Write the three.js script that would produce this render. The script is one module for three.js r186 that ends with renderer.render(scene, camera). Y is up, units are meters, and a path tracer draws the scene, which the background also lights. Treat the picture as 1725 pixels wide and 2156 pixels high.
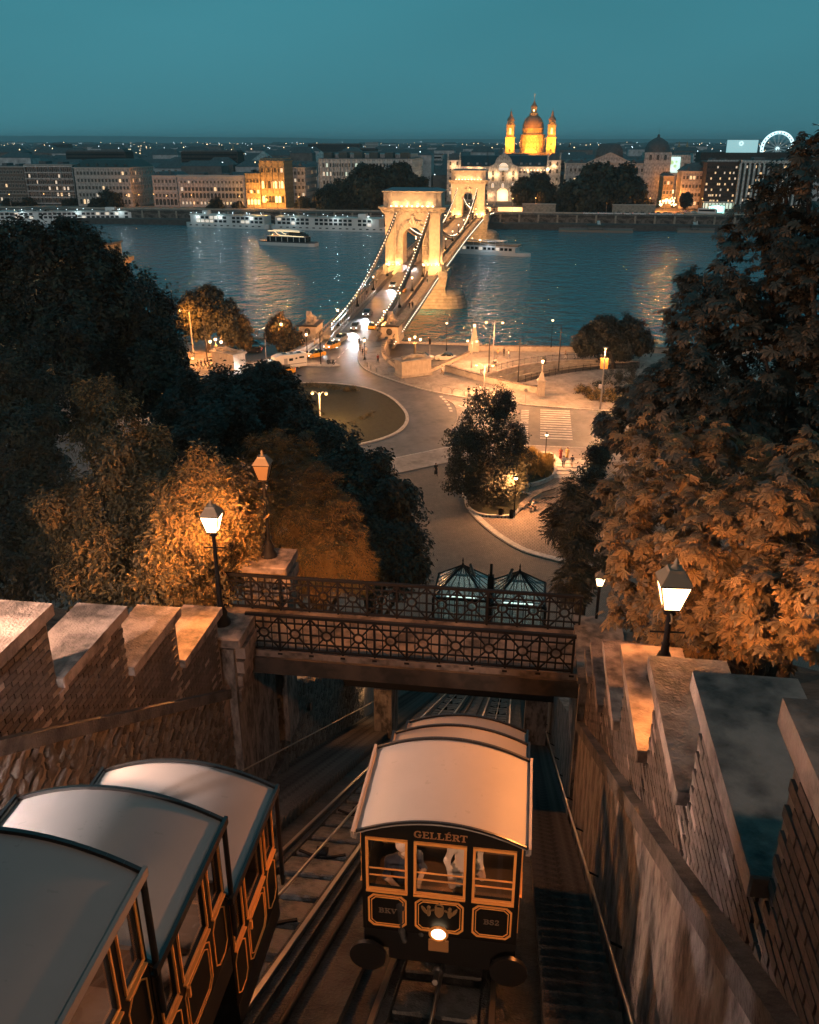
import * as THREE from 'three';
import { mergeGeometries } from 'three/addons/utils/BufferGeometryUtils.js';
import { MarchingCubes } from 'three/addons/objects/MarchingCubes.js';
import { FontLoader } from 'three/addons/loaders/FontLoader.js';
import { TextGeometry } from 'three/addons/geometries/TextGeometry.js';

// ---------- camera, sky, dusk light, exposure ----------
const scene = new THREE.Scene();
const EYE = new THREE.Vector3(0, 41, 0), YAW = 7.95 * Math.PI / 180, PITCH = 23.085 * Math.PI / 180;
const camera = new THREE.PerspectiveCamera(60.917, 0.8, 0.1, 60000);
camera.position.copy(EYE);
camera.lookAt(EYE.x - Math.sin(YAW) * Math.cos(PITCH), EYE.y - Math.sin(PITCH), EYE.z - Math.cos(YAW) * Math.cos(PITCH));
const renderer = new THREE.WebGLRenderer();
renderer.toneMapping = THREE.LinearToneMapping;
renderer.toneMappingExposure = 1;
renderer.shadowMap.enabled = true;

const SKY_LOW = [0.046, 0.180, 0.218], SKY_MID = [0.038, 0.212, 0.268], SKY_TOP = [0.030, 0.195, 0.255];
{
  const skyNoise = tileNoise(64, 404), W = 512, H = 256, d = new Float32Array(W * H * 4);
  for (let j = 0; j < H; j++) for (let i = 0; i < W; i++) {
    const el = ((j + 0.5) / H - 0.5) * 180, az = ((i + 0.5) / W - 0.5) * 2 * Math.PI;
    const a = Math.min(1, Math.max(0, el / 16)), b = Math.min(1, Math.max(0, (el - 16) / 60));
    // a broad, slow change round the horizon (the north-east is a little paler) and faint cloud
    const north = 0.5 + 0.5 * Math.cos(az + 2.25);
    const cl = skyNoise(((i / W) * 32), j / H * 64) * 0.6 + skyNoise(((i / W) * 64), j / H * 192 + 7) * 0.4; const veil = 1 + 0.16 * (cl - 0.5) * Math.min(1, Math.max(0, el / 6)) + 0.02 * Math.sin(az * 5 + el * 0.25) * Math.sin(el * 0.33 + az * 2) + 0.03 * Math.sin(az * 11 - el * 0.5);
    const k = (0.72 + 0.46 * north) * veil, o = (j * W + i) * 4;
    for (let c = 0; c < 3; c++) {
      const low = SKY_LOW[c] + (SKY_MID[c] - SKY_LOW[c]) * Math.pow(a, 0.8);
      d[o + c] = (low + (SKY_TOP[c] - SKY_MID[c]) * b) * k;
    }
    d[o + 3] = 1;
  }
  const t = new THREE.DataTexture(d, W, H, THREE.RGBAFormat, THREE.FloatType);
  t.mapping = THREE.EquirectangularReflectionMapping; t.magFilter = t.minFilter = THREE.LinearFilter; t.needsUpdate = true;
  scene.background = t; scene.environment = t;
}
scene.environmentIntensity = 1; scene.backgroundIntensity = 1;
const dusk = new THREE.DirectionalLight(new THREE.Color().setRGB(1.0, 0.80, 0.72), 0.6);   // the last glow in the west, behind the camera
dusk.position.set(60, 130, 500); dusk.target.position.set(0, 0, -300);
dusk.castShadow = true; dusk.shadow.radius = 60;
Object.assign(dusk.shadow.camera, { left: -700, right: 700, top: 400, bottom: -400, near: 1, far: 3000 });
scene.add(dusk, dusk.target);

// ---------- helpers ----------
const ORD = ['first', 'second', 'third', 'fourth', 'fifth', 'sixth', 'seventh', 'eighth', 'ninth', 'tenth', 'eleventh', 'twelfth', 'thirteenth', 'fourteenth', 'fifteenth', 'sixteenth', 'seventeenth', 'eighteenth', 'nineteenth', 'twentieth'];
const D2R = Math.PI / 180, V3 = (x, y, z) => new THREE.Vector3(x, y, z);
function rng(seed) { let s = seed >>> 0; return () => { s = (s + 0x6d2b79f5) | 0; let t = Math.imul(s ^ (s >>> 15), 1 | s); t = (t + Math.imul(t ^ (t >>> 7), 61 | t)) ^ t; return ((t ^ (t >>> 14)) >>> 0) / 4294967296; }; }
// where the sight line through a point measured in the photograph (1725 wide) meets a level plane, or a plane across the bridge's direction
const FPX = 2657 / 1.44928;
function sight(x, y) {
  const u = (x - 862.5) / FPX, v = -(y - 1078.1) / FPX, up = v * Math.cos(PITCH) - Math.sin(PITCH), fw = Math.cos(PITCH) + v * Math.sin(PITCH);
  return [u * Math.cos(YAW) - fw * Math.sin(YAW), up, -u * Math.sin(YAW) - fw * Math.cos(YAW)];
}
function gr(x, y, Y = 0) { const r = sight(x, y), t = (Y - 41) / r[1]; return V3(r[0] * t, Y, r[2] * t); }
function az(x, y, Z) { const r = sight(x, y), t = Z / r[2]; return V3(r[0] * t, 41 + r[1] * t, Z); }

const used = new Map();
function numbered(name) { const n = used.get(name) || 0; used.set(name, n + 1); return n ? name + '_' + String(n).padStart(3, '0') : name; }
function tag(o, label, category, group, kind) { o.userData = { label, category }; if (group) o.userData.group = group; if (kind) o.userData.kind = kind; return o; }
function thing(name, label, category, pos = [0, 0, 0], turn = 0, group) {
  const o = new THREE.Group(); o.name = numbered(name); scene.add(o);
  o.position.set(...(pos.isVector3 ? pos.toArray() : pos)); o.rotation.y = turn;
  return tag(o, label, category, group);
}
function copy(root, label, pos, turn = 0, group, scale) {
  const c = root.clone(); c.name = numbered(root.name.replace(/_\d{3}$/, '')); scene.add(c);
  c.position.set(...(pos.isVector3 ? pos.toArray() : pos)); c.rotation.y = turn; if (scale) c.scale.setScalar(scale);
  c.userData = { ...root.userData, label: label || root.userData.label }; if (group) c.userData.group = group;
  return c;
}
function sub(name, parent, label) { const g = new THREE.Group(); g.name = name; parent.add(g); if (label) g.userData.label = label; return g; }
// texture coordinates in metres on every face, by its main direction
function metric(g) {
  g = g.index ? g.toNonIndexed() : g;
  const p = g.attributes.position, uv = new Float32Array(p.count * 2), a = V3(), b = V3(), c = V3(), n = V3();
  for (let i = 0; i < p.count; i += 3) {
    a.fromBufferAttribute(p, i); b.fromBufferAttribute(p, i + 1); c.fromBufferAttribute(p, i + 2);
    n.subVectors(b, a).cross(c.clone().sub(a));
    const x = Math.abs(n.x), y = Math.abs(n.y), z = Math.abs(n.z);
    [a, b, c].forEach((v, k) => { const o = (i + k) * 2; if (y >= x && y >= z) { uv[o] = v.x; uv[o + 1] = v.z; } else if (x >= z) { uv[o] = v.z; uv[o + 1] = v.y; } else { uv[o] = v.x; uv[o + 1] = v.y; } });
  }
  g.setAttribute('uv', new THREE.BufferAttribute(uv, 2));
  return g;
}
function clean(g) { g = g.index ? g.toNonIndexed() : g; for (const k of Object.keys(g.attributes)) if (!['position', 'normal', 'uv', 'color'].includes(k)) g.deleteAttribute(k); g.clearGroups(); g.morphAttributes = {}; return g; }
function mass(name, list, geos, mat, parent, kind) { // many placed copies as one mesh (list: pos, q, s, g)
  geos = geos.map((g) => g.index ? g.toNonIndexed() : g); const n = list.reduce((a, p) => a + geos[p.g % geos.length].attributes.position.count, 0), hasUv = geos.every((g) => g.attributes.uv), pos = new Float32Array(n * 3), uv = hasUv ? new Float32Array(n * 2) : null, v = V3(), q0 = new THREE.Quaternion(); let o = 0;
  for (const p of list) { const g = geos[p.g % geos.length], a = g.attributes.position; if (hasUv) uv.set(g.attributes.uv.array, o * 2); for (let i = 0; i < a.count; i++, o++) { v.fromBufferAttribute(a, i); if (p.s) v.multiply(p.s); v.applyQuaternion(p.q || q0).add(p.pos); pos[o * 3] = v.x; pos[o * 3 + 1] = v.y; pos[o * 3 + 2] = v.z; } }
  const g = new THREE.BufferGeometry(); g.setAttribute('position', new THREE.BufferAttribute(pos, 3)); if (hasUv) g.setAttribute('uv', new THREE.BufferAttribute(uv, 2));
  return mesh(name, g, mat, parent, { metric: false, kind });
}
function join(list) {
  list = list.flat(9).filter(Boolean).map(clean);
  if (list.length > 1) { const col = list.every((g) => g.attributes.color); list.forEach((g) => { if (!col && g.attributes.color) g.deleteAttribute('color'); if (!g.attributes.uv) g.setAttribute('uv', new THREE.BufferAttribute(new Float32Array(g.attributes.position.count * 2), 2)); if (!g.attributes.normal) g.computeVertexNormals(); }); }
  return list.length === 1 ? list[0] : mergeGeometries(list);
}
function mesh(name, geos, mat, parent = scene, opt = {}) {
  let g = Array.isArray(geos) ? join(geos) : geos;
  if (opt.metric !== false && (mat.userData?.metric)) g = metric(g);
  const m = new THREE.Mesh(g, mat); m.name = parent === scene ? numbered(name) : name;
  m.castShadow = m.receiveShadow = true; parent.add(m);
  if (opt.label) m.userData.label = opt.label; if (opt.kind) m.userData.kind = opt.kind;
  return m;
}
function struct(name, geos, mat) { const m = mesh(name, geos, mat); m.userData.kind = 'structure'; return m; }
const box = (w, h, d, x = 0, y = 0, z = 0, ry = 0) => { const g = new THREE.BoxGeometry(w, h, d); if (ry) g.rotateY(ry); return g.translate(x, y, z); };
// box standing on y
const slab = (x0, x1, y0, y1, z0, z1) => box(x1 - x0, y1 - y0, z1 - z0, (x0 + x1) / 2, (y0 + y1) / 2, (z0 + z1) / 2);
const cyl = (r0, r1, h, x = 0, y = 0, z = 0, n = 12) => new THREE.CylinderGeometry(r1, r0, h, n).translate(x, y + h / 2, z);
const ball = (r, x = 0, y = 0, z = 0, n = 10) => new THREE.SphereGeometry(r, n, Math.max(4, n - 2)).translate(x, y, z);
const lathe = (pts, n = 14) => new THREE.LatheGeometry(pts.map((p) => new THREE.Vector2(p[0], p[1])), n);
function bar(a, b, w, d = w) { // a square bar from a to b
  const va = V3(...a), vb = V3(...b), L = va.distanceTo(vb), g = new THREE.BoxGeometry(w, d, L);
  g.lookAt(vb.clone().sub(va)); return g.translate((va.x + vb.x) / 2, (va.y + vb.y) / 2, (va.z + vb.z) / 2);
}
function rod(a, b, r0, r1 = r0, n = 8) {
  const va = V3(...a), vb = V3(...b), L = va.distanceTo(vb), g = new THREE.CylinderGeometry(r1, r0, L, n);
  g.applyQuaternion(new THREE.Quaternion().setFromUnitVectors(V3(0, 1, 0), vb.clone().sub(va).normalize()));
  return g.translate((va.x + vb.x) / 2, (va.y + vb.y) / 2, (va.z + vb.z) / 2);
}
const tube = (pts, r, seg = 20, n = 6, closed = false) => new THREE.TubeGeometry(new THREE.CatmullRomCurve3(pts.map((p) => p.isVector3 ? p : V3(...p)), closed), seg, r, n, closed);
// prism between two rectangles (centre x,z; half sizes)
function taper(w0, d0, y0, w1, d1, y1, x = 0, z = 0) {
  const g = new THREE.CylinderGeometry(Math.SQRT1_2, Math.SQRT1_2, 1, 4, 1).toNonIndexed(); g.rotateY(Math.PI / 4);
  const p = g.attributes.position;
  for (let i = 0; i < p.count; i++) { const t = p.getY(i) + 0.5; p.setXYZ(i, p.getX(i) * (w0 + (w1 - w0) * t), y0 + (y1 - y0) * t, p.getZ(i) * (d0 + (d1 - d0) * t)); }
  g.computeVertexNormals(); return g.translate(x, 0, z);
}
// a polygon on the ground (list of [x, z]) as a slab between two heights
function plate(pts, y0, y1, holes = []) {
  const s = new THREE.Shape(pts.map((p) => new THREE.Vector2(p[0] ?? p.x, -(p[1] ?? p.z))));
  for (const h of holes) s.holes.push(new THREE.Path(h.map((p) => new THREE.Vector2(p[0] ?? p.x, -(p[1] ?? p.z)))));
  const g = y1 - y0 < 1e-6 ? new THREE.ShapeGeometry(s) : new THREE.ExtrudeGeometry(s, { depth: y1 - y0, bevelEnabled: false });
  g.rotateX(-Math.PI / 2); return g.translate(0, y0, 0);
}
const xz = (v) => [v.x, v.z];
const gp = (list, Y = 0) => list.map(([x, y]) => xz(gr(x, y, Y)));
const smooth = (pts, n = 60, closed = true) => new THREE.CatmullRomCurve3(pts.map((p) => V3(p[0], 0, p[1])), closed, 'centripetal').getPoints(n).slice(0, closed ? -1 : undefined).map(xz);
// a strip along a line of [x,z], from offset a to offset b to its left, between heights
function strip(pts, a, b, y0, y1, closed = false) {
  const n = pts.length, out = [[], []], yy = (y, i) => typeof y === 'function' ? y(i / (n - 1)) : y, pos = [];
  for (let i = 0; i < n; i++) {
    const p = pts[closed ? (i + n - 1) % n : Math.max(0, i - 1)], q = pts[closed ? (i + 1) % n : Math.min(n - 1, i + 1)];
    const tx = q[0] - p[0], tz = q[1] - p[1], L = Math.hypot(tx, tz) || 1, nx = tz / L, nz = -tx / L;
    out[0].push([pts[i][0] + nx * a, pts[i][1] + nz * a]); out[1].push([pts[i][0] + nx * b, pts[i][1] + nz * b]);
  }
  const quad = (A, B, C, E) => pos.push(...A, ...B, ...C, ...A, ...C, ...E);
  for (let i = 0; i < (closed ? n : n - 1); i++) {
    const j = (i + 1) % n, f = (k, m, y) => [out[k][m][0], yy(y, m), out[k][m][1]];
    quad(f(0, i, y1), f(0, j, y1), f(1, j, y1), f(1, i, y1));
    if (y1 !== y0) { quad(f(0, i, y0), f(0, j, y0), f(0, j, y1), f(0, i, y1)); quad(f(1, j, y0), f(1, i, y0), f(1, i, y1), f(1, j, y1)); }
  }
  const g = new THREE.BufferGeometry(); g.setAttribute('position', new THREE.Float32BufferAttribute(pos, 3)); g.computeVertexNormals(); return g;
}

// ---------- textures ----------
function tileNoise(n, seed) { const r = rng(seed), g = new Float32Array(n * n); for (let i = 0; i < n * n; i++) g[i] = r(); return (x, y) => { const xi = Math.floor(x), yi = Math.floor(y), fx = x - xi, fy = y - yi, s = fx * fx * (3 - 2 * fx), t = fy * fy * (3 - 2 * fy), m = (a, b) => g[((b % n + n) % n) * n + ((a % n + n) % n)]; return (m(xi, yi) * (1 - s) + m(xi + 1, yi) * s) * (1 - t) + (m(xi, yi + 1) * (1 - s) + m(xi + 1, yi + 1) * s) * t; }; }
function fbm(size, base, oct, seed, sx = 1, sy = 1) {
  const out = new Float32Array(size * size); let tot = 0;
  for (let o = 0, a = 1, f = base; o < oct; o++, a *= 0.55, f *= 2) { const nz = tileNoise(f, seed + o * 17); tot += a; for (let j = 0; j < size; j++) for (let i = 0; i < size; i++) out[j * size + i] += a * nz(i / size * f * sx, j / size * f * sy); }
  for (let i = 0; i < out.length; i++) out[i] /= tot; return out;
}
function tex(size, f, metres, srgb = false) {
  const d = new Uint8Array(size * size * 4);
  for (let i = 0; i < size * size; i++) { const v = f(i, i % size, Math.floor(i / size)); for (let c = 0; c < 3; c++) d[i * 4 + c] = Math.max(0, Math.min(255, 255 * (Array.isArray(v) ? v[c] : v))); d[i * 4 + 3] = 255; }
  const t = new THREE.DataTexture(d, size, size); t.wrapS = t.wrapT = THREE.RepeatWrapping; t.magFilter = THREE.LinearFilter; t.minFilter = THREE.LinearMipmapLinearFilter; t.repeat.set(1 / metres, 1 / metres);
  if (srgb) t.colorSpace = THREE.SRGBColorSpace; t.needsUpdate = true; return t;
}
const re = (t, m, my = m) => { const c = t.clone(); c.repeat.set(1 / m, 1 / my); c.needsUpdate = true; return c; };
const nA = fbm(512, 4, 7, 11), nB = fbm(512, 8, 6, 37), nC = fbm(512, 16, 5, 91);
const T_grain = tex(512, (i) => 0.62 + 0.62 * (nB[i] - 0.5) + 0.5 * (nA[i] - 0.5) + 0.05, 3);       // worn, blotchy: a multiplier of colour
const T_stain = tex(512, (i) => { const s = Math.max(0, Math.min(1, (nA[i] - 0.38) * 4.2)); return 0.25 + 0.65 * s + 0.5 * (nC[i] - 0.5); }, 4);
const T_bump = tex(512, (i) => nC[i], 1.2), T_bumpL = tex(512, (i) => nA[i], 3);
const nS = fbm(512, 8, 5, 53, 4, 1);
const T_streak = tex(512, (i) => 0.6 + 1.1 * (nS[i] - 0.5) + 0.4 * (nB[i] - 0.5), 4);
const nW = fbm(512, 8, 6, 71, 1, 1);
const T_soft = tex(512, (i) => 0.80 + 0.34 * (nS[i] - 0.5) + 0.2 * (nB[i] - 0.5), 4);
const T_wave = tex(512, (i) => { const a = 1 - Math.abs(2 * nW[i] - 1), b = nC[i]; return 0.65 * a * a + 0.35 * b; }, 14);
const T_setts = tex(512, (i, x, y) => { const r = Math.floor(y / 32), ox = x + (r % 2) * 16 + 3 * Math.sin(r * 2.3); const fx = (ox % 32 + 32) % 32, fy = y % 32, e = Math.min(fx, 32 - fx, fy, 32 - fy); return (e < 3 ? 0.35 : 0.75 + 0.5 * (nC[i] - 0.5)) * (0.75 + 0.5 * nA[i]); }, 2);
const T_asph = tex(512, (i) => 0.72 + 0.9 * (nA[i] - 0.5) + 0.35 * (nC[i] - 0.5), 9);
const T_roof = tex(512, (i) => 0.92 + 0.12 * (nA[i] - 0.5) - (nC[i] > 0.74 && nA[i] > 0.56 ? 0.12 : 0), 1.6);

// ---------- materials (linear base colours) ----------
function std(name, c, rough = 0.8, o = {}) {
  const { metric: met, ...rest } = o;
  const m = new (o.transmission || o.clearcoat || o.sheen || o.specularIntensity ? THREE.MeshPhysicalMaterial : THREE.MeshStandardMaterial)({ roughness: rough, side: THREE.DoubleSide, ...rest });
  m.color.setRGB(...c); m.name = name; m.userData.metric = met ?? !!(o.map || o.bumpMap); return m;
}
const glow = (name, c, k) => { const m = std(name, [0.8, 0.8, 0.8], 0.5); m.emissive.setRGB(...c); m.emissiveIntensity = k; return m; };
const SQ = [1.0, 0.415, 0.15], WARM = [1.0, 0.375, 0.095], AMBER = [1.0, 0.31, 0.045], PALE = [1.0, 0.58, 0.42], LED = [1.0, 0.80, 0.58];
const M = {
  limestone: std('limestone', [0.52, 0.45, 0.36], 0.85, { map: re(T_soft, 9, 5), bumpMap: re(T_bump, 2), bumpScale: 0.03 }),
  limeTrim: std('limestone_trim', [0.52, 0.46, 0.38], 0.8, { map: re(T_grain, 6), bumpMap: re(T_bump, 1.5), bumpScale: 0.03 }),
  pierStone: std('pier_stone', [0.42, 0.37, 0.30], 0.85, { map: re(T_grain, 7), bumpMap: re(T_bump, 2), bumpScale: 0.05 }),
  wallStone: std('old_wall_plaster', [0.15, 0.135, 0.125], 0.95, { map: re(T_stain, 1.0, 2.3), bumpMap: re(T_bumpL, 0.7), bumpScale: 0.07 }),
  capStone: std('cap_stone', [0.20, 0.165, 0.145], 0.8, { map: re(T_stain, 2.2), bumpMap: re(T_bump, 0.5), bumpScale: 0.012 }),
  mortar: std('mortar', [0.20, 0.18, 0.165], 0.95, { map: re(T_grain, 1.7), bumpMap: re(T_bump, 0.5), bumpScale: 0.02 }),
  brick: std('brick', [0.085, 0.062, 0.050], 0.9, { map: re(T_grain, 0.9), bumpMap: re(T_bump, 0.3), bumpScale: 0.006 }),
  rubble: std('rubble_stone', [0.14, 0.118, 0.10], 0.9, { map: re(T_grain, 0.8), bumpMap: re(T_bump, 0.35), bumpScale: 0.02 }),
  concrete: std('concrete', [0.26, 0.24, 0.22], 0.9, { map: re(T_stain, 2.5), bumpMap: re(T_bump, 0.8), bumpScale: 0.012 }),
  steps: std('stone_steps', [0.060, 0.054, 0.050], 0.9, { map: re(T_stain, 1.9), bumpMap: re(T_bump, 0.5), bumpScale: 0.02 }),
  trackbed: std('track_bed', [0.038, 0.036, 0.035], 0.9, { map: re(T_stain, 2.3), bumpMap: re(T_bump, 0.5), bumpScale: 0.03 }),
  asphalt: std('asphalt', [0.135, 0.13, 0.13], 0.6, { map: T_asph, bumpMap: re(T_bump, 0.6), bumpScale: 0.008 }),
  paving: std('paving', [0.33, 0.29, 0.26], 0.8, { map: re(T_asph, 6), bumpMap: re(T_bump, 0.8), bumpScale: 0.006 }),
  setts: std('setts', [0.17, 0.145, 0.125], 0.8, { map: re(T_setts, 3.4), bumpMap: re(T_setts, 3.4), bumpScale: 0.03 }),
  pavers: std('pavers', [0.26, 0.20, 0.16], 0.8, { map: re(T_setts, 6.4), bumpMap: re(T_setts, 6.4), bumpScale: 0.03 }),
  paint: std('road_paint', [0.62, 0.60, 0.56], 0.7, { map: re(T_asph, 3) }),
  kerb: std('kerb_stone', [0.58, 0.54, 0.49], 0.8, { map: re(T_grain, 2) }),
  grass: std('lawn', [0.030, 0.032, 0.012], 0.95, { map: re(T_grain, 3), bumpMap: re(T_bump, 0.4), bumpScale: 0.04 }),
  soil: std('hillside_soil', [0.020, 0.018, 0.014], 1, { map: re(T_grain, 4), bumpMap: re(T_bumpL, 2), bumpScale: 0.2 }),
  iron: std('black_iron', [0.007, 0.007, 0.008], 0.6, { specularIntensity: 0.15 }),
  steel: std('rail_steel', [0.22, 0.20, 0.19], 0.35, { metalness: 0.9 }),
  pole: std('grey_pole', [0.30, 0.28, 0.26], 0.6),
  girder: std('bridge_girder', [0.19, 0.155, 0.12], 0.6),
  darkSteel: std('chain_steel', [0.035, 0.033, 0.032], 0.5, { metalness: 0.3 }),
  bronze: std('weathered_bronze', [0.10, 0.085, 0.06], 0.6),
  lionStone: std('lion_stone', [0.46, 0.40, 0.33], 0.85, { map: re(T_grain, 1.5) }),
  trunk: std('bark', [0.05, 0.038, 0.03], 0.95, { map: re(T_streak, 1.2), bumpMap: re(T_bump, 0.4), bumpScale: 0.04 }),
  trunkPale: std('pale_bark', [0.12, 0.10, 0.08], 0.95, { map: re(T_streak, 1.2) }),
  water: std('river_water', [0.030, 0.165, 0.210], 0.13, { bumpMap: re(T_wave, 52), bumpScale: 1.7 }),
  glass: std('dark_glass', [0.012, 0.016, 0.020], 0.12),
  black: std('black_lacquer', [0.010, 0.009, 0.009], 0.35),
  rubber: std('rubber', [0.012, 0.012, 0.012], 0.8),
  white: std('white_paint', [0.72, 0.71, 0.68], 0.35),
  lampGlass: glow('lamp_glass', [1.0, 0.66, 0.34], 7),
  lampAmber: glow('amber_lamp_glass', [1.0, 0.50, 0.14], 9),
  led: glow('led_bulb', LED, 5.5),
  ledPale: glow('pale_led', [0.75, 0.92, 1.0], 4),
  headlight: glow('headlight_lens', [0.9, 0.95, 1.0], 14),
  tail: glow('tail_light_lens', [1.0, 0.06, 0.02], 3),
  litWarm: glow('lit_window_warm', [1.0, 0.50, 0.16], 1.5),
  litPale: glow('lit_window_pale', [0.85, 0.95, 0.80], 0.8),
};
const EL = { lights: 0 };
function lamp(pos, color, I, size = 6, parent = scene) {
  const l = new THREE.PointLight(new THREE.Color().setRGB(...color), I); l.position.set(...(pos.isVector3 ? pos.toArray() : pos));
  l.castShadow = true; l.shadow.radius = size; l.name = 'lamp_light'; parent.add(l); EL.lights++; return l;
}
function spot(pos, at, color, I, deg, soft = 0.6, size = 10) {
  const l = new THREE.SpotLight(new THREE.Color().setRGB(...color), I, 0, deg * D2R, soft); l.position.set(...pos); l.target.position.set(...at);
  l.castShadow = true; l.shadow.radius = size; l.name = 'flood_light'; scene.add(l, l.target); EL.lights++; return l;
}
// ================= THE SETTING =================
const ax = (x, y, X) => { const r = sight(x, y), t = X / r[0]; return V3(X, 41 + r[1] * t, r[2] * t); };
const TR = (z) => 35.2 + 0.5867 * z;                       // height of the funicular's track bed
const sidePlate = (zy, x0, x1) => { const s = new THREE.Shape(zy.map(([z, y]) => new THREE.Vector2(-z, y))); const g = new THREE.ExtrudeGeometry(s, { depth: x1 - x0, bevelEnabled: false }); g.rotateY(Math.PI / 2); return g.translate(x0, 0, 0); };
{ // river
  const g = new THREE.PlaneGeometry(6000, 800, 1, 1).rotateX(-Math.PI / 2).translate(0, -8, -500);
  struct('river', g, M.water);
}
// right half of the bridgehead, mirrored to the left about the bridge's axis (x = -38.9)
const cutR = [[-31.2, -193], [-30.2, -177], [-27.6, -169.5], [-24.4, -163.6], [-20.6, -160.4], [-18.9, -160.5], [-12.9, -179], [-11.3, -185]];
const cutL = cutR.map(([x, z]) => [-77.8 - x, z]).reverse();
const quayR = [[22, -186.8], [60, -190], [140, -202], [400, -246], [900, -330]];
const quayL = [[-900, -330], [-400, -240], [-150, -208], [-90, -196]];
const tramOut = gp([[1012, 792], [1060, 778], [1105, 768], [1150, 762], [1200, 758.5], [1270, 757], [1345, 757]]), tramIn = gp([[1106, 806], [1145, 796], [1200, 786], [1268, 779], [1345, 777]]);
const trench = [...tramOut, ...tramIn.slice().reverse(), ...gp([[1060, 812], [1020, 806]])];
struct('ground', plate([[-900, -54], [-900, -120], ...quayL, ...cutL, ...cutR, ...quayR, [900, -120], [900, -54]], -9, 0, [trench]), M.asphalt);
for (const [c, s] of [[cutR, 0], [cutL, 1]]) {
  const lo = s ? [[-66.4, -203], [-66.6, -150], [-46, -150], [-46, -203]] : [[-31.8, -203], [-31.8, -150], [-11.2, -150], [-11.2, -203]];
  struct(s ? 'lower_quay_left' : 'lower_quay_right', plate(lo, -9, -3), M.asphalt);
  struct(s ? 'quay_kerb_left' : 'quay_kerb_right', slab(lo[0][0], lo[2][0], -3, -2.5, -203.02, -202.3), M.kerb);
}
{ // stone facing of the embankment and its parapets
  const line = [[-11.3, -184.05], ...quayR];
  struct('embankment_wall_right', strip(line, 0.25, -0.35, -9, -0.05), M.pierStone);
  struct('embankment_wall_left', strip([...quayL, [-66.4, -185]], 0.25, -0.35, -9, -0.05), M.pierStone);
}
function parapet(name, label, pts, h, w = 0.5) {
  const t = thing(name, label, 'wall');
  mesh('wall', strip(pts, -w / 2, w / 2, 0.1, h), M.limeTrim, t); mesh('coping', strip(pts, -w / 2 - 0.08, w / 2 + 0.08, h, h + 0.16), M.capStone, t); return t;
}
parapet('promenade_parapet', 'long low stone parapet along the riverside promenade beyond the tram curve', [[-11.3, -183.4], [22, -186.1], [60, -189.3], [140, -201.3]], 1.15);
parapet('ramp_parapet', 'low stone wall along the ramp down to the quay beside the two white parked cars', [[-19.6, -161.5], [-12.6, -179.2]], 0.75, 0.4);
parapet('bridgehead_parapet', 'curved low stone parapet sweeping from the right lion to the carved block', smooth([[-31.6, -190], [-30.3, -177], [-27.5, -169.3], [-24.3, -163.4], [-21.8, -161]], 24, false), 1.0);
parapet('bridgehead_parapet', 'curved low stone parapet behind the white motorhome, below the left lion', smooth([[-46.4, -190], [-47.6, -177], [-50.3, -169.3], [-53.5, -163.4], [-56, -161]], 24, false), 1.0);
parapet('underpass_parapet', 'pale low stone wall before the sunken tram tracks, ending at the lantern pier', smooth(gp([[940, 783], [1000, 800], [1060, 815], [1100, 824], [1132, 829]]), 20, false), 1.25, 0.6);
parapet('underpass_parapet', 'pale curved wall above the sunken road at the left edge of the square', smooth([[-84, -166], [-76, -163], [-69, -158], [-62, -153]], 20, false), 1.6, 0.6);
// paving north of the kerb, with the promenade
const kerbN = gp([[757, 760], [775, 780], [828, 800], [900, 822], [948, 832], [1008, 841], [1098, 852], [1263, 864]]);
const kerbLine = [[-36.6, -190], ...kerbN, [60, -143], [200, -140]];
struct('pavement_north', plate([...smooth(kerbLine, 70, false), [200, -205], [140, -202], ...quayR.slice(0, 2).reverse(), [-11.3, -184], [-12.9, -179], [-18.9, -160.5], [-20.6, -160.4], [-24.4, -163.6], [-27.6, -169.5], [-30.2, -177], [-31, -190]], 0.002, 0.13, [trench]), M.paving);
struct('kerb_north', strip(smooth(kerbLine, 90, false), 0.02, -0.3, 0.004, 0.15), M.kerb);
{ // left pavement along the bridge road
  const k = [[-46.2, -190], [-46.6, -178], [-49.3, -169], [-52.4, -162.4], [-56, -157.5], [-66, -152], [-90, -150]];
  struct('pavement_west', plate([...smooth(k, 40, false), [-90, -185], [-66.5, -185], [-64.9, -179], [-58.9, -160.5], [-57.2, -160.4], [-53.4, -163.6], [-50.2, -169.5], [-47.6, -177], [-46.9, -190]].reverse(), 0.002, 0.13), M.paving);
  struct('kerb_west', strip(smooth(k, 60, false), -0.02, 0.3, 0.004, 0.15), M.kerb);
}
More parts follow.
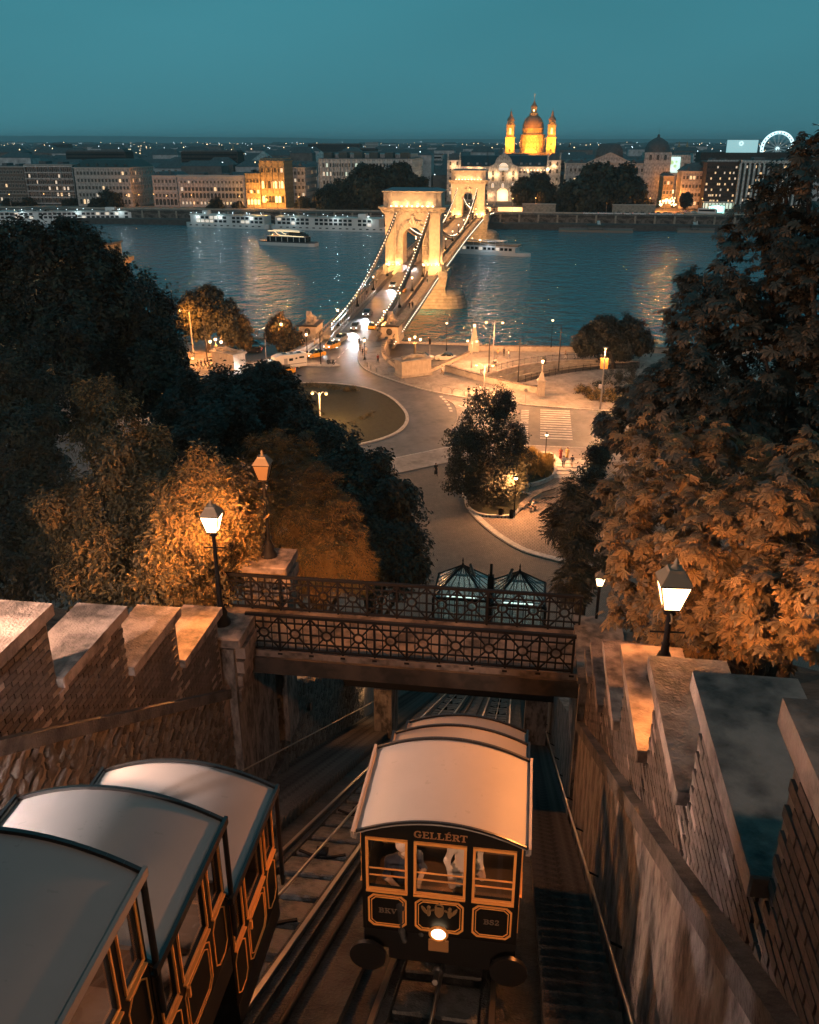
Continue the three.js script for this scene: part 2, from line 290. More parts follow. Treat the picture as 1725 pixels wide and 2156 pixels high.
{ // tram trench: floor that sinks to the left, two rail pairs, stepped back wall
  const f = plate(trench, 0, 0); const p = f.attributes.position; const yF = (x) => -3.4 + Math.max(0, Math.min(1, (x + 9) / 26)) * 3.3;
  for (let i = 0; i < p.count; i++) p.setY(i, yF(p.getX(i)));
  f.computeVertexNormals(); struct('tram_track_bed', f, std('tram_bed', [0.07, 0.06, 0.055], 0.9, { map: re(T_grain, 3) }));
  const mid = tramIn.map((q, i) => { const o = tramOut[Math.min(tramOut.length - 1, i + 2)]; return [q, o]; });
  const t = thing('tram_track', 'curved steel tram rails sinking into the underpass beside the promenade', 'tram track');
  for (const k of [0.16, 0.3, 0.42, 0.56]) mesh('rail', tube(smooth(mid.map(([a, b]) => [a[0] + (b[0] - a[0]) * k, a[1] + (b[1] - a[1]) * k]), 24, false).map(([x, z]) => V3(x, yF(x) + 0.1, z)), 0.07, 40, 5), M.steel, t);
  const bw = thing('retaining_wall', 'pale stepped retaining wall curving behind the sunken tram tracks', 'retaining wall');
  for (let s = 0; s < 3; s++) mesh('stone_course', strip(smooth(tramOut, 40, false), -0.6 + s * 0.55, -1.6 + s * 0.55, (u) => -3.6 + u * 2.6, (u) => Math.min(0.13, -2.2 + s * 1.15 + u * (2.3 - s * 1.15)) + 0.004 * s), M.limeTrim, bw);
}
// the green island of the roundabout
const isle = smooth([[-30.0, -150.8], [-24.86, -146.4], [-20.76, -138.67], [-19.2, -133.4], [-19.1, -128.3], [-20.4, -123.9], [-24.2, -119.4], [-31, -117], [-41, -117.5], [-51, -122], [-56, -132], [-54, -143], [-46, -150], [-38, -152.6]], 80);
struct('roundabout_lawn', plate(isle, 0.003, 0.12), M.grass);
struct('kerb_roundabout', strip(isle, 0.45, -0.05, 0.004, 0.17, true), M.kerb);
// dropped lane island, lower pavement, setts, plaza
struct('traffic_island', plate(smooth(gp([[940, 842], [955, 852], [963, 880], [957, 912], [1010, 905], [1095, 868], [1080, 862], [1000, 853]]), 40), 0.003, 0.1), M.paving);
const band = smooth([[-40, -97], [-30, -104.5], [-20.4, -111.7], [-14.4, -116.6], [-10.6, -119.6], [-4, -121.5], [10, -121.8], [40, -121]], 50, false);
struct('pavement_south', strip(band, 0, -5.2, 0.004, 0.11), M.paving);
struct('kerb_south', strip(band, 0.3, 0, 0.005, 0.13), M.kerb);
struct('setts_square', plate([[-70, -97], [-40, -93], [-30, -100], [-20, -107], [-12, -112], [-4, -116.4], [40, -116], [40, -54], [-70, -54]], 0.004, 0.012), M.setts);
const arc = smooth(gp([[985, 1078], [1008, 1102], [1045, 1132], [1100, 1163], [1180, 1185], [1250, 1196], [1330, 1204]]), 40, false);
struct('plaza_pavers', plate([...arc, [30, -84], [30, -116], ...gp([[1240, 972], [1160, 972], [1040, 1040]])], 0.013, 0.1), M.pavers);
struct('plaza_edge_stones', [strip(arc, 0.9, 0.15, 0.014, 0.16), strip(arc.slice(4), 2.1, 1.4, 0.014, 0.05)], M.kerb);
{ // crossing stripes and lane marks
  const z1 = thing('zebra_crossing', 'white painted zebra crossing on the road right of the small tree', 'zebra crossing'); z1.userData.kind = 'structure';
  for (let i = 0; i < 13; i++) { const z = -141.2 + i * 1.24; mesh('stripe', slab(2.2, 7.0, 0.004, 0.012, z, z + 0.58), M.paint, z1); }
  const z2 = thing('dashed_crossing', 'narrow painted dashed crossing left of the zebra stripes', 'road marking'); z2.userData.kind = 'structure';
  for (let i = 0; i < 16; i++) { if (i === 8) continue; const z = -140.5 + i * 0.98; mesh('stripe', slab(-0.9, 0.35, 0.004, 0.012, z, z + 0.5), M.paint, z2); }
  const h = thing('hatched_marking', 'white hatched lines painted beside the traffic island', 'road marking'); h.userData.kind = 'structure';
  for (let i = 0; i < 7; i++) mesh('stripe', bar([-11.5 + i * 1.15, 0.115, -141.6 + i * 0.25], [-9.3 + i * 1.15, 0.115, -138.6 + i * 0.2], 0.32, 0.012), M.paint, h);
  const d = thing('dashed_edge_marking', 'white dashes curving along the outer lane of the roundabout', 'road marking'); d.userData.kind = 'structure';
  const dl = smooth(gp([[928, 834], [940, 846], [949, 862], [951, 875]]), 14, false);
  for (let i = 0; i < 12; i += 2) mesh('stripe', strip([dl[i], dl[i + 1]], 0.25, -0.25, 0.004, 0.012), M.paint, d);
  const b = thing('bridge_lane_marking', 'white lane line running from the roundabout on to the bridge', 'road marking'); b.userData.kind = 'structure';
  for (let i = 0; i < 6; i++) mesh('stripe', slab(-39.1, -38.9, 0.004, 0.012, -167 - i * 4, -165 - i * 4), M.paint, b);
}
// planters of the plaza
{
  const p1 = gp([[976, 1022], [978, 1058], [985, 1074], [1003, 1086], [1040, 1092], [1078, 1090], [1098, 1076], [1128, 1050], [1100, 1040], [1050, 1034]]);
  struct('planter_lawn', plate(smooth(p1, 50), 0.1, 0.28), M.grass); struct('kerb_planter', strip(smooth(p1, 60), 0.32, 0, 0.1, 0.4, true), M.kerb);
  const p2 = gp([[1035, 985], [1100, 962], [1158, 962], [1166, 985], [1160, 1008], [1120, 1024], [1060, 1030], [1036, 1015]]);
  struct('shrub_bed', plate(smooth(p2, 50), 0.1, 0.45), M.grass); struct('kerb_shrub_bed', strip(smooth(p2, 60), 0.35, 0, 0.1, 0.55, true), M.kerb);
  const b = thing('curved_stone_bench', 'curved pale stone seat wall edging the paved plaza below the shrub', 'bench');
  mesh('seat', strip(smooth(gp([[1096, 1076], [1112, 1060], [1132, 1046], [1164, 1036]]), 20, false), -0.45, 0.35, 0.55, 0.68), M.capStone, b);
  mesh('base', strip(smooth(gp([[1096, 1076], [1112, 1060], [1132, 1046], [1164, 1036]]), 20, false), -0.35, 0.25, 0.1, 0.55), M.limeTrim, b);
  const st = thing('plaza_steps', 'five broad stone steps rising from the paved plaza to the crossing', 'steps'); st.userData.kind = 'structure';
  for (let i = 0; i < 5; i++) mesh('step', slab(3.9, 8.4, 0.1, 0.12 + i * 0.09, -116.2, -109.6 - i * 1.25 + 0.6), M.kerb, st);
  const lw = parapet('plaza_side_wall', 'thin pale wall climbing beside the plaza steps on the right', [[8.8, -118], [9.3, -108], [9.7, -96], [9.4, -88]], 1.0, 0.4);
}
// the castle hill on both sides of the cutting
function hill(name, x0, x1, seed) {
  const nz = tileNoise(32, seed), pos = [], NX = 50, NZ = 44, P = [];
  for (let i = 0; i <= NX; i++) for (let j = 0; j <= NZ; j++) {
    const t = i / NX, x = x0 + (x1 - x0) * t * t, z = 14 - j * (82 / NZ), far = Math.abs(x - x0);
    let y = TR(Math.min(z, -2)) + 2.2 + Math.min(3, far * 0.1) + (nz(x * 0.3 + 40, z * 0.3 + 60) - 0.5) * 1.2 * Math.min(1, far / 2);
    y = Math.max(-0.6, Math.min(y, 36)); P.push([x, y - (z < -58 ? 1.2 : 0), z]);
  }
  for (let i = 0; i < NX; i++) for (let j = 0; j < NZ; j++) { const k = i * (NZ + 1) + j; pos.push(...P[k], ...P[k + 1], ...P[k + NZ + 2], ...P[k], ...P[k + NZ + 2], ...P[k + NZ + 1]); }
  const g = new THREE.BufferGeometry(); g.setAttribute('position', new THREE.Float32BufferAttribute(pos, 3)); g.computeVertexNormals(); struct(name, g, M.soil);
}
hill('hillside_left', -7.75, -260, 5); hill('hillside_right', 2.55, 260, 8);
struct('cutting_floor', sidePlate([[4, TR(4) - 0.12], [-59.6, TR(-59.6) - 0.12], [-59.6, TR(-59.6) - 1.2], [4, TR(4) - 1.2]], -7.3, 2.2), M.trackbed);
// far bank: city ground, quay and hills beyond
struct('far_embankment_road', plate([[-1200, -569.3], [1200, -569.3], [1200, -604], [-1200, -604]], -0.6, -0.45), M.paving);
struct('city_ground', plate([[-14000, -562], [14000, -562], [26000, -30000], [-26000, -30000]], -1.2, -0.6), std('city_ground', [0.045, 0.042, 0.04], 0.9));
{
  const q = thing('far_quay', 'long two-level stone quay along the far bank of the river', 'quay'); q.userData.kind = 'structure';
  mesh('lower_wall', slab(-1200, 1200, -8.6, -4.6, -560, -553), std('quay_shadow_stone', [0.10, 0.095, 0.09], 0.9, { map: re(T_grain, 12) }), q);  // shade on the lower quay is put into its stone colour
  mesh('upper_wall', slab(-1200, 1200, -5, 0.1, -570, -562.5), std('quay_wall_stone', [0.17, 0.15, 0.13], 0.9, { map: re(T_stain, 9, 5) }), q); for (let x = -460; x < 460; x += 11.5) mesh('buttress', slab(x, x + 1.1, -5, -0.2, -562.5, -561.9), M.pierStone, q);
  mesh('coping', slab(-1200, 1200, 0.1, 0.9, -570, -569.2), M.limeTrim, q);
}
for (const [Z, base, amp, seed, name, c] of [[-9000, 34, 34, 3, 'near_hills', [0.05, 0.07, 0.07]], [-15000, 82, 84, 9, 'far_hills', [0.06, 0.08, 0.085]]]) {
  const nz = tileNoise(64, seed), pos = [], N = 220, X = (i) => (i / N - 0.5) * 26000, h = (i) => { const x = X(i); const lean = Math.max(0.12, 0.95 - (x + 9000) / 11500); return base + amp * lean * (0.55 * nz(x / 2600 + 20, 3) + 0.3 * nz(x / 800 + 31, 7) + 0.12 * nz(x / 220 + 9, 11)) - 20; };
  for (let i = 0; i < N; i++) { const a = X(i), b = X(i + 1), ya = h(i), yb = h(i + 1), zf = Z + 900, zb = Z - 900; pos.push(a, -2, zf, b, -2, zf, b, yb, Z, a, -2, zf, b, yb, Z, a, ya, Z, a, ya, Z, b, yb, Z, b, -2, zb, a, ya, Z, b, -2, zb, a, -2, zb); }
  const g = new THREE.BufferGeometry(); g.setAttribute('position', new THREE.Float32BufferAttribute(pos, 3)); g.computeVertexNormals(); struct(name, g, std(name, c, 1));
}
scene.fog = new THREE.FogExp2(new THREE.Color().setRGB(0.5, 0.75, 0.8), 0.00008);
// ================= THE CHAIN BRIDGE =================
const BX = -38.0, BZ = -279, BT = -0.0084;
const B2W = (x, y, z) => V3(x, y, z).applyAxisAngle(V3(0, 1, 0), BT).add(V3(BX, 0, BZ));
const interp = (tab, z) => { for (let i = 0; i < tab.length - 1; i++) if (z <= tab[i][0] && z >= tab[i + 1][0]) { const t = (tab[i][0] - z) / (tab[i][0] - tab[i + 1][0]), s = t * t * (3 - 2 * t) * 0.35 + t * 0.65; return tab[i][1] + (tab[i + 1][1] - tab[i][1]) * s; } return z > tab[0][0] ? tab[0][1] : tab[tab.length - 1][1]; };
const deckY = (z) => interp([[120, 0.05], [92, 0.15], [60, 1.1], [0, 3.0], [-101, 4.5], [-202, 4.5], [-250, 2.6], [-290, 0.6], [-330, 0.1]], z);
const sideChain = (z) => { const t = Math.max(0, Math.min(1, (z) / 92)); return 3.6 + 16.9 * Math.pow(1 - t, 1.75); };
const mainChain = (z) => { const t = (z + 101) / 101; return 5.6 + 14.9 * Math.pow(Math.abs(t), 1.9); };
const chainY = (z) => z > 0 ? sideChain(z) : z > -202 ? mainChain(z) : 3 + 17.5 * Math.pow(1 - Math.min(1, (-202 - z) / 90), 1.75);
const bridge = thing('suspension_bridge', 'long floodlit stone and chain suspension bridge crossing the river', 'bridge', [BX, 0, BZ], BT);
{
  const zs = []; for (let z = 90; z >= -296; z -= 6) zs.push(z);
  const ribbon = (x0, x1, dy0, dy1, list = zs) => { const pos = [], q = (a, b, c, d) => pos.push(...a, ...b, ...c, ...a, ...c, ...d); for (let i = 0; i < list.length - 1; i++) { const a = list[i], b = list[i + 1], ya = deckY(a), yb = deckY(b); q([x0, ya + dy1, a], [x1, ya + dy1, a], [x1, yb + dy1, b], [x0, yb + dy1, b]); q([x0, ya + dy0, a], [x0, ya + dy1, a], [x0, yb + dy1, b], [x0, yb + dy0, b]); q([x1, ya + dy1, a], [x1, ya + dy0, a], [x1, yb + dy0, b], [x1, yb + dy1, b]); q([x0, ya + dy0, a], [x0, yb + dy0, b], [x1, yb + dy0, b], [x1, ya + dy0, a]); } const g = new THREE.BufferGeometry(); g.setAttribute('position', new THREE.Float32BufferAttribute(pos, 3)); g.computeVertexNormals(); return g; };
  mesh('carriageway', ribbon(-4.9, 4.9, -0.5, 0), M.asphalt, bridge);
  const span = [zs.filter((z) => z >= 6), zs.filter((z) => z <= -12 && z >= -192), zs.filter((z) => z <= -216)];
  for (const s of [-1, 1]) for (const sp of span) {
    const X = (a) => s * a, rb = (a, b, c, d) => ribbon(Math.min(X(a), X(b)), Math.max(X(a), X(b)), c, d, sp);
    mesh('footway', rb(5.9, 8.5, -0.35, 0.12), M.paving, bridge);
    mesh('truss_chord', rb(5.0, 5.8, 1.15, 1.4), M.girder, bridge);
    mesh('truss_chord', rb(5.05, 5.75, -1.2, 0.05), M.girder, bridge);
    mesh('edge_girder', rb(8.5, 8.85, -1.5, 0.25), M.girder, bridge);
    mesh('handrail', rb(8.55, 8.75, 1.05, 1.2), M.girder, bridge);
    const posts = [], dia = [];
    for (let i = 0; i < sp.length - 1; i++) for (let k = 0; k < 3; k++) { const z = sp[i] + (sp[i + 1] - sp[i]) * k / 3, z2 = z + (sp[i + 1] - sp[i]) / 3; posts.push(box(0.1, 1.0, 0.1, X(8.65), deckY(z) + 0.65, z)); dia.push(bar([X(5.4), deckY(z) + 0.05, z], [X(5.4), deckY(z2) + 1.2, z2], 0.16), bar([X(5.4), deckY(z2) + 0.05, z2], [X(5.4), deckY(z) + 1.2, z], 0.12)); }
    mesh('baluster_row', posts, M.girder, bridge, { kind: 'stuff' }); mesh('truss_lattice', dia, M.girder, bridge, { kind: 'stuff' });
    // strip of small lamps under the edge of the footway
    const dots = []; for (let i = 0; i < sp.length - 1; i++) for (let k = 0; k < 3; k++) { const z = sp[i] + (sp[i + 1] - sp[i]) * k / 3; dots.push(new THREE.OctahedronGeometry(0.12, 0).translate(X(9.0), deckY(z) - 0.35, z)); }
    mesh('lamp_string', dots, M.led, bridge, { kind: 'stuff' });
  }
  // chains, two to a side, with their hangers and their strings of bulbs
  const seg = [[90, 0.5, 'side'], [-0.5 - 7.5, -194, 'main'], [-210, -290, 'far']];
  for (const s of [-1, 1]) for (const [z0, z1] of seg) {
    const pts = [], n = 44; for (let i = 0; i <= n; i++) { const z = z0 + (z1 - z0) * i / n; pts.push(V3(s * 5.3, chainY(Math.max(-292, Math.min(z, 92))), z)); }
    const link = []; for (let i = 0; i < n; i++) for (const dy of [0, -0.95]) link.push(bar([pts[i].x, pts[i].y + dy, pts[i].z], [pts[i + 1].x, pts[i + 1].y + dy, pts[i + 1].z], 0.34, 0.46));
    mesh('chain', link, M.darkSteel, bridge);
    const hang = []; for (let i = 1; i < n; i++) { const p = pts[i], y0 = deckY(p.z) + 1.3; if (p.y - 1.2 > y0) hang.push(rod([p.x, y0, p.z], [p.x, p.y - 0.9, p.z], 0.06, 0.06, 5)); }
    mesh('hanger_rods', hang, M.darkSteel, bridge, { kind: 'stuff' });
    const bulbs = []; const cv = new THREE.CatmullRomCurve3(pts), L = cv.getLength(), N = Math.floor(L / 2.3);
    for (let i = 0; i <= N; i++) { const p = cv.getPointAt(i / N); bulbs.push(new THREE.OctahedronGeometry(z0 === 90 ? 0.13 : 0.15, 0).translate(p.x - s * 0.32, p.y + 0.3, p.z)); }
    mesh('bulb_string', bulbs, M.led, bridge, { kind: 'stuff' });
  }
}
const towers = [];
function tower(zc, name) {
  const t = sub(name, bridge); t.position.set(0, 0, zc);   // local z: front face 0, back -8
  const dY = deckY(zc - 4), H = 20.2, arch = (w, spring, bottom, ox = 0) => { const s = new THREE.Path(); s.moveTo(ox - w, bottom); s.lineTo(ox - w, spring); s.absarc(ox, spring, w, Math.PI, 0, true); s.lineTo(ox + w, bottom); s.closePath(); return s; };
  const shaft = new THREE.Shape([[-8.65, 5.2], [8.65, 5.2], [8.5, H], [-8.5, H]].map((p) => new THREE.Vector2(...p)));
  const spring = 13.4; shaft.holes.push(arch(3.05, spring, 5.2));
  mesh('shaft', new THREE.ExtrudeGeometry(shaft, { depth: 8, bevelEnabled: false, curveSegments: 20 }).translate(0, 0, -8), M.limestone, t);
  for (const s of [-1, 1]) { mesh('plinth', taper(6.35, 9.2, -1.2, 6.1, 8.8, 5.0, s * 6.2, -4), M.limestone, t); mesh('plinth_band', box(6.3, 0.32, 9.0, s * 6.2, 5.05, -4), M.limeTrim, t); mesh('pilaster', slab(s * 6.8 - 1.75, s * 6.8 + 1.75, 5.2, H - 0.02, 0, 0.28), M.limestone, t); }
  // voussoirs and jamb blocks, each a stone
  const nV = 15;
  for (let i = 0; i < nV; i++) { const a = Math.PI * (i + 0.5) / nV, key = i === 7, r0 = 3.1, r1 = key ? 6.2 : 4.6 + (i % 2) * 0.75, da = Math.PI / nV * 0.44; const q = [[a - da, r0], [a + da, r0], [a + da, r1], [a - da, r1]].map(([b, r]) => new THREE.Vector2(Math.cos(b) * r, spring + Math.sin(b) * r)); mesh('voussoir', new THREE.ExtrudeGeometry(new THREE.Shape(q), { depth: 0.5, bevelEnabled: false }).translate(0, 0, 0.003), M.limeTrim, t); }
  for (const s of [-1, 1]) for (let i = 0; i < 7; i++) { const w = i % 2 ? 1.5 : 2.2; mesh('jamb_block', box(w, 0.98, 0.45, s * (3.1 + w / 2), 5.85 + i * 1.13, 0.226), M.limeTrim, t); }
  // shield over the arch
  mesh('crest', [new THREE.SphereGeometry(1.05, 12, 8).scale(0.9, 1.15, 0.35).translate(0, 18.4, 0.45), box(1.7, 0.35, 0.5, 0, 19.6, 0.4), ball(0.45, -1.2, 18.2, 0.4), ball(0.45, 1.2, 18.2, 0.4), ball(0.38, 0, 20.0, 0.5)], M.limeTrim, t);
  // cornice of stepped mouldings with brackets, attic and lead roof
  const co = [[17.6, 8.6, 20.2, 17.9, 8.9, 20.7], [18.1, 9.1, 20.7, 18.1, 9.1, 21.1], [18.4, 9.4, 21.1, 20.4, 11.4, 22.0], [20.7, 11.7, 22.0, 20.9, 11.9, 22.5]];
  for (const c of co) mesh('cornice_course', taper(c[0], c[1], c[2], c[3], c[4], c[5], 0, -4), M.limeTrim, t);
  for (let i = 0; i < 15; i++) mesh('bracket', box(0.5, 0.55, 0.9, -8.9 + i * 17.8 / 14, 21.0, 0.75), M.limeTrim, t);
  for (let i = 0; i < 6; i++) for (const s of [-1, 1]) mesh('bracket', box(0.9, 0.55, 0.5, s * 9.3, 21.0, -0.8 - i * 1.28), M.limeTrim, t);
  mesh('attic', taper(18.0, 9.0, 22.5, 17.7, 8.7, 26.6, 0, -4), M.limestone, t);
  for (const x of [-8.4, -7.0, 7.0, 8.4]) mesh('attic_pier', box(0.9, 3.9, 0.3, x, 24.55, 0.6), M.limeTrim, t);
  mesh('attic_cap', [taper(18.6, 9.6, 26.6, 19.0, 10.0, 27.0, 0, -4)], M.limeTrim, t); mesh('lead_roof', taper(19.0, 10, 27.0, 15, 6, 27.7, 0, -4), std('lead_roof', [0.12, 0.15, 0.17], 0.6), t);
  // the pier in the river: courses of ashlar and a rounded cutwater
  for (let k = 0; k < 8; k++) {
    const y0 = -9 + k * 1.0, x0 = 11.2 - k * 0.1, outline = []; const zB = 1.6 - k * 0.12;
    const cut = k < 5 ? 6.3 - k * 0.18 : 0;
    for (const s of [1, -1]) { if (cut) for (let i = 0; i <= 10; i++) { const a = -Math.PI / 2 + Math.PI * i / 10; outline.push([s * (x0 + Math.cos(a) * cut), -4 - s * Math.sin(a) * (4 + zB) * -1]); } else outline.push([s * x0, -4 - s * (4 + zB)], [s * x0, -4 + s * (4 + zB)]); }
    mesh('stone_course', [plate(outline, y0, y0 + 0.93)], M.pierStone, t); if (k < 7) mesh('joint', plate(outline.map(([x, z]) => [x * 0.993, -4 + (z + 4) * 0.985]), y0 + 0.9, y0 + 1.03), M.mortar, t);
  }
  for (const s of [-1, 1]) { const d = new THREE.SphereGeometry(1, 20, 8, 0, Math.PI * 2, 0, Math.PI / 2).scale(5.2, 1.9, 5.0).translate(s * 10.6, -4.0, -4); mesh('cutwater_cap', d, M.pierStone, t); 
    mesh('balcony', [box(4.2, 0.9, 12.6, s * 9.2, dY - 1.0, -4), taper(2.6, 9.8, dY - 4.2, 3.8, 12.0, dY - 1.5, s * 9.3, -4)], M.limeTrim, t);
    mesh('balcony_parapet', [box(0.35, 1.15, 12.4, s * 11.0, dY + 0.05, -4), box(2.3, 1.15, 0.35, s * 9.9, dY + 0.05, 2.05), box(2.3, 1.15, 0.35, s * 9.9, dY + 0.05, -10.05)], M.limeTrim, t); }
  mesh('pier_top', slab(-10.6, 10.6, -1.02, dY - 0.62, -8.8, 0.8), M.pierStone, t);
  // flood lamps: a row on the cornice ledge, a row on the plinth band, two on the balcony; lamps and light together
  const fl = []; for (let i = 0; i < 9; i++) fl.push(box(0.5, 0.3, 0.22, -6.4 + i * 1.6, 22.72, 1.45));
  for (const s of [-1, 1]) for (let i = 0; i < 5; i++) fl.push(ball(0.15, s * (3.9 + i * 1.1), 5.34, 0.62, 6));
  mesh('flood_lamp', fl, M.lampGlass, t, { kind: 'stuff' });
  for (const x of [-5.2, -1.7, 1.7, 5.2]) lamp(B2W(x, 23.3, zc + 1.5), [1, 0.52, 0.20], 30, 12);
  for (const s of [-1, 1]) { for (const x of [4.6, 7.6]) { const p = B2W(s * x, 5.9, zc + 1.3); lamp(p, [1, 0.46, 0.14], 70, 12); } lamp(B2W(s * 7, 3.6, zc + 2.6), [1, 0.5, 0.16], 60, 10); lamp(B2W(s * 9.9, 6.6, zc - 4), [1, 0.5, 0.16], 90, 12);
    const f = B2W(s * 5.5, 6.5, zc + 13), a = B2W(s * 3.5, 16, zc); spot(f.toArray(), a.toArray(), [1, 0.47, 0.16], 2700, 42, 0.8, 20); mesh('flood_lamp', box(0.5, 0.5, 0.3, s * 5.5, 6.35, 13.4), M.iron, t); mesh('flood_lamp_post', rod([s * 5.4, deckY(zc + 13.4) + 1.3, 13.4], [s * 5.5, 6.2, 13.4], 0.07), M.iron, t); }
  lamp(B2W(0, 9.5, zc - 4), AMBER, 55, 10); mesh('arch_lamp', ball(0.2, 0, 9.5, -4, 8), M.lampGlass, t);
  return t;
}
tower(0, 'near_tower'); tower(-202, 'far_tower');
{ // unseen flood lamps under the deck, placed to light the pier and water
  for (const zc of [0, -202]) { for (const s of [1, -1]) { const p = B2W(s * 8, -2, zc + 16), q = B2W(s * 4.5, -5, zc + 1); spot(p.toArray(), q.toArray(), [1, 0.44, 0.14], zc ? 1100 : 2300, 50, 0.9, 20); mesh('flood_lamp', box(0.5, 0.4, 0.4, s * 8, deckY(zc + 16) - 1.75, zc + 16.4), M.iron, bridge); } }
}
// bridgehead: pedestals (parts of the bridge) and the four stone lions that lie on them
function pedestal(x, z, g) { mesh('pedestal', [taper(4.6, 7.4, deckY(z) - 1.0, 4.4, 7.2, deckY(z) + 0.3, x, z), taper(3.9, 6.6, deckY(z) + 0.3, 3.8, 6.5, deckY(z) + 2.6, x, z)], M.limestone, bridge); mesh('pedestal_cap', taper(4.5, 7.3, deckY(z) + 2.6, 4.8, 7.6, deckY(z) + 2.95, x, z), M.darkSteel, bridge); mesh('shield', new THREE.SphereGeometry(0.7, 12, 8).scale(1, 1.1, 0.25).translate(x, deckY(z) + 1.5, z + 3.32), M.darkSteel, bridge); }
function fieldMesh(prims, cell, min, max, k = 0.06) { // smooth union of tapered capsules [a, b, ra, rb, colour?]
  const sx = Math.max(max[0] - min[0], max[1] - min[1], max[2] - min[2]), n = Math.min(88, Math.max(12, Math.round(sx / cell))), mc = new MarchingCubes(n, new THREE.MeshStandardMaterial(), false, false, 60000);
  mc.isolation = 0; const P = prims.map(([a, b, ra, rb, c]) => { const d = [b[0] - a[0], b[1] - a[1], b[2] - a[2]]; return { a, d, l: d[0] * d[0] + d[1] * d[1] + d[2] * d[2] || 1e-9, ra, rb, c }; });
  const dist = (p, x, y, z) => { const px = x - p.a[0], py = y - p.a[1], pz = z - p.a[2], t = Math.max(0, Math.min(1, (px * p.d[0] + py * p.d[1] + pz * p.d[2]) / p.l)); return Math.hypot(px - p.d[0] * t, py - p.d[1] * t, pz - p.d[2] * t) - (p.ra + (p.rb - p.ra) * t); };
  const cx = (min[0] + max[0]) / 2, cy = (min[1] + max[1]) / 2, cz = (min[2] + max[2]) / 2, h = sx / 2;
  const F = new Float32Array(n * n * n).fill(0.5), wx = (i, c) => c + ((i - n / 2) / (n / 2)) * h;
  for (const p of P) { // each capsule only touches the cells near it
    const R = Math.max(p.ra, p.rb) + k + 2.5 * sx / n, lo = [], hi = []; [cx, cy, cz].forEach((c, q) => { const a = p.a[q], b = p.a[q] + p.d[q], f = (v) => (v - c) / h * n / 2 + n / 2; lo.push(Math.max(0, Math.floor(f(Math.min(a, b) - R)))); hi.push(Math.min(n - 1, Math.ceil(f(Math.max(a, b) + R)))); });
    for (let k2 = lo[2]; k2 <= hi[2]; k2++) for (let j = lo[1]; j <= hi[1]; j++) for (let i = lo[0]; i <= hi[0]; i++) { const o = i + j * n + k2 * n * n, d = dist(p, wx(i, cx), wx(j, cy), wx(k2, cz)), m = F[o], q = Math.max(k - Math.abs(m - d), 0) / k; F[o] = Math.min(m, d) - q * q * k * 0.25; }
  }
  for (let o = 0; o < F.length; o++) mc.field[o] = -F[o];
  mc.update(); const N = mc.count, pos = new Float32Array(N * 3), nor = new Float32Array(N * 3), col = prims[0][4] ? new Float32Array(N * 3) : null;
  for (let i = 0; i < N; i++) { const x = cx + mc.positionArray[i * 3] * h, y = cy + mc.positionArray[i * 3 + 1] * h, z = cz + mc.positionArray[i * 3 + 2] * h; pos.set([x, y, z], i * 3); nor.set([mc.normalArray[i * 3], mc.normalArray[i * 3 + 1], mc.normalArray[i * 3 + 2]], i * 3); if (col) { let b = 1e9, c = null; for (const p of P) { const d = dist(p, x, y, z); if (d < b) { b = d; c = p.c; } } col.set(c, i * 3); } }
  const g = new THREE.BufferGeometry(); g.setAttribute('position', new THREE.BufferAttribute(pos, 3)); g.computeVertexNormals();
  g.setAttribute('normal', new THREE.BufferAttribute(nor.map((v) => v), 3)); if (col) g.setAttribute('color', new THREE.BufferAttribute(col, 3)); return g;
}
const lionGeo = fieldMesh([ // lying lion facing +z, head raised
  [[0, 0.95, -1.7], [0, 1.15, 0.9], 0.72, 0.78], [[0, 1.15, 0.9], [0, 2.1, 1.45], 0.80, 0.72], [[0, 2.3, 1.5], [0, 2.2, 2.05], 0.66, 0.42], [[0, 2.05, 2.1], [0, 1.98, 2.4], 0.34, 0.26],
  [[-0.42, 2.8, 1.4], [-0.48, 3.0, 1.35], 0.16, 0.08], [[0.42, 2.8, 1.4], [0.48, 3.0, 1.35], 0.16, 0.08],
  [[-0.6, 0.7, 1.2], [-0.62, 0.25, 2.2], 0.32, 0.2], [[-0.62, 0.2, 2.2], [-0.62, 0.2, 2.9], 0.2, 0.26], [[0.6, 0.7, 1.2], [0.62, 0.25, 2.2], 0.32, 0.2], [[0.62, 0.2, 2.2], [0.62, 0.2, 2.9], 0.2, 0.26],
  [[-0.62, 0.75, -1.5], [-0.9, 0.55, -0.6], 0.6, 0.35], [[-0.9, 0.3, -0.6], [-0.95, 0.2, 0.3], 0.24, 0.2], [[0.62, 0.75, -1.5], [0.9, 0.55, -0.6], 0.6, 0.35], [[0.9, 0.3, -0.6], [0.95, 0.2, 0.3], 0.24, 0.2],
  [[0, 0.7, -2.2], [0.7, 0.25, -2.7], 0.18, 0.1], [[0.7, 0.25, -2.7], [1.1, 0.2, -1.9], 0.1, 0.12]], 0.09, [-1.5, -0.1, -3.1], [1.5, 3.3, 3.2], 0.35);
const lions = [[-10.8, 86, 'stone lion lying on the pedestal left of the near bridgehead'], [7.4, 84, 'stone lion lying on the pedestal right of the near bridgehead'], [-8.8, -293, 'stone lion on the left pedestal at the far end of the bridge'], [8.8, -293, 'stone lion on the right pedestal at the far end of the bridge']];
let lion0;
for (const [x, z, l] of lions) { pedestal(x, z); const w = B2W(x, deckY(z) + 2.95, z); if (!lion0) { lion0 = thing('lion_statue', l, 'statue', w, 0); mesh('body', lionGeo, M.lionStone, lion0, { metric: true }); mesh('base', box(2.7, 0.22, 6.0, 0, 0.02, 0.1), M.lionStone, lion0); lion0.scale.setScalar(0.92); } else copy(lion0, l, w, z < -200 ? Math.PI : 0); }
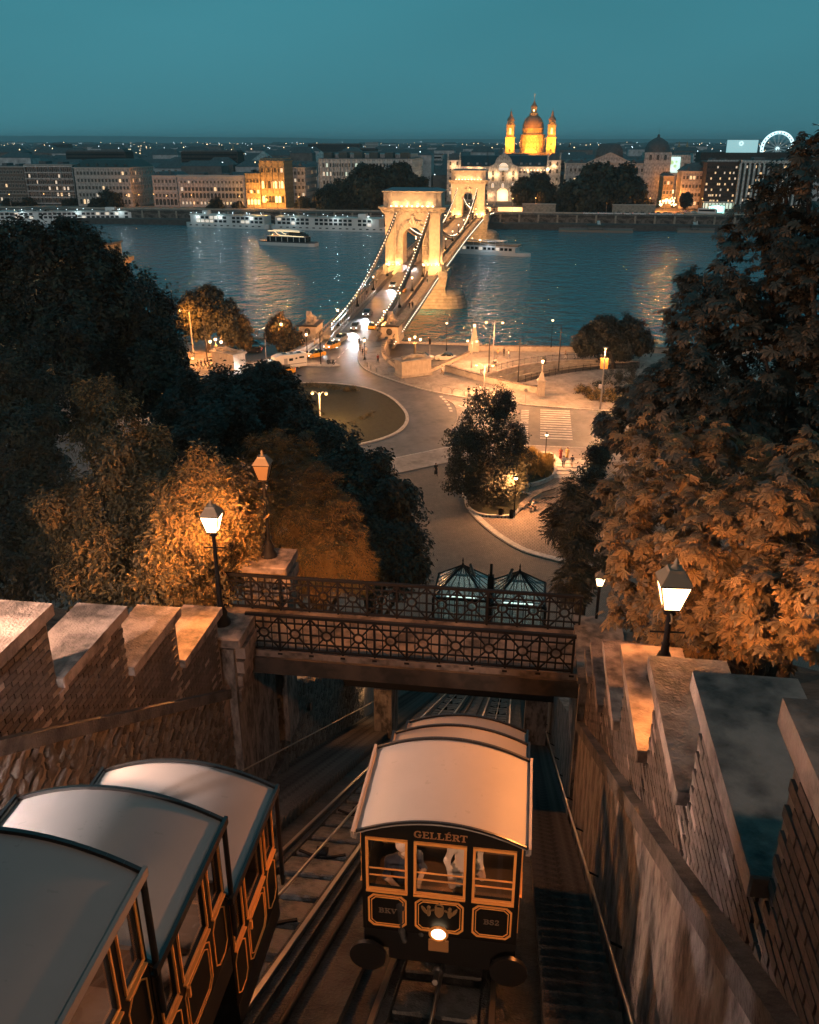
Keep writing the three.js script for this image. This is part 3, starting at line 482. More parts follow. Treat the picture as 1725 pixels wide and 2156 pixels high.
// ================= THE CUTTING: WALLS, FOOTBRIDGE, FUNICULAR =================
const _v = V3(); camera.updateMatrixWorld(true); camera.updateProjectionMatrix();
const inView = (p, m = 1.02) => { _v.copy(p).project(camera); return Math.abs(_v.x) < m && Math.abs(_v.y) < m && _v.z < 1; };
// alike pieces: the ones that show largest become meshes of their own, the rest one mass
function pieces(name, massName, list, geos, mats, parent, most = 300) {
  const q = new THREE.Quaternion(), sc = V3(1, 1, 1), seen = list.filter((p) => inView(p.pos)).sort((a, b) => a.pos.distanceToSquared(EYE) - b.pos.distanceToSquared(EYE)).slice(0, most), set = new Set(seen);
  for (const p of seen) { const m = mesh(name, geos[p.g % geos.length], mats[p.m % mats.length], parent, { metric: false }); m.position.copy(p.pos); if (p.q) m.quaternion.copy(p.q); if (p.s) m.scale.copy(p.s); }
  const rest = list.filter((p) => !set.has(p)); if (!rest.length) return;
  mats.forEach((m, k) => { const part = rest.filter((p) => p.m % mats.length === k); if (part.length) mass(massName, part, geos, m, parent, 'stuff'); });
}
const chamfer = (w, h, d, c) => metric(join([slab(-w / 2, w / 2, -h / 2, h / 2, -d / 2 + c, d / 2 - c), taper(w, d - 2 * c, 0, w - c, d - 2 * c, c).translate(0, h / 2, 0)]));
const roundBox = (w, h, d, b) => { const s = new THREE.Shape(), x = w / 2 - b, y = h / 2 - b; s.moveTo(-x, -y); s.lineTo(x, -y); s.lineTo(x, y); s.lineTo(-x, y); s.closePath(); const g = new THREE.ExtrudeGeometry(s, { depth: d - 2 * b, bevelEnabled: true, bevelThickness: b, bevelSize: b, bevelSegments: 1 }); return g.translate(0, 0, -(d - 2 * b) / 2); };
const brickMats = [0, 1, 2, 3].map((i) => std('brick_' + ['brown', 'dark', 'grey', 'pale'][i], [[0.070, 0.055, 0.048], [0.050, 0.042, 0.038], [0.085, 0.072, 0.065], [0.24, 0.20, 0.18]][i], 0.9, { map: re(T_grain, 0.7), bumpMap: re(T_bump, 0.3), bumpScale: 0.006 }));
const rubMats = [0, 1, 2].map((i) => std('rubble_' + ['brown', 'grey', 'pale'][i], [[0.09, 0.08, 0.072], [0.12, 0.11, 0.10], [0.17, 0.155, 0.14]][i], 0.92, { map: re(T_grain, 0.7), bumpMap: re(T_bump, 0.3), bumpScale: 0.02 }));
const LSTEP = [[38.4, 0.4, -4.0], [37.15, -4.0, -6.2], [35.85, -6.2, -8.42], [34.58, -8.42, -10.64], [33.3, -10.64, -12.86], [32.05, -12.86, -15.06], [30.8, -15.06, -17.32]];
const RSTEP = [[39.2, 0.2, -2.4], [37.8, -2.4, -4.78], [36.4, -4.78, -7.22], [35.05, -7.22, -9.64], [33.63, -9.64, -12.24], [32.2, -12.24, -14.68], [30.8, -14.68, -17.1], [29.85, -17.1, -18.3]];
function stepWall(name, label, steps, face, dir, cornice, seed) {
  // face: x of the inner face; dir: +1 when the face looks towards +x
  const t = thing(name, label, 'wall'), r = rng(seed), back = face - dir * 0.75, X0 = Math.min(face - dir * 0.02, back), X1 = Math.max(face - dir * 0.02, back);
  const zy = [[steps[0][1], TR(steps[0][1]) + cornice]]; for (const [y, a, b] of steps) zy.push([a, y - 0.2], [b, y - 0.2]); const e = steps[steps.length - 1][2]; zy.push([e, TR(e) + cornice]);
  mesh('masonry', sidePlate(zy, X0, X1), M.mortar, t);
  const lo = dir > 0 ? [face - 1.0, face + 0.04] : [face - 0.1, face + 1.0], lz = [[4, TR(4) - 0.8], [4, TR(4) + cornice], [-58, TR(-58) + cornice], [-58, TR(-58) - 0.8]];
  mesh('lower_wall', sidePlate(lz, lo[0], lo[1]), dir > 0 ? M.mortar : M.wallStone, t);
  mesh('cornice', sidePlate([[4, TR(4) + cornice], [4, TR(4) + cornice + 0.26], [e, TR(e) + cornice + 0.26], [e, TR(e) + cornice]], Math.min(face - dir * 0.4, face + dir * 0.17), Math.max(face - dir * 0.4, face + dir * 0.17)), M.steps, t);
  for (const [y, a, b] of steps) { const w = 0.95, L = a - b + 0.1; const g = roundBox(w, 0.2, L, 0.018); mesh('coping_stone', metric(g.translate((face + back) / 2 + dir * 0.02, y - 0.1, (a + b) / 2 - 0.02)), M.capStone, t); }
  const list = []; let row = 0;
  for (let y = 24; y < 39; y += 0.104, row++) for (let z = 0.2 - (row % 2) * 0.15; z > e; z -= 0.30) {
    const st = steps.find(([, a, b]) => z - 0.14 <= a && z - 0.29 >= b - 0.01); if (!st || y + 0.05 > st[0] - 0.21 || y - 0.05 < TR(z) + cornice - 0.12) continue;
    list.push({ pos: V3(face + dir * (r() * 0.008 - 0.046), y, z - 0.15), g: Math.floor(r() * 3), m: r() < 0.05 ? 3 : Math.floor(r() * 3), s: V3(1, 1, 0.96 + r() * 0.05) });
  }
  const bg = [0, 1, 2].map((i) => metric(new THREE.BoxGeometry(0.1, 0.086 + i * 0.002, 0.282).translate(0, 0, 0)));
  pieces('brick', 'bricks', list, bg, brickMats, t, 300);
  return t;
}
const leftWall = stepWall('stepped_parapet', 'stepped brick parapet on a rubble wall left of the funicular, with lantern end', LSTEP, -7.05, 1, 3.2, 21);
const rightWall = stepWall('stepped_parapet', 'stepped brick parapet with blotched stone caps right of the funicular', RSTEP, 1.8, -1, 3.02, 22);
{ // rubble stones of the lower left wall, each a stone; drip moulding and holes on the right
  const r = rng(77), list = [], shapes = [0, 1, 2, 3].map((k) => { const g = new THREE.IcosahedronGeometry(0.5, 1), p = g.attributes.position, rr = rng(500 + k), j = new Map(); for (let i = 0; i < p.count; i++) { const key = [p.getX(i), p.getY(i), p.getZ(i)].map((v) => v.toFixed(3)).join(); if (!j.has(key)) j.set(key, 0.82 + rr() * 0.3); const f = j.get(key); const sq = (v) => Math.sign(v) * Math.pow(Math.abs(v * 2), 0.6) / 2; p.setXYZ(i, sq(p.getX(i)) * f * 0.7, sq(p.getY(i)) * f, sq(p.getZ(i)) * f); } g.computeVertexNormals(); return metric(g); });
  let row = 0;
  for (let h = 0.1; h < 3.1; h += 0.17 + 0.0 * row, row++) for (let z = 1; z > -34; ) { const L = 0.2 + r() * 0.22; list.push({ pos: V3(-7.03 + r() * 0.02, TR(z) + h + (r() - 0.5) * 0.05, z - L / 2), g: Math.floor(r() * 4), m: Math.floor(r() * 3), s: V3(0.16 + r() * 0.08, 0.18 + r() * 0.03, L * 1.04), q: new THREE.Quaternion().setFromEuler(new THREE.Euler((r() - 0.5) * 0.5 + 0.5, 0, 0)) }); z -= L; }
  pieces('stone', 'stones', list, shapes, rubMats, leftWall, 300);
  for (const [x, y] of [[610, 1482], [650, 1487], [585, 1480]]) mesh('weep_hole', new THREE.CylinderGeometry(0.16, 0.16, 0.2, 10).rotateZ(Math.PI / 2).translate(-6.96, ax(x, y, -6.95).y, ax(x, y, -6.95).z), M.black, leftWall);
  mesh('handrail', [rod([-6.75, TR(-5) + 1.0, -5], [-6.75, TR(-50) + 1.0, -50], 0.024)], M.girder, leftWall); mesh('handrail', rod([1.5, TR(-2) + 0.95, -2], [1.5, TR(-44) + 0.95, -44], 0.028), M.steel, rightWall);
  const br = []; for (let z = -6; z > -42; z -= 3) br.push(rod([1.5, TR(z) + 0.95, z], [1.72, TR(z) + 0.85, z], 0.02, 0.02, 5)); mesh('handrail_brackets', br, M.iron, rightWall);
}
{ // end piers of the footbridge
  const p = thing('lantern_pier', 'square stone pier with stepped corbels carrying the lit lantern beside the footbridge', 'pier');
  mesh('shaft', slab(-7.85, -6.75, 24, 29.62, -18.42, -17.36), M.wallStone, p); mesh('cap', metric(roundBox(1.35, 0.26, 1.3, 0.03).translate(-7.2, 29.87, -17.88)), M.capStone, p);
  for (let i = 0; i < 4; i++) mesh('corbel', slab(-6.76, -6.5 + 0 - i * 0.06, 29.3 - i * 0.42, 29.62 - i * 0.42, -18.44 - 0.004 * i, -17.5), M.capStone, p);
  mesh('corbel', slab(-7.8, -6.95, 27.5, 28.6, -17.36, -16.9), M.capStone, p);
  const q = copy(p, 'square stone pier with a moulded cap carrying the unlit lantern behind the footbridge', [0.12, 0.05, -3.75]); 
  const s = thing('bridge_abutment', 'plain stone pier at the right end of the footbridge', 'pier'); mesh('shaft', slab(1.62, 2.7, 22, 29.0, -20.9, -18.1), M.wallStone, s); mesh('cap', slab(1.55, 2.8, 29.0, 29.2, -21, -18.0), M.capStone, s);
  const a2 = thing('bridge_abutment', 'dark stone abutment under the left end of the footbridge', 'pier'); mesh('shaft', slab(-8.2, -6.9, 20, 28.5, -20.9, -18.45), M.wallStone, a2); mesh('footing', slab(-8.2, -6.7, 19.5, 23.8, -20.95, -18.5), M.steps, a2);
}
{ // footbridge with pierced railings
  const t = thing('footbridge', 'narrow footbridge with black star-patterned iron railings over the funicular cutting', 'footbridge');
  mesh('deck', slab(-8.6, 3.2, 28.82, 29.0, -20.62, -18.42), std('footbridge_deck', [0.12, 0.10, 0.09], 0.85, { map: re(T_stain, 2) }), t); mesh('edge_beam', slab(-8.1, 2.2, 28.36, 28.82, -18.52, -18.34), std('rusty_beam', [0.03, 0.022, 0.017], 0.8, { map: re(T_stain, 2) }), t); mesh('edge_beam', slab(-8.1, 2.2, 28.36, 28.82, -20.7, -20.52), M.iron, t);
  mesh('soffit', slab(-8.1, 2.2, 28.42, 28.8, -20.5, -18.54), M.iron, t);
  const P = 0.815, y0 = 29.06, y1 = 30.03, cy = (y0 + y1) / 2 - 0.02, ring = new THREE.TorusGeometry(0.125, 0.032, 6, 18);
  for (const [z, x0, n] of [[-18.46, -6.72, 10], [-20.5, -8.1, 12]]) {
    const rl = sub('railing', t); const g = (n2, geo) => mesh(n2, geo, M.iron, rl);
    g('top_rail', box(n * P + 0.1, 0.075, 0.09, x0 + n * P / 2, y1, z)); g('bottom_rail', box(n * P, 0.05, 0.06, x0 + n * P / 2, y0, z)); g('upper_rail', box(n * P, 0.035, 0.04, x0 + n * P / 2, y1 - 0.2, z)); g('lower_rail', box(n * P, 0.035, 0.04, x0 + n * P / 2, y0 + 0.2, z));
    for (let i = 0; i < n; i++) {
      const cx = x0 + (i + 0.5) * P, R = ring.clone().translate(cx, cy, z); g('ring', R);
      for (const [sx, sy] of [[1, 1], [-1, 1], [1, -1], [-1, -1]]) { const a = [cx + sx * 0.1, cy + sy * 0.1, z + 0.004], b = [cx + sx * P * 0.47, cy + sy * 0.44, z + 0.004]; g('diagonal', bar(a, b, 0.04, 0.035)); }
      g('spoke', bar([cx, cy + 0.12, z], [cx, y1, z], 0.038, 0.036)); g('spoke', bar([cx, y0, z], [cx, cy - 0.12, z], 0.038, 0.036));
      g('crossbar', [bar([cx - P / 2, cy, z - 0.003], [cx - 0.12, cy, z - 0.003], 0.035), bar([cx + 0.12, cy, z - 0.003], [cx + P / 2, cy, z - 0.003], 0.035)]);
    }
    for (let i = 0; i <= n; i++) g('post', [box(0.055, y1 - y0 + 0.16, 0.055, x0 + i * P, (y0 + y1) / 2 - 0.08, z), box(0.12, 0.05, 0.12, x0 + i * P, y0 - 0.12, z)]);
    for (let i = 0; i < n * 2; i++) g('baluster', bar([x0 + (i + 0.5) * P / 2, y0, z - 0.006], [x0 + (i + 0.5) * P / 2, y1, z - 0.006], 0.022));
  }
  const low = thing('lower_crossing', 'dark lower crossing with pale abutments over the track beyond the footbridge', 'footbridge');
  mesh('deck', slab(-8, 2.6, 20.55, 21.2, -33.4, -30), M.iron, low); mesh('girder', slab(-8, 2.6, 20.1, 20.55, -30.2, -29.9), M.iron, low);
  mesh('abutment', slab(-5.7, -4.95, TR(-31) - 1.5, 20.1, -31.8, -30), M.wallStone, low); mesh('abutment', slab(0.6, 1.5, TR(-31) - 1.5, 20.1, -31.8, -30), M.wallStone, low);
}
// tracks, sleepers, cable
function track(label, xc) {
  const t = thing('funicular_track', label, 'railway track'), up = V3(0, 0.5867, 1).normalize(), q = new THREE.Quaternion().setFromUnitVectors(V3(0, 0, 1), up);
  for (const s of [-1, 1]) { mesh('rail', [bar([xc + s * 0.725, TR(4) + 0.16, 4], [xc + s * 0.725, TR(-57) + 0.16, -57], 0.075, 0.05), bar([xc + s * 0.725, TR(4) + 0.08, 4], [xc + s * 0.725, TR(-57) + 0.08, -57], 0.03, 0.12)], M.steel, t); mesh('rail_bed', bar([xc + s * 0.725, TR(4) - 0.04, 4], [xc + s * 0.725, TR(-57) - 0.04, -57], 0.3, 0.16), M.trackbed, t); }
  const slabG = metric(roundBox(1.1, 0.14, 1.05, 0.03)), sl = []; for (let z = -1; z > -56; z -= 1.18) sl.push({ pos: V3(xc, TR(z) - 0.06, z), g: 0, m: 0, q }); pieces('bed_slab', 'bed_slabs', sl, [slabG], [std('bed_slab', [0.085, 0.082, 0.078], 0.9, { map: re(T_stain, 1.6), bumpMap: re(T_bump, 0.4), bumpScale: 0.02 })], t, 60);
  for (let z = -3; z > -50; z -= 3.54) { const y = TR(z) + 0.09; mesh('cable_roller', [new THREE.CylinderGeometry(0.1, 0.1, 0.22, 10).rotateZ(Math.PI / 2).translate(xc, y, z), bar([xc - 0.5, y - 0.04, z], [xc, y - 0.08, z + 0.14], 0.05), bar([xc + 0.5, y - 0.04, z], [xc, y - 0.08, z + 0.14], 0.05)], M.iron, t); }
  mesh('cable', rod([xc, TR(4) + 0.22, 4], [xc, TR(-57) + 0.22, -57], 0.03), M.steel, t); return t;
}
track('pair of steel rails with slabs and cable under the front funicular car', -0.75); track('pair of steel rails with slabs and cable under the left funicular car', -3.75);
{ const c = thing('centre_channel', 'dark concrete cable channel between the two funicular tracks', 'channel'); mesh('channel', [sidePlate([[4, TR(4) - 0.1], [4, TR(4) + 0.05], [-57, TR(-57) + 0.05], [-57, TR(-57) - 0.1]], -2.62, -1.9)], M.trackbed, c); mesh('pipe', rod([-2.5, TR(3) + 0.16, 3], [-2.5, TR(-57) + 0.16, -57], 0.05), M.iron, c);
  for (const [nm, x0, x1, lb, sd] of [['service_stair', 0.62, 1.62, 'worn stone stair climbing between the front car and the right wall', 3], ['service_stair', -6.95, -5.15, 'dark stone stair climbing between the left car and the rubble wall', 4]]) { const s = thing(nm, lb, 'stairs'); s.userData.kind = 'structure'; const g = metric(roundBox(x1 - x0, 0.24, 0.42, 0.015)), list = [], r = rng(sd); for (let z = -1; z > -57; z -= 0.36) list.push({ pos: V3((x0 + x1) / 2, TR(z) + 0.02 + r() * 0.02, z), g: 0, m: 0 }); pieces('step', 'steps', list, [g], [M.steps], s, 110); } }
// the cars
const gold = std('gold_paint', [0.72, 0.31, 0.08], 0.45), roofMat = std('car_roof_paint', [0.25, 0.235, 0.23], 0.6, { map: re(T_roof, 1.4) }), trimMat = std('roof_trim', [0.24, 0.20, 0.18], 0.6), panelMat = std('car_panel', [0.007, 0.006, 0.0055], 0.5, { specularIntensity: 0.4 }), paneMat = std('car_window_pane', [1, 1, 1], 0.03, { transmission: 1, thickness: 0 }), woodMat = std('car_interior_wood', [0.10, 0.05, 0.025], 0.6);
const font = await new FontLoader().loadAsync('fonts/droid/droid_serif_bold.typeface.json');
const text = (s, h, d = 0.008) => { const g = new TextGeometry(s, { font, size: h, depth: d, curveSegments: 4 }); g.computeBoundingBox(); return g.translate(-(g.boundingBox.max.x + g.boundingBox.min.x) / 2, -(g.boundingBox.max.y + g.boundingBox.min.y) / 2, 0); };
const rectFrame = (x0, x1, y0, y1, w, d) => [slab(x0, x1, y1 - w, y1, 0, d), slab(x0, x1, y0, y0 + w, 0, d), slab(x0, x0 + w, y0 + w, y1 - w, 0, d), slab(x1 - w, x1, y0 + w, y1 - w, 0, d)];
const oct = (x0, x1, y0, y1, c) => [[x0 + c, y0], [x1 - c, y0], [x1, y0 + c], [x1, y1 - c], [x1 - c, y1], [x0 + c, y1], [x0, y1 - c], [x0, y0 + c]];
const octFrame = (x0, x1, y0, y1, c, w, d) => { const s = new THREE.Shape(oct(x0, x1, y0, y1, c).map((p) => new THREE.Vector2(...p))); s.holes.push(new THREE.Path(oct(x0 + w, x1 - w, y0 + w, y1 - w, c * 0.9).map((p) => new THREE.Vector2(...p)))); return new THREE.ExtrudeGeometry(s, { depth: d, bevelEnabled: false }); };
const wallWith = (outline, holes, d) => { const s = new THREE.Shape(outline.map((p) => new THREE.Vector2(...p))); for (const [x0, x1, y0, y1] of holes) s.holes.push(new THREE.Path([[x0, y0], [x1, y0], [x1, y1], [x0, y1]].map((p) => new THREE.Vector2(...p)))); return new THREE.ExtrudeGeometry(s, { depth: d, bevelEnabled: false }); };
function funicularCar(label, pos, name) {
  const t = thing('funicular_car', label, 'funicular car', pos), HW = 1.03, L = 1.64, DZ = 1.66, DY = 1.0, BOT = -1.66;
  const arcTop = (n = 14, w = HW) => Array.from({ length: n + 1 }, (_, i) => { const x = w - 2 * w * i / n; return [x, 0.25 * (1 - (x / HW) * (x / HW))]; });
  for (let k = 0; k < 3; k++) {
    const c = sub('compartment', t); c.position.set(0, -DY * k, -DZ * k);
    // roof
    const arc = (r, dy) => { const s = new THREE.Shape(); const W = 1.1; for (let i = 0; i <= 44; i++) { const x = -W + 2 * W * i / 44, y = 0.27 * (1 - (x / W) ** 2); i ? s.lineTo(x, y) : s.moveTo(x, y); } for (let i = 44; i >= 0; i--) { const x = -W + 2 * W * i / 44; s.lineTo(x, 0.27 * (1 - (x / W) ** 2) - 0.05); } return new THREE.ExtrudeGeometry(s, { depth: L + 0.03, bevelEnabled: false }).translate(0, 0.03, -L - 0.015); };
    mesh('roof', arc(), roofMat, c); mesh('roof_edge', [rod([-1.1, 0.05, -L], [-1.1, 0.05, 0.06], 0.012)], trimMat, c);
    for (const s of [-1, 1]) mesh('gutter', [box(0.035, 0.09, L + 0.12, s * 1.125, 0.045, -L / 2 + 0.03), box(0.05, 0.03, L + 0.12, s * 1.1, -0.005, -L / 2 + 0.03)], k ? M.black : trimMat, c);
    const lip = []; for (let i = 0; i < 16; i++) { const x0 = -1.1 + 2.2 * i / 16, x1 = -1.1 + 2.2 * (i + 1) / 16, f = (x) => 0.27 * (1 - (x / 1.1) ** 2) + 0.035; lip.push(bar([x0, f(x0), 0.02], [x1, f(x1), 0.02], 0.03, 0.03), bar([x0, f(x0) + 0.012, -L - 0.01], [x1, f(x1) + 0.012, -L - 0.01], 0.035, 0.04)); } mesh('roof_lip', lip.filter((_, i) => i % 2 === 0), M.black, c); mesh('roof_lip', lip.filter((_, i) => i % 2), M.black, c);
    // end wall towards the hill, with three windows and three panels
    const wx = [[-0.97, -0.42], [-0.34, 0.34], [0.42, 0.97]], wy = [-0.93, -0.045];
    for (const z of [-0.05, -L]) mesh('end_wall', wallWith([[-HW, BOT], [HW, BOT], [HW, 0], ...arcTop().slice(1, -1), [-HW, 0]], wx.map(([a, b]) => [a + 0.03, b - 0.03, wy[0] + 0.03, wy[1] - 0.03]), 0.045).translate(0, 0, z), panelMat, c);
    if (k === 0) {
      for (const [a, b] of wx) { mesh('window_frame', rectFrame(a, b, wy[0], wy[1], 0.034, 0.03), gold, c); mesh('window_pane', box(b - a - 0.06, 0.83, 0.006, (a + b) / 2, -0.49, -0.03), paneMat, c); mesh('sill', box(b - a, 0.03, 0.05, (a + b) / 2, -0.925, 0.03), gold, c);
        mesh('panel_outline', octFrame(a + 0.015, b - 0.015, -1.58, -1.02, 0.07, 0.023, 0.012), gold, c); mesh('panel_outline', octFrame(a + 0.058, b - 0.058, -1.537, -1.063, 0.06, 0.01, 0.012), gold, c); }
      mesh('name_lettering', text('GELLÉRT', 0.105).translate(0, 0.085, 0), std('old_gold_letters', [0.26, 0.12, 0.05], 0.5), c); mesh('fleet_lettering', text('BKV', 0.085).translate(-0.69, -1.3, 0), std('dull_letters', [0.12, 0.085, 0.06], 0.6), c); mesh('fleet_lettering', text('BS2', 0.085).translate(0.69, -1.3, 0), std('dull_letters', [0.12, 0.085, 0.06], 0.6), c);
      // crest: crowned shield between two supporters
      const sh = new THREE.Shape(); sh.moveTo(-0.06, 0.06); sh.lineTo(0.06, 0.06); sh.lineTo(0.06, -0.03); sh.quadraticCurveTo(0.05, -0.09, 0, -0.12); sh.quadraticCurveTo(-0.05, -0.09, -0.06, -0.03); sh.closePath();
      const sup = (s) => [ball(0.028, s * 0.14, 0.05, 0.01, 7), new THREE.SphereGeometry(0.05, 8, 6).scale(0.6, 1.5, 0.25).translate(s * 0.14, -0.04, 0.005), bar([s * 0.12, 0.0, 0.01], [s * 0.07, 0.02, 0.01], 0.02), new THREE.SphereGeometry(0.06, 8, 6).scale(0.45, 1.3, 0.2).rotateZ(s * -0.5).translate(s * 0.2, -0.01, 0.0)];
      mesh('crest', [new THREE.ExtrudeGeometry(sh, { depth: 0.012, bevelEnabled: false }), new THREE.TorusGeometry(0.045, 0.014, 5, 12, Math.PI).translate(0, 0.075, 0.008), ball(0.014, 0, 0.13, 0.01, 6), ...sup(1), ...sup(-1)].map((g) => g.translate(0, -1.2, 0)), std('crest_bronze', [0.20, 0.115, 0.05], 0.5), c);
      mesh('headlight_rim', new THREE.TorusGeometry(0.115, 0.022, 8, 24).translate(0, -1.56, 0.05), gold, c); mesh('headlight', new THREE.SphereGeometry(0.11, 16, 10).scale(1, 1, 0.4).translate(0, -1.56, 0.04), glow('warm_headlight', [1, 0.72, 0.42], 5), c);
      mesh('plate', box(0.27, 0.2, 0.02, 0, -1.8, 0.03), std('dull_brass_plate', [0.30, 0.15, 0.06], 0.6), c);
      mesh('chassis', [slab(-HW, HW, -2.05, BOT - 0.01, -L, -0.06), slab(-0.7, 0.7, -2.3, -2.05, -0.5, -0.1)], M.black, c);
      for (const s of [-1, 1]) mesh('buffer', [new THREE.CylinderGeometry(0.25, 0.25, 0.06, 24).rotateX(Math.PI / 2).translate(s * 0.95, -2.02, 0.12), new THREE.CylinderGeometry(0.09, 0.09, 0.3, 12).rotateX(Math.PI / 2).translate(s * 0.95, -2.02, -0.05)], M.black, c);
      mesh('cable_clamp', [ball(0.07, 0, -2.2, 0.1, 8), rod([0, -2.2, 0.1], [0.0, -2.2 + 0.3 * 0.59, 0.42], 0.04)], M.steel, c);
    } else { for (const [a, b] of wx) mesh('window_frame', rectFrame(a, b, wy[0], wy[1], 0.03, 0.02).map((g) => g.translate(0, 0, 0)), gold, c); mesh('chassis', slab(-HW, HW, -2.05, BOT - 0.01, -L, -0.03), M.black, c); }
    // side walls: narrow window, door, narrow window, each with an outlined panel below
    const sx = [[0.06, 0.40], [0.50, 1.14], [1.24, 1.58]];
    for (const s of [-1, 1]) {
      const side = (g) => g.rotateY(s * Math.PI / 2).translate(s * HW, 0, s > 0 ? 0 : -L);   // local x runs along the side
      mesh('side_wall', side(wallWith([[0, BOT], [L, BOT], [L, 0], [0, 0]], sx.map(([a, b]) => [a + 0.03, b - 0.03, -0.80, -0.1]), 0.04).translate(0, 0, -0.04)), panelMat, c);
      for (const [a, b] of sx) { mesh('window_frame', rectFrame(a, b, -0.83, -0.07, 0.017, 0.02).map(side), gold, c); mesh('window_pane', side(box(b - a - 0.06, 0.7, 0.005, (a + b) / 2, -0.45, -0.02)), paneMat, c); mesh('sill', side(box(b - a, 0.02, 0.035, (a + b) / 2, -0.87, 0.02)), gold, c); mesh('panel_outline', side(octFrame(a, b, -1.60, -0.95, 0.09, 0.014, 0.01)), gold, c); if (b - a > 0.5) mesh('panel_outline', side(octFrame(a + 0.05, b - 0.05, -1.55, -1.0, 0.08, 0.01, 0.01)), gold, c); }
      mesh('downpipe', rod([s * 1.1, 0, -L - 0.005], [s * 1.1, -1.5, -L - 0.005], 0.03), M.black, c); mesh('door_handle', box(0.03, 0.12, 0.03, s * (HW + 0.03), -1.0, s * 0.0 - 0.55), gold, c);
    }
    if (k === 0) { mesh('unseen_ceiling_lamp', new THREE.SphereGeometry(0.07, 10, 6).scale(1, 0.6, 1).translate(0.25, 0.05, -0.8), M.lampGlass, c); lamp([0.25, -0.03, -0.8], [1, 0.5, 0.2], 3, 3, c); }  // cabin lamp out of view, placed to light the passengers
    mesh('floor', slab(-HW + 0.04, HW - 0.04, BOT, BOT + 0.05, -L + 0.05, -0.06), woodMat, c); mesh('bench', [slab(-0.95, 0.95, -1.25, -1.18, -L + 0.08, -L + 0.5), slab(-0.95, 0.95, -1.18, -0.7, -L + 0.06, -L + 0.1)], woodMat, c);
    mesh('window_rails', [rod([-1, -0.66, -0.09], [1, -0.66, -0.09], 0.012), rod([-1, -0.78, -0.09], [1, -0.78, -0.09], 0.012)], gold, c);
  }
  return t;
}
const carA = funicularCar('front funicular car with three stepped pale roofs and a lit headlamp', [-0.79, 32.83, -8.5]);
const carB = copy(carA, 'left funicular car with grey stepped roofs, cut off by the picture corner', [-3.88, 35.71, -3.16]);
{ // glass roofs of the lower station
  const frame = M.iron, gl = std('station_glass', [0.9, 0.95, 0.95], 0.08, { transmission: 0.85, thickness: 0 });
  const ap = [az(975, 1190, -63.2), az(1095, 1203, -63.2)], W = 4.3;
  ap.forEach((p, i) => {
    const t = thing('station_pavilion', i ? 'right glass pavilion with pyramid roof at the lower station' : 'left glass pavilion with pyramid roof at the lower station', 'glass pavilion', [p.x, 0, -63.2], 0);
    const eave = p.y - 2.0, h = W / 2, base = 1.6;
    for (const [a, b] of [[[-h, h], [h, h]], [[h, h], [h, -h]], [[h, -h], [-h, -h]], [[-h, -h], [-h, h]]]) {
      const N = 5; for (let k = 0; k < N; k++) {
        const m = (u) => [a[0] + (b[0] - a[0]) * u, a[1] + (b[1] - a[1]) * u], q0 = m(k / N), q1 = m((k + 1) / N), g = new THREE.BufferGeometry(), lerp = (q, u) => [q[0] * (1 - u), eave + 2 * u, q[1] * (1 - u)];
        g.setAttribute('position', new THREE.Float32BufferAttribute([...lerp(q0, 0.02), ...lerp(q1, 0.02), ...lerp(q1, 0.97), ...lerp(q0, 0.02), ...lerp(q1, 0.97), ...lerp(q0, 0.97)], 3)); g.computeVertexNormals(); mesh('roof_pane', g, gl, t);
        mesh('glazing_bar', bar([q0[0], eave, q0[1]], [0, eave + 2.02, 0], k ? 0.05 : 0.11, k ? 0.06 : 0.12), frame, t);
        mesh('wall_pane', bar([q0[0] * 0.995, (eave + base) / 2, q0[1] * 0.995], [q1[0] * 0.995, (eave + base) / 2, q1[1] * 0.995], 0.02, eave - base - 0.1), gl, t);
        mesh('mullion', box(k ? 0.06 : 0.2, eave - base, k ? 0.06 : 0.2, q0[0], (eave + base) / 2, q0[1]), frame, t);
      }
      mesh('eaves_beam', bar([a[0], eave, a[1]], [b[0], eave, b[1]], 0.12, 0.2), frame, t); mesh('transom', bar([a[0], eave - 2, a[1]], [b[0], eave - 2, b[1]], 0.08, 0.08), frame, t);
    }
    mesh('plinth', slab(-h, h, -0.5, base, -h, h), M.concrete, t); mesh('finial', lathe([[0.12, 0], [0.04, 0.3], [0.07, 0.4], [0.01, 0.7]]).translate(0, eave + 2, 0), frame, t);
    mesh('unseen_ceiling_lamp', [box(2.4, 0.06, 0.12, 0, eave - 0.5, 0.8), box(2.4, 0.06, 0.12, 0, eave - 0.5, -0.8)], glow('station_tube_lamp', [0.75, 0.95, 0.85], 1.6), t); lamp([0, eave - 0.9, 0], [0.72, 0.95, 0.85], 4.5, 10, t);  // lamps out of view, placed to light the glass pavilions
    for (const x of [-0.9, 0.4]) mesh('notice_board', box(0.8, 1.3, 0.06, x, eave - 1.4, 0.4), std('notice_board', [0.5, 0.52, 0.52], 0.6), t);
  });
  const w = thing('station_wing', 'curved dark and pale horn-like finials between the two glass pavilions', 'ornament', [(ap[0].x + ap[1].x) / 2, 0, -63.2]);
  const horn = (x, s, h, m) => mesh('horn', new THREE.TubeGeometry(new THREE.CatmullRomCurve3([V3(x, 7.2, 0), V3(x + s * 0.1, 8.2, 0), V3(x + s * 0.5, 9.0 + h, 0)]), 10, 0.13, 6), m, w);
  mesh('post', box(0.5, 8.6, 0.5, 0, 4.3, 0), frame, w); horn(0, 0, 0.6, frame); horn(-1.2, -1, 0.5, M.capStone); horn(1.2, 1, 0.3, M.capStone);
}
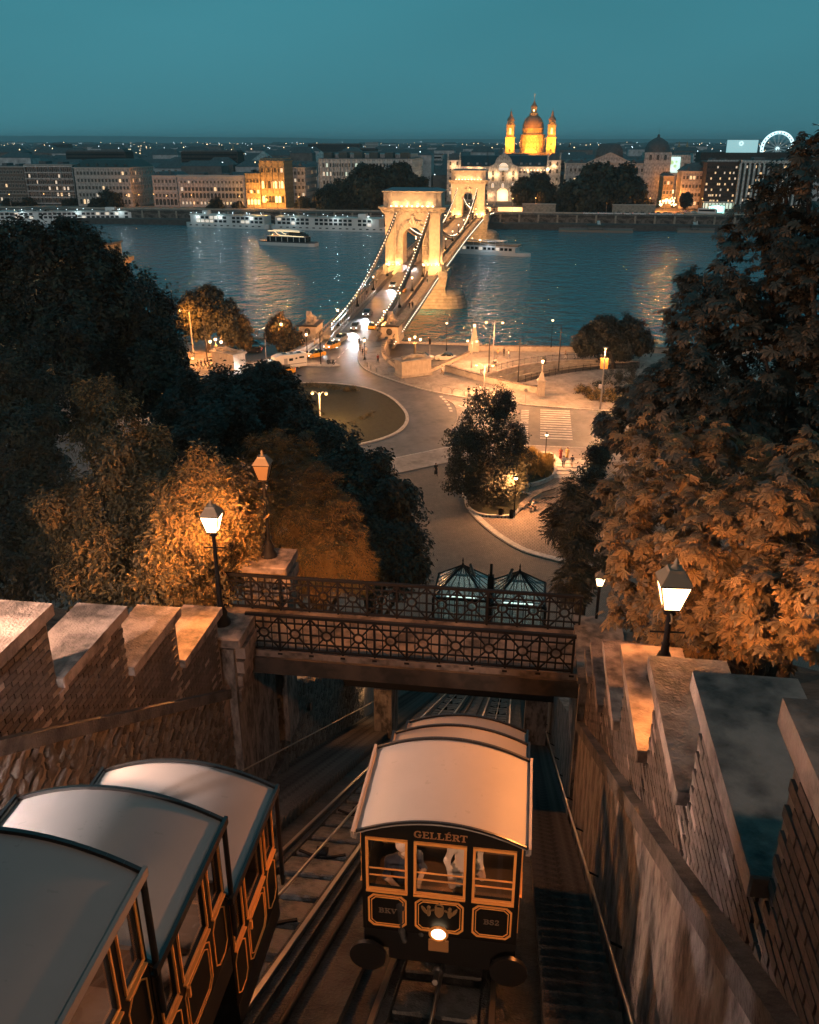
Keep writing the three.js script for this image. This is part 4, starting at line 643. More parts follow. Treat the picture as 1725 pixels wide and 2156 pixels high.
{ // unseen upper station hall, its roof shaped to shade the cutting's top
  const t = thing('unseen_upper_station', 'unseen upper station hall behind the viewpoint, its wide roof shading the cutting', 'station');
  mesh('roof', slab(-16, 9, 45.2, 45.7, -5.5, 16), M.iron, t); mesh('back_wall', slab(-16, 9, 34, 45.2, 15.4, 16), M.concrete, t); mesh('side_wall', slab(-16, -15.4, 36, 45.2, 1, 15.4), M.concrete, t); mesh('side_wall', slab(8.4, 9, 36, 45.2, 1, 15.4), M.concrete, t);
  for (const x of [-12.5, 6]) mesh('column', cyl(0.18, 0.15, 12, x, 33.2, -4.6, 12), M.iron, t); for (const x of [-9, -3, 3]) mesh('roof_beam', slab(x - 0.12, x + 0.12, 44.8, 45.2, -5.3, 15), M.iron, t);
  const put = (x, z, I) => { mesh('unseen_hall_lamp', new THREE.SphereGeometry(0.2, 12, 8).translate(x, 44.2, z), M.lampGlass, t); mesh('lamp_cord', rod([x, 44.4, z], [x, 45.2, z], 0.015), M.iron, t); lamp([x, 44.2, z], [1, 0.62, 0.42], I, 10, t); }; put(3.6, -2.5, 64); put(-6.5, 6, 6);  // lamps out of view, placed to warm the caps of the right wall
}
// ================= STREET LAMPS =================
function lanternHead(t, y, s, lit, color, I, x = 0, z = 0) { // four-sided lantern: cup, glass, frame, hipped cap, finial
  const at = (g) => g.translate(x, y, z);
  mesh('lantern_cup', at(lathe([[0.03 * s, -0.14 * s], [0.10 * s, -0.10 * s], [0.06 * s, -0.05 * s], [0.13 * s, 0]], 10)), M.iron, t);
  mesh('lantern_glass', at(taper(Math.min(0.24 * s, 0.3), Math.min(0.24 * s, 0.3), 0.01 * s, Math.min(0.46 * s, 0.445), Math.min(0.46 * s, 0.445), 0.01 * s + Math.min(0.46 * s, 0.455))), lit ? (I ? M.lampGlass : M.lampGlass) : std('unlit_lantern_glass', [0.09, 0.065, 0.04], 0.4), t);
  const fr = []; for (const [a, b] of [[1, 1], [1, -1], [-1, 1], [-1, -1]]) fr.push(bar([a * 0.125 * s, 0, b * 0.125 * s], [a * 0.236 * s, 0.48 * s, b * 0.236 * s], 0.022 * s)); for (const [w, yy] of [[0.125, 0.01], [0.236, 0.48]]) for (const k of [1, -1]) fr.push(bar([-w * s, yy * s, k * w * s], [w * s, yy * s, k * w * s], 0.026 * s), bar([k * w * s, yy * s, -w * s], [k * w * s, yy * s, w * s], 0.026 * s));
  mesh('lantern_frame', fr.map(at), M.iron, t);
  mesh('lantern_cap', [taper(0.50 * s, 0.50 * s, 0.49 * s, 0.26 * s, 0.26 * s, 0.66 * s), taper(0.26 * s, 0.26 * s, 0.66 * s, 0.22 * s, 0.22 * s, 0.71 * s), lathe([[0.09 * s, 0.71 * s], [0.03 * s, 0.76 * s], [0.045 * s, 0.8 * s], [0.005, 0.88 * s]], 8)].map(at), M.bronze, t);
  if (lit && I) lamp([x, y + 0.2 * s, z], color, I, 5, t);
}
function lanternPost(label, pos, h, s, lit, I, color = WARM, group) {
  const t = thing('lantern_post', label, 'street lamp', pos, 0.06, group);
  mesh('post_base', lathe([[0.24 * s, 0], [0.24 * s, 0.08], [0.15 * s, 0.2], [0.17 * s, 0.3], [0.09 * s, 0.5]], 12), M.iron, t);
  mesh('post', [lathe([[0.075 * s, 0.45], [0.06 * s, h * 0.5], [0.075 * s, h * 0.52], [0.05 * s, h * 0.54], [0.045 * s, h - 0.12 * s]], 10), rod([-0.28 * s, h - 0.45 * s, 0], [0.28 * s, h - 0.45 * s, 0], 0.015, 0.015, 5)], M.iron, t);
  lanternHead(t, h, s, lit, color, I); return t;
}
// beside the footbridge
lanternPost('lit black lantern post on the stone pier at the left end of the footbridge', [-7.2, 30.0, -17.95], 2.5, 0.94, true, 300, [1, 0.31, 0.065]);
lanternPost('unlit lantern post standing on the moulded pier behind the footbridge', [-7.1, 30.05, -21.7], 2.35, 0.98, false, 0);
{ const t = lanternPost('large lit lantern among the chestnut leaves on the right parapet', [2.19, 33.6, -11.35], 1.25, 0.9, true, 175, [1, 0.30, 0.06]);
  [0, 1, 2, 3].forEach((k) => mesh('scroll_bracket', new THREE.TorusGeometry(0.07, 0.014, 5, 12, Math.PI).rotateZ(-Math.PI / 2).translate(0.09, 1.12, 0).rotateY(k * Math.PI / 2), M.bronze, t)); }
lanternPost('unseen lantern post left of the stepped parapet, lighting its caps and the robinia', [-9.5, 33.5, -9.0], 1.85, 1, true, 560, [1, 0.55, 0.36]);  // out of view to the left, placed to light caps and robinia
{ // wall lamps of the cutting; those beside the cars are out of view
  const mk = (p, label, I, dir, c = [1, 0.5, 0.2]) => { const t = thing('wall_lamp', label, 'wall lamp', p); mesh('backplate', box(0.05, 0.34, 0.2, 0, 0, 0), M.iron, t); mesh('lamp_glass', new THREE.SphereGeometry(0.1, 10, 8).scale(1, 1.4, 1).translate(dir * 0.12, 0, 0), M.lampGlass, t); lamp([dir * 0.12, 0, 0], c, I, 4, t); return t; };
  const p = ax(768, 1438, -6.9); mk([-6.93, p.y, p.z], 'small bright wall lamp on the left cutting wall below the footbridge', 9, 1);
  mk([-6.72, 35.3, -4.7], 'unseen bulkhead lamp under the left cornice, lighting the car roofs', 155, 1, [1, 0.78, 0.70]);  // out of view, placed to light the car roofs
  mk([1.66, 33.5, -3.2], 'unseen bulkhead lamp on the right cutting wall, lighting the gold car fronts', 7, -1, [1, 0.60, 0.36]);  // out of view, placed to light the gold frames of both cars
  mk([-6.93, 32.9, -6.7], 'unseen small bulkhead lamp beside the left car, lighting the rubble wall', 16, 1, [1, 0.78, 0.68]);  // out of view, placed to light the near rubble stones
  { const t = thing('floodlight', 'unseen floodlight behind the moulded pier, lighting the conifer orange', 'floodlight', [-7.3, 29.0, -22.5]); mesh('housing', box(0.3, 0.25, 0.2), M.iron, t); mesh('lamp_glass', box(0.24, 0.2, 0.03, 0, 0, -0.12), M.lampAmber, t); spot([-7.3, 29.05, -22.72], [-7.9, 24.5, -31], [1, 0.36, 0.09], 620, 50, 0.7, 6);  // out of view behind the pier, placed to light the conifer
    const u = thing('floodlight', 'added spotlight out of view, brightening the gold front of the front car', 'floodlight', [-0.5, 36.6, 0.8]); mesh('housing', box(0.26, 0.26, 0.3), M.iron, u); mesh('stand', rod([0, -0.1, 0], [0, -1.0, 0], 0.03), M.iron, u); mesh('lamp_glass', box(0.2, 0.2, 0.03, 0, 0, -0.17), M.lampGlass, u); spot([-0.5, 36.55, 0.55], [-0.8, 31.7, -8.8], [1, 0.60, 0.38], 190, 15, 0.6, 6); }  // added spotlight out of view, brightens the gold frames of the front car
  const q = ax(1196, 1262, 1.75); const t = thing('lantern_post', 'small lit lantern at the right end of the footbridge railing', 'street lamp', [2.15, 29.2, -20.9]); mesh('post', rod([0, 0, 0], [0, 0.95, 0], 0.04), M.iron, t); lanternHead(t, 1.0, 0.55, true, WARM, 3);
}
// ---- the square ----
const zr = (x, y, Y = 0.13) => gr(x, y, Y);
function globePost(label, pos, h, I, group, color = SQ) { const t = thing('globe_lamp', label, 'street lamp', pos, 0, group); mesh('post', lathe([[0.17, 0], [0.12, 0.25], [0.07, 0.9], [0.05, h]], 10), M.iron, t); mesh('lamp_glass', ball(0.22, 0, h + 0.22, 0, 12), M.lampGlass, t); mesh('lamp_cap', lathe([[0.26, h + 0.36], [0.1, h + 0.48], [0.0, h + 0.6]], 10), M.iron, t); lamp([0, h + 0.22, 0], color, I * 4, 8, t); return t; }
globePost('globe lamp on a slim black post behind the round shrub bed', zr(1148, 968, 0.4), 3.4, 120);
globePost('globe lamp on the small lawn beside the seated pair', zr(1083, 1080, 0.28), 4.2, 120);
globePost('small lamp on a slim black post by the river wall, right of the bridge pier', zr(940, 738, -3), 6.0, 40);
globePost('small lamp on a slim black post on the promenade wall right of the twin lamp', [4.3, 1.2, -183.9], 5.4, 40);
globePost('small lamp on the promenade half hidden in the right riverside tree', [16, 0.13, -181], 6.5, 60);
globePost('second small lamp half hidden in the right riverside tree', [13.2, 0.13, -181], 6.5, 60);
function twinPost(label, pos, h, I, arm = 0.9, group, mat = M.pole, color = SQ, turn = 0) { const t = thing('twin_lamp', label, 'street lamp', pos, turn, group); mesh('post', lathe([[0.19, 0], [0.16, 1.0], [0.11, 1.1], [0.08, h]], 10), mat, t); for (const s of [-1, 1]) { mesh('arm', tube([[0, h - 0.5, 0], [s * arm * 0.5, h + 0.1, 0], [s * arm, h, 0]], 0.035, 8, 5), mat, t); mesh('lamp_glass', ball(0.22, s * arm, h - 0.12, 0, 10), M.lampAmber, t); mesh('lamp_hood', lathe([[0.28, h - 0.02], [0.2, h + 0.12], [0.03, h + 0.2]], 10).translate(s * arm, 0, 0), mat, t); lamp([s * arm, h - 0.14, 0], color, I * 4, 8, t); } return t; }
twinPost('white twin-armed lamp post standing in the dark of the roundabout lawn', zr(675, 892, 0.12), 5.0, 70, 1.1, null, M.white, [1, 0.46, 0.14]);
twinPost('twin-armed lamp post rising behind the small tree on the pavement', [-7.6, 0.13, -147.6], 5.6, 170, 1.4);
twinPost('tall twin-armed lamp post with glowing heads by the promenade', [-7.2, 0.13, -171.5], 8.4, 125, 1.6);
twinPost('short twin-armed lamp post left of the tall promenade lamp', [-11.2, 0.13, -168], 5.4, 60, 0.9);
twinPost('unseen twin-armed lamp post behind the trees, lighting the lower edge of the lawn', [-31, 0.13, -102], 6, 110, 1.2);  // unseen lamp, placed to light the lower edge of the lawn
twinPost('unseen twin-armed lamp post behind the trees, lighting the west of the square', [-58, 0.13, -140], 7, 190, 1.2);  // unseen lamp, placed to light the west side of the square
{ // tall lamp with sign box at the right, and modern poles
  const t = thing('mast_lamp', 'tall grey lamp mast with amber sign panels beside the right road', 'street lamp', zr(1264, 862)); const h = 10.2;
  mesh('mast', lathe([[0.22, 0], [0.2, 1.2], [0.14, 1.3], [0.09, h]], 10), M.pole, t); mesh('lamp_head', box(0.8, 0.18, 0.4, 0, h + 0.12, 0.1), M.pole, t); mesh('lamp_glass', ball(0.2, 0, h, 0.1, 10), M.lampAmber, t); lamp([0, h - 0.05, 0.1], SQ, 2600, 8, t);
  mesh('sign_panel', [box(0.5, 1.8, 0.06, -0.36, 7.7, 0), box(0.5, 1.8, 0.06, 0.36, 7.7, 0)], std('amber_sign_panel', [0.5, 0.3, 0.08], 0.6), t); mesh('control_box', box(0.5, 0.6, 0.4, -0.3, 3.9, 0), M.white, t);
  const u = thing('mast_lamp', 'tall lamp mast at the left edge of the square before the big tree', 'street lamp', zr(408, 752)); mesh('mast', lathe([[0.2, 0], [0.09, 9.6]], 10), M.pole, u); mesh('arm', rod([0, 9.4, 0], [-1.9, 9.6, 0], 0.05), M.pole, u); mesh('lamp_glass', ball(0.24, -1.9, 9.45, 0, 10), M.lampAmber, u); lamp([-1.9, 9.4, 0], AMBER, 900, 8, u);
}
for (const [x, y, h, l] of [[437, 762, 9, 'dark bare pole standing before the big riverside tree'], [371, 712, 10.5, 'pale bare pole at the left end of the river wall'], [1091, 805, 7.8, 'dark overhead-line pole nearest the underpass parapet'], [1176, 781, 8.6, 'dark overhead-line pole at the bend of the tram track'], [1029, 783, 6.5, 'dark overhead-line pole left of the tram curve']]) { const p = zr(x, y), t = thing('catenary_pole', l, 'pole', p); mesh('pole', lathe([[0.2, 0], [0.17, 0.3], [0.13, 0.35], [0.09, h], [0.0, h + 0.1]], 10), y === 712 ? M.pole : M.darkSteel, t); mesh('bracket', rod([0, h - 1.2, 0], [1.6, h - 1.0, -1.2], 0.03), M.darkSteel, t); }
{ // carved blocks with trophies and candelabra at both sides of the bridgehead, and the lantern pier
  const mkBlock = (pos, turn, lb, lb2) => {
    const t = thing('carved_block', lb, 'monument', pos, turn); mesh('block', [slab(-3.1, 3.1, 0.1, 3.0, -1.5, 1.5)], M.limestone, t); mesh('cap', slab(-3.4, 3.4, 3.0, 3.3, -1.8, 1.8), M.limeTrim, t); mesh('plinth', slab(-3.3, 3.3, 0.1, 0.5, -1.7, 1.7), M.limeTrim, t);
    mesh('trophy', [tube([[-2.6, 3.5, 0.6], [-1, 3.75, 0.2], [0.6, 3.5, -0.3], [2.4, 3.55, 0.4]], 0.26, 14, 7), tube([[-2.2, 3.5, -0.7], [0, 3.9, 0.3], [2.2, 3.5, -0.6]], 0.22, 12, 7), ball(0.5, -0.3, 3.7, 0.1), new THREE.TorusGeometry(0.5, 0.14, 6, 14).rotateX(1.2).translate(1.2, 3.7, 0.4)], M.limeTrim, t); return t; };
  mkBlock(zr(870, 790), 0.62, 'carved stone block with trophies on top, right of the bridgehead'); mkBlock(V3(-58.2, 0.13, -161.5), -0.5, 'carved stone block with trophies on top, left of the bridgehead');
  const mkCand = (pos, lb, I) => { const t = thing('candelabrum', lb, 'street lamp', pos); mesh('column', lathe([[0.6, 0], [0.6, 0.4], [0.3, 0.7], [0.22, 2.8], [0.34, 3.0], [0.12, 3.3]], 12), M.bronze, t); [[-1.15, 3.5], [0, 4.0], [1.15, 3.5]].forEach(([x, y]) => { mesh('arm', tube([[0, 3.0, 0], [x * 0.6, 2.9, 0], [x, y - 0.3, 0]], 0.06, 8, 5), M.bronze, t); lanternHead(t, y, 1.3, true, WARM, 0, x); lamp([x, y + 0.3, 0.0], WARM, I * 4, 5, t); }); return t; };
  mkCand(zr(874, 752, -1.5), 'three-lantern candelabrum glowing behind the right carved block', 55); mkCand(V3(-62.6, 0.13, -167), 'three-lantern candelabrum glowing before the big left riverside tree', 55);
  const lp = thing('lantern_pier', 'pale stone pier with a lit lantern at the end of the underpass parapet', 'pier', zr(1139, 832)); mesh('pier', [slab(-0.65, 0.65, 0, 2.6, -0.65, 0.65)], M.limestone, lp); mesh('cap', [taper(1.6, 1.6, 2.6, 1.2, 1.2, 2.9), taper(1.0, 1.0, 2.9, 0.5, 0.5, 3.9)], M.limeTrim, lp); mesh('column', lathe([[0.22, 3.9], [0.12, 4.2], [0.16, 5.2], [0.1, 5.6]], 10), M.limeTrim, lp); lanternHead(lp, 5.65, 1.5, true, WARM, 0); lamp([0, 6.05, 0.0], WARM, 320, 5, lp);
  const ob = thing('lantern_obelisk', 'stone obelisk with a lit lantern at the corner of the promenade wall', 'pier', [-11.8, 0, -183.2]); mesh('pier', [slab(-1.1, 1.1, -3, 1.7, -1.1, 1.1)], M.limestone, ob); mesh('obelisk', [taper(2.5, 2.5, 1.7, 2.0, 2.0, 2.1), taper(1.6, 1.6, 2.1, 0.5, 0.5, 5.0)], M.limeTrim, ob); lanternHead(ob, 5.1, 1.4, true, WARM, 0); lamp([0, 5.5, 0], WARM, 240, 5, ob);
}
{ // lamps on the bridge's trusses: one, then copies of it
  let b0; const put = (x, z) => { const p = B2W(x, deckY(z) + 1.38, z), left = x < 0, lb = z > 70 ? (left ? 'iron lantern on the bridge truss behind the left lion' : 'iron lantern on the bridge truss beside the right lion') : z > 0 ? (ORD[Math.round((82 - z) / 22) - 1] + ' lantern along the ' + (left ? 'left' : 'right') + ' bridge truss between its lion and the near tower') : (z > -202 ? ORD[Math.round((-22 - z) / 23.5)] + ' lantern beyond the near tower on the ' + (left ? 'left' : 'right') + ' truss of the middle span' : ORD[Math.round((-222 - z) / 26)] + ' lantern beyond the far tower on the ' + (left ? 'left' : 'right') + ' truss');
    if (!b0) { b0 = thing('bridge_lantern', lb, 'street lamp', p, BT, 'lanterns on the bridge trusses'); mesh('post', lathe([[0.5, 0], [0.42, 0.5], [0.2, 0.7], [0.1, 1.6], [0.08, 3.2]], 10), M.iron, b0); lanternHead(b0, 3.3, 1.15, true, WARM, 0); lamp([0, 3.6, 0], [1, 0.38, 0.09], 360, 5, b0); } else copy(b0, lb, p, BT, 'lanterns on the bridge trusses'); };
  for (const z of [82, 60, 38, 16, -22, -46, -70, -94, -118, -142, -166, -186, -222, -250, -275]) for (const x of [-5.4, 5.4]) put(x, z);
  const low = (p, lb) => { const t = lanternPost(lb, p, 3.6, 1.3, true, 170); }; low(V3(-33.2, 0.13, -172), 'lantern post at the kerb below the right lion'); low(V3(-46.2, 0.13, -176), 'lantern post at the kerb beside the motorhome'); low(V3(-54.4, 0.13, -186), 'lantern post under the lit bush left of the left lion'); low(V3(-61.5, 0.13, -181), 'lantern post inside the lit tree left of the parked cars');
}
// lamps of the far quay
{ let q0; const L = 'lamps along the far quay'; const spots = [[20, 412], [95, 425], [195, 428], [268, 425], [295, 430], [325, 425], [352, 420], [405, 430], [505, 425], [600, 420], [668, 420], [700, 420], [1080, 425], [1175, 428], [1278, 428], [1318, 432], [1368, 432], [1400, 430], [1440, 425], [1478, 430], [1128, 425], [560, 425], [630, 432], [445, 428]];
  spots.sort((a, b) => a[0] - b[0]); spots.forEach(([x, y], i) => { const p = gr(x, 448, -0.5); p.z = -585 - (i % 3) * 8; p.x = az(x, y, p.z).x; const lb = x < 760 ? ORD[i] + ' small amber lamp from the left on the far quay left of the bridge' : ORD[i - spots.filter((q) => q[0] < 760).length] + ' small amber lamp from the bridge on the far quay to its right'; if (!q0) { q0 = thing('quay_lamp', lb, 'street lamp', p, 0, L); mesh('post', rod([0, 0, 0], [0, 8, 0], 0.16, 0.1, 6), M.pole, q0); mesh('lamp_glass', ball(0.24, 0, 8.1, 0, 6), M.lampAmber, q0); lamp([0, 8.0, 0], AMBER, 150, 10, q0); } else copy(q0, lb, p, 0, L); }); }
// ================= TREES AND SHRUBS =================
function triGeo(tris) { const g = new THREE.BufferGeometry(); g.setAttribute('position', new THREE.Float32BufferAttribute(tris, 3)); g.computeVertexNormals(); return g; }
// a leaf from its base along a direction, folded on the midrib; w half-width
function leafTris(out, b, d, side, up, L, w, wide = 0.5) { const p = (u, s, h) => [b[0] + d[0] * u * L + side[0] * s * w + up[0] * h, b[1] + d[1] * u * L + side[1] * s * w + up[1] * h, b[2] + d[2] * u * L + side[2] * s * w + up[2] * h]; const tip = p(1, 0, -L * 0.18), m = p(wide, 0, -0.02 * L), l = p(wide, 1, w * 0.35 - L * 0.05), r = p(wide, -1, w * 0.35 - L * 0.05), o = p(0, 0, 0); if (wide === 0.68) out.push(...o, ...m, ...l, ...o, ...r, ...m, ...l, ...m, ...tip, ...m, ...r, ...tip); else out.push(...o, ...tip, ...l, ...o, ...r, ...tip); }
const rot2 = (a) => [Math.cos(a), 0, Math.sin(a)];
function sprayBroad(seed, n, L, w) { const r = rng(seed), t = []; for (let i = 0; i < n; i++) { const u = i / n - 0.4, a = r() * 6.28, el = (r() - 0.6) * 1.3, c = Math.cos(el), d = [Math.cos(a) * c, Math.sin(el), Math.sin(a) * c], s = [-Math.sin(a), (r() - 0.5) * 0.8, Math.cos(a)]; leafTris(t, [(r() - 0.5) * 0.5, u * 0.35, (r() - 0.5) * 0.5], d, s, [0, 1, 0], L * (0.7 + r() * 0.6), w * (0.7 + r() * 0.6)); } return triGeo(t); }
function sprayPinnate(seed) { const r = rng(seed), t = []; for (let k = 0; k < 4; k++) { const a = k * 1.57 + r(), d = rot2(a), s = [-d[2], 0, d[0]]; for (let i = 0; i < 6; i++) { const u = 0.1 + i * 0.075, b = [d[0] * u, -u * u * 0.9 + (r() - 0.5) * 0.05, d[2] * u]; for (const q of [-1, 1]) { const dd = [d[0] * 0.5 + s[0] * q * 0.8, -0.35 - r() * 0.4, d[2] * 0.5 + s[2] * q * 0.8]; leafTris(t, b, dd, [d[0], 0.2, d[2]], [0, 1, 0], 0.14 + r() * 0.05, 0.03); } } } return triGeo(t); }
function palmate(seed) { const r = rng(seed), t = []; const n = 7; for (let i = 0; i < n; i++) { const a = (i - 3) * 0.62 + (r() - 0.5) * 0.12, d = [Math.sin(a), -0.06 - 0.08 * r(), Math.cos(a)], s = [Math.cos(a), 0, -Math.sin(a)]; const k = 1 - Math.abs(i - 3) * 0.13; leafTris(t, [0, 0, 0], d, s, [0, 1, 0], 0.215 * k * (0.9 + r() * 0.2), 0.037 * k, 0.68); } return triGeo(t); }
function sprayConifer(seed) { const r = rng(seed), t = []; for (let k = 0; k < 7; k++) { const a = (k - 3) * 0.35 + (r() - 0.5) * 0.2, d = [Math.sin(a), -0.1 - 0.15 * r(), Math.cos(a)], s = [Math.cos(a), 0.3, -Math.sin(a)]; for (let i = 0; i < 4; i++) leafTris(t, [d[0] * i * 0.11, d[1] * i * 0.11, d[2] * i * 0.11], [d[0] + s[0] * (i % 2 ? 0.6 : -0.6), d[1] + 0.1, d[2] + s[2] * (i % 2 ? 0.6 : -0.6)], s, [0, 1, 0], 0.17, 0.022); } return triGeo(t); }
const SPRAY = { robin: [21, 22].map((s) => sprayBroad(s, 15, 0.19, 0.042)), broad: [1, 2].map((s) => sprayBroad(s, 13, 0.2, 0.06)), far: [3, 4].map((s) => sprayBroad(s, 9, 0.42, 0.17)), pinnate: [5, 6].map(sprayPinnate), palm: [7, 8, 9].map(palmate), conifer: [10, 11].map(sprayConifer), reed: [12].map((s) => { const r = rng(s), t = []; for (let i = 0; i < 12; i++) { const a = r() * 6.28; leafTris(t, [(r() - 0.5) * 0.3, -0.3, (r() - 0.5) * 0.3], [Math.cos(a) * 0.35, 1, Math.sin(a) * 0.35], [-Math.sin(a), 0, Math.cos(a)], [0, 0, 0], 0.9, 0.025); } return triGeo(t); }) };
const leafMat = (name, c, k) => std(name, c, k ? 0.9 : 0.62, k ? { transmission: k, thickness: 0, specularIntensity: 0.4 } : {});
const LEAF = { dark: leafMat('unlit_foliage', [0.010, 0.012, 0.007]), mid: leafMat('green_foliage', [0.035, 0.032, 0.013]), lit: leafMat('lamplit_foliage', [0.17, 0.125, 0.055], 0.35), chest: leafMat('chestnut_leaf', [0.135, 0.095, 0.047], 0.25), chestB: leafMat('chestnut_leaf_dark', [0.035, 0.029, 0.016]), con: leafMat('conifer_foliage', [0.15, 0.10, 0.04], 0.3), reed: leafMat('ornamental_grass', [0.26, 0.18, 0.06], 0.45) };  // lamplight and its absence are put into the leaf colours
const lobe = (x, y, Z, rD) => { const c = az(x, y, Z), d = c.clone().sub(EYE); const depth = d.dot(camera.getWorldDirection(V3())); return [c, rD / FPX * depth]; };
function crownSpots(lobes, n, seed, gap = 0.42, shell = 0.5) {
  const r = rng(seed), nz = tileNoise(32, seed + 3), tot = lobes.reduce((s, l) => s + l[1] * l[1], 0), out = []; let guard = 0;
  while (out.length < n && guard++ < n * 14) {
    let k = r() * tot, L = lobes[0]; for (const l of lobes) { k -= l[1] * l[1]; if (k <= 0) { L = l; break; } }
    const d = V3(r() * 2 - 1, r() * 2 - 1, r() * 2 - 1); if (d.lengthSq() > 1 || d.lengthSq() < 0.01) continue; d.normalize();
    const nr = nz(d.x * 2.3 + L[0].x + 60, d.y * 2.3 + d.z * 1.9 + L[0].y + 60); const rr = L[1] * (shell + (1.06 - shell) * Math.sqrt(r())) * (0.58 + 0.80 * nr) * (r() < 0.07 ? 1.12 + r() * 0.2 : 1), p = L[0].clone().addScaledVector(d, rr);
    const f = 2.4 / L[1]; const v = nz(p.x * f + 50, p.y * f + p.z * f * 0.8 + 50) * 0.6 + nz(p.x * f * 2.7 + 9, p.z * f * 2.7 + p.y * f * 2.1 + 9) * 0.4; if (v < gap) continue;
    if (lobes.some((l) => l !== L && p.distanceTo(l[0]) < l[1] * 0.5)) continue;
    out.push({ p, d, s: 0.6 + r() * 0.75, a: r() * 6.28, t: r(), droop: r() });
  }
  return out;
}
const UPV = V3(0, 1, 0);
function leafMatrix(sp, scale, kind) {
  const q = new THREE.Quaternion();
  if (kind === 'palm' || kind === 'conifer') { // leaf lies outward and droops: its axis z points out, its face up and out
    const out = sp.d.clone(); out.y = out.y * 0.35 - 0.1 - sp.droop * 0.55; const tw = Math.sin(sp.a) * 0.75, tz = Math.cos(sp.a * 1.7) * 0.75; out.x += tw; out.z += tz; out.normalize();
    const up = V3((sp.t - 0.5) * 1.3 + sp.d.x * 0.6, 0.75, (sp.droop - 0.5) * 1.3 + sp.d.z * 0.6).normalize(), x = up.clone().cross(out).normalize(), y = out.clone().cross(x); q.setFromRotationMatrix(new THREE.Matrix4().makeBasis(x, y, out));
  } else if (kind === 'reed') q.setFromAxisAngle(UPV, sp.a);
  else { const n = sp.d.clone().lerp(UPV, 0.45).normalize(); q.setFromUnitVectors(UPV, n).multiply(new THREE.Quaternion().setFromAxisAngle(UPV, sp.a)); }
  const k = scale * sp.s; return [q, V3(k, k, k)];
}
function tree(name, label, base, lobes, o) {
  if (o.rag !== 0) { const rr = rng(o.seed + 900), add = []; for (const [c, R] of lobes) for (let i = 0; i < 3; i++) { const d = V3(rr() * 2 - 1, rr() * 1.6 - 0.6, rr() * 2 - 1).normalize(); add.push([c.clone().addScaledVector(d, R * (0.85 + rr() * 0.2)), R * (0.28 + rr() * 0.22)]); } lobes = [...lobes, ...add]; }
  const t = thing(name, label, o.cat || 'tree', base, 0, o.group), b = base.isVector3 ? base : V3(...base), lo = lobes.map(([c, r]) => [c.clone().sub(b), r]), r = rng(o.seed);
  if (!o.noTrunk) { const top = lo.reduce((a, [c]) => a.add(c), V3()).multiplyScalar(1 / lo.length); const R = o.trunk || 0.28; const h = Math.max(1, top.y * 0.8), fork = V3(top.x * 0.5, h * 0.62, top.z * 0.5);
    const seg = (pts, r0, r1) => { const c = new THREE.CatmullRomCurve3(pts), P = c.getPoints(8), g = []; for (let i = 0; i < 8; i++) g.push(rod(P[i].toArray(), P[i + 1].toArray(), r0 + (r1 - r0) * i / 8, r0 + (r1 - r0) * (i + 1) / 8, 8)); return g; };
    mesh('trunk', [lathe([[R * 1.7, -0.6], [R * 1.2, 0.3], [R, 0.9]], 9), ...seg([V3(0, 0.4, 0), V3(fork.x * 0.4, fork.y * 0.55, fork.z * 0.4), fork], R, R * 0.7)], o.bark || M.trunk, t);
    mesh('limbs', lo.slice(0, o.rag === 0 ? 99 : Math.ceil(lo.length / 4)).map(([c, rr]) => seg([fork, fork.clone().lerp(c, 0.5).add(V3((r() - 0.5) * rr * 0.4, rr * 0.15, (r() - 0.5) * rr * 0.4)), c.clone().add(V3(0, rr * 0.3, 0))], R * 0.5, R * 0.12)), o.bark || M.trunk, t); }
  const spots = crownSpots(lo, o.n, o.seed, o.gap, o.shell), geos = SPRAY[o.kind], mats = [].concat(o.mat), crown = o.leaves ? sub('crown', t) : t;
  const list = spots.map((sp, i) => { const [q, s] = leafMatrix(sp, o.scale, o.kind); return { pos: sp.p, q, s, g: i % geos.length, m: i % mats.length }; });
  let rest = list;
  if (o.leaves) { const seen = list.filter((p) => inView(p.pos.clone().add(b), 0.98)).sort((a, c) => a.pos.clone().add(b).distanceToSquared(EYE) / a.s.x ** 2 - c.pos.clone().add(b).distanceToSquared(EYE) / c.s.x ** 2).slice(0, o.leaves), set = new Set(seen); for (const p of seen) { const m = mesh('leaf', geos[p.g], mats[p.m], crown, { metric: false }); m.position.copy(p.pos); m.quaternion.copy(p.q); m.scale.copy(p.s); } rest = list.filter((p) => !set.has(p)); }
  mats.forEach((m, k) => { const part = rest.filter((p) => p.m === k); if (part.length) mass(o.leaves ? 'leaves' : 'crown', part, geos, m, crown, o.leaves ? 'stuff' : undefined); });
  return t;
}
const LB = (l) => l.map((a) => lobe(...a));
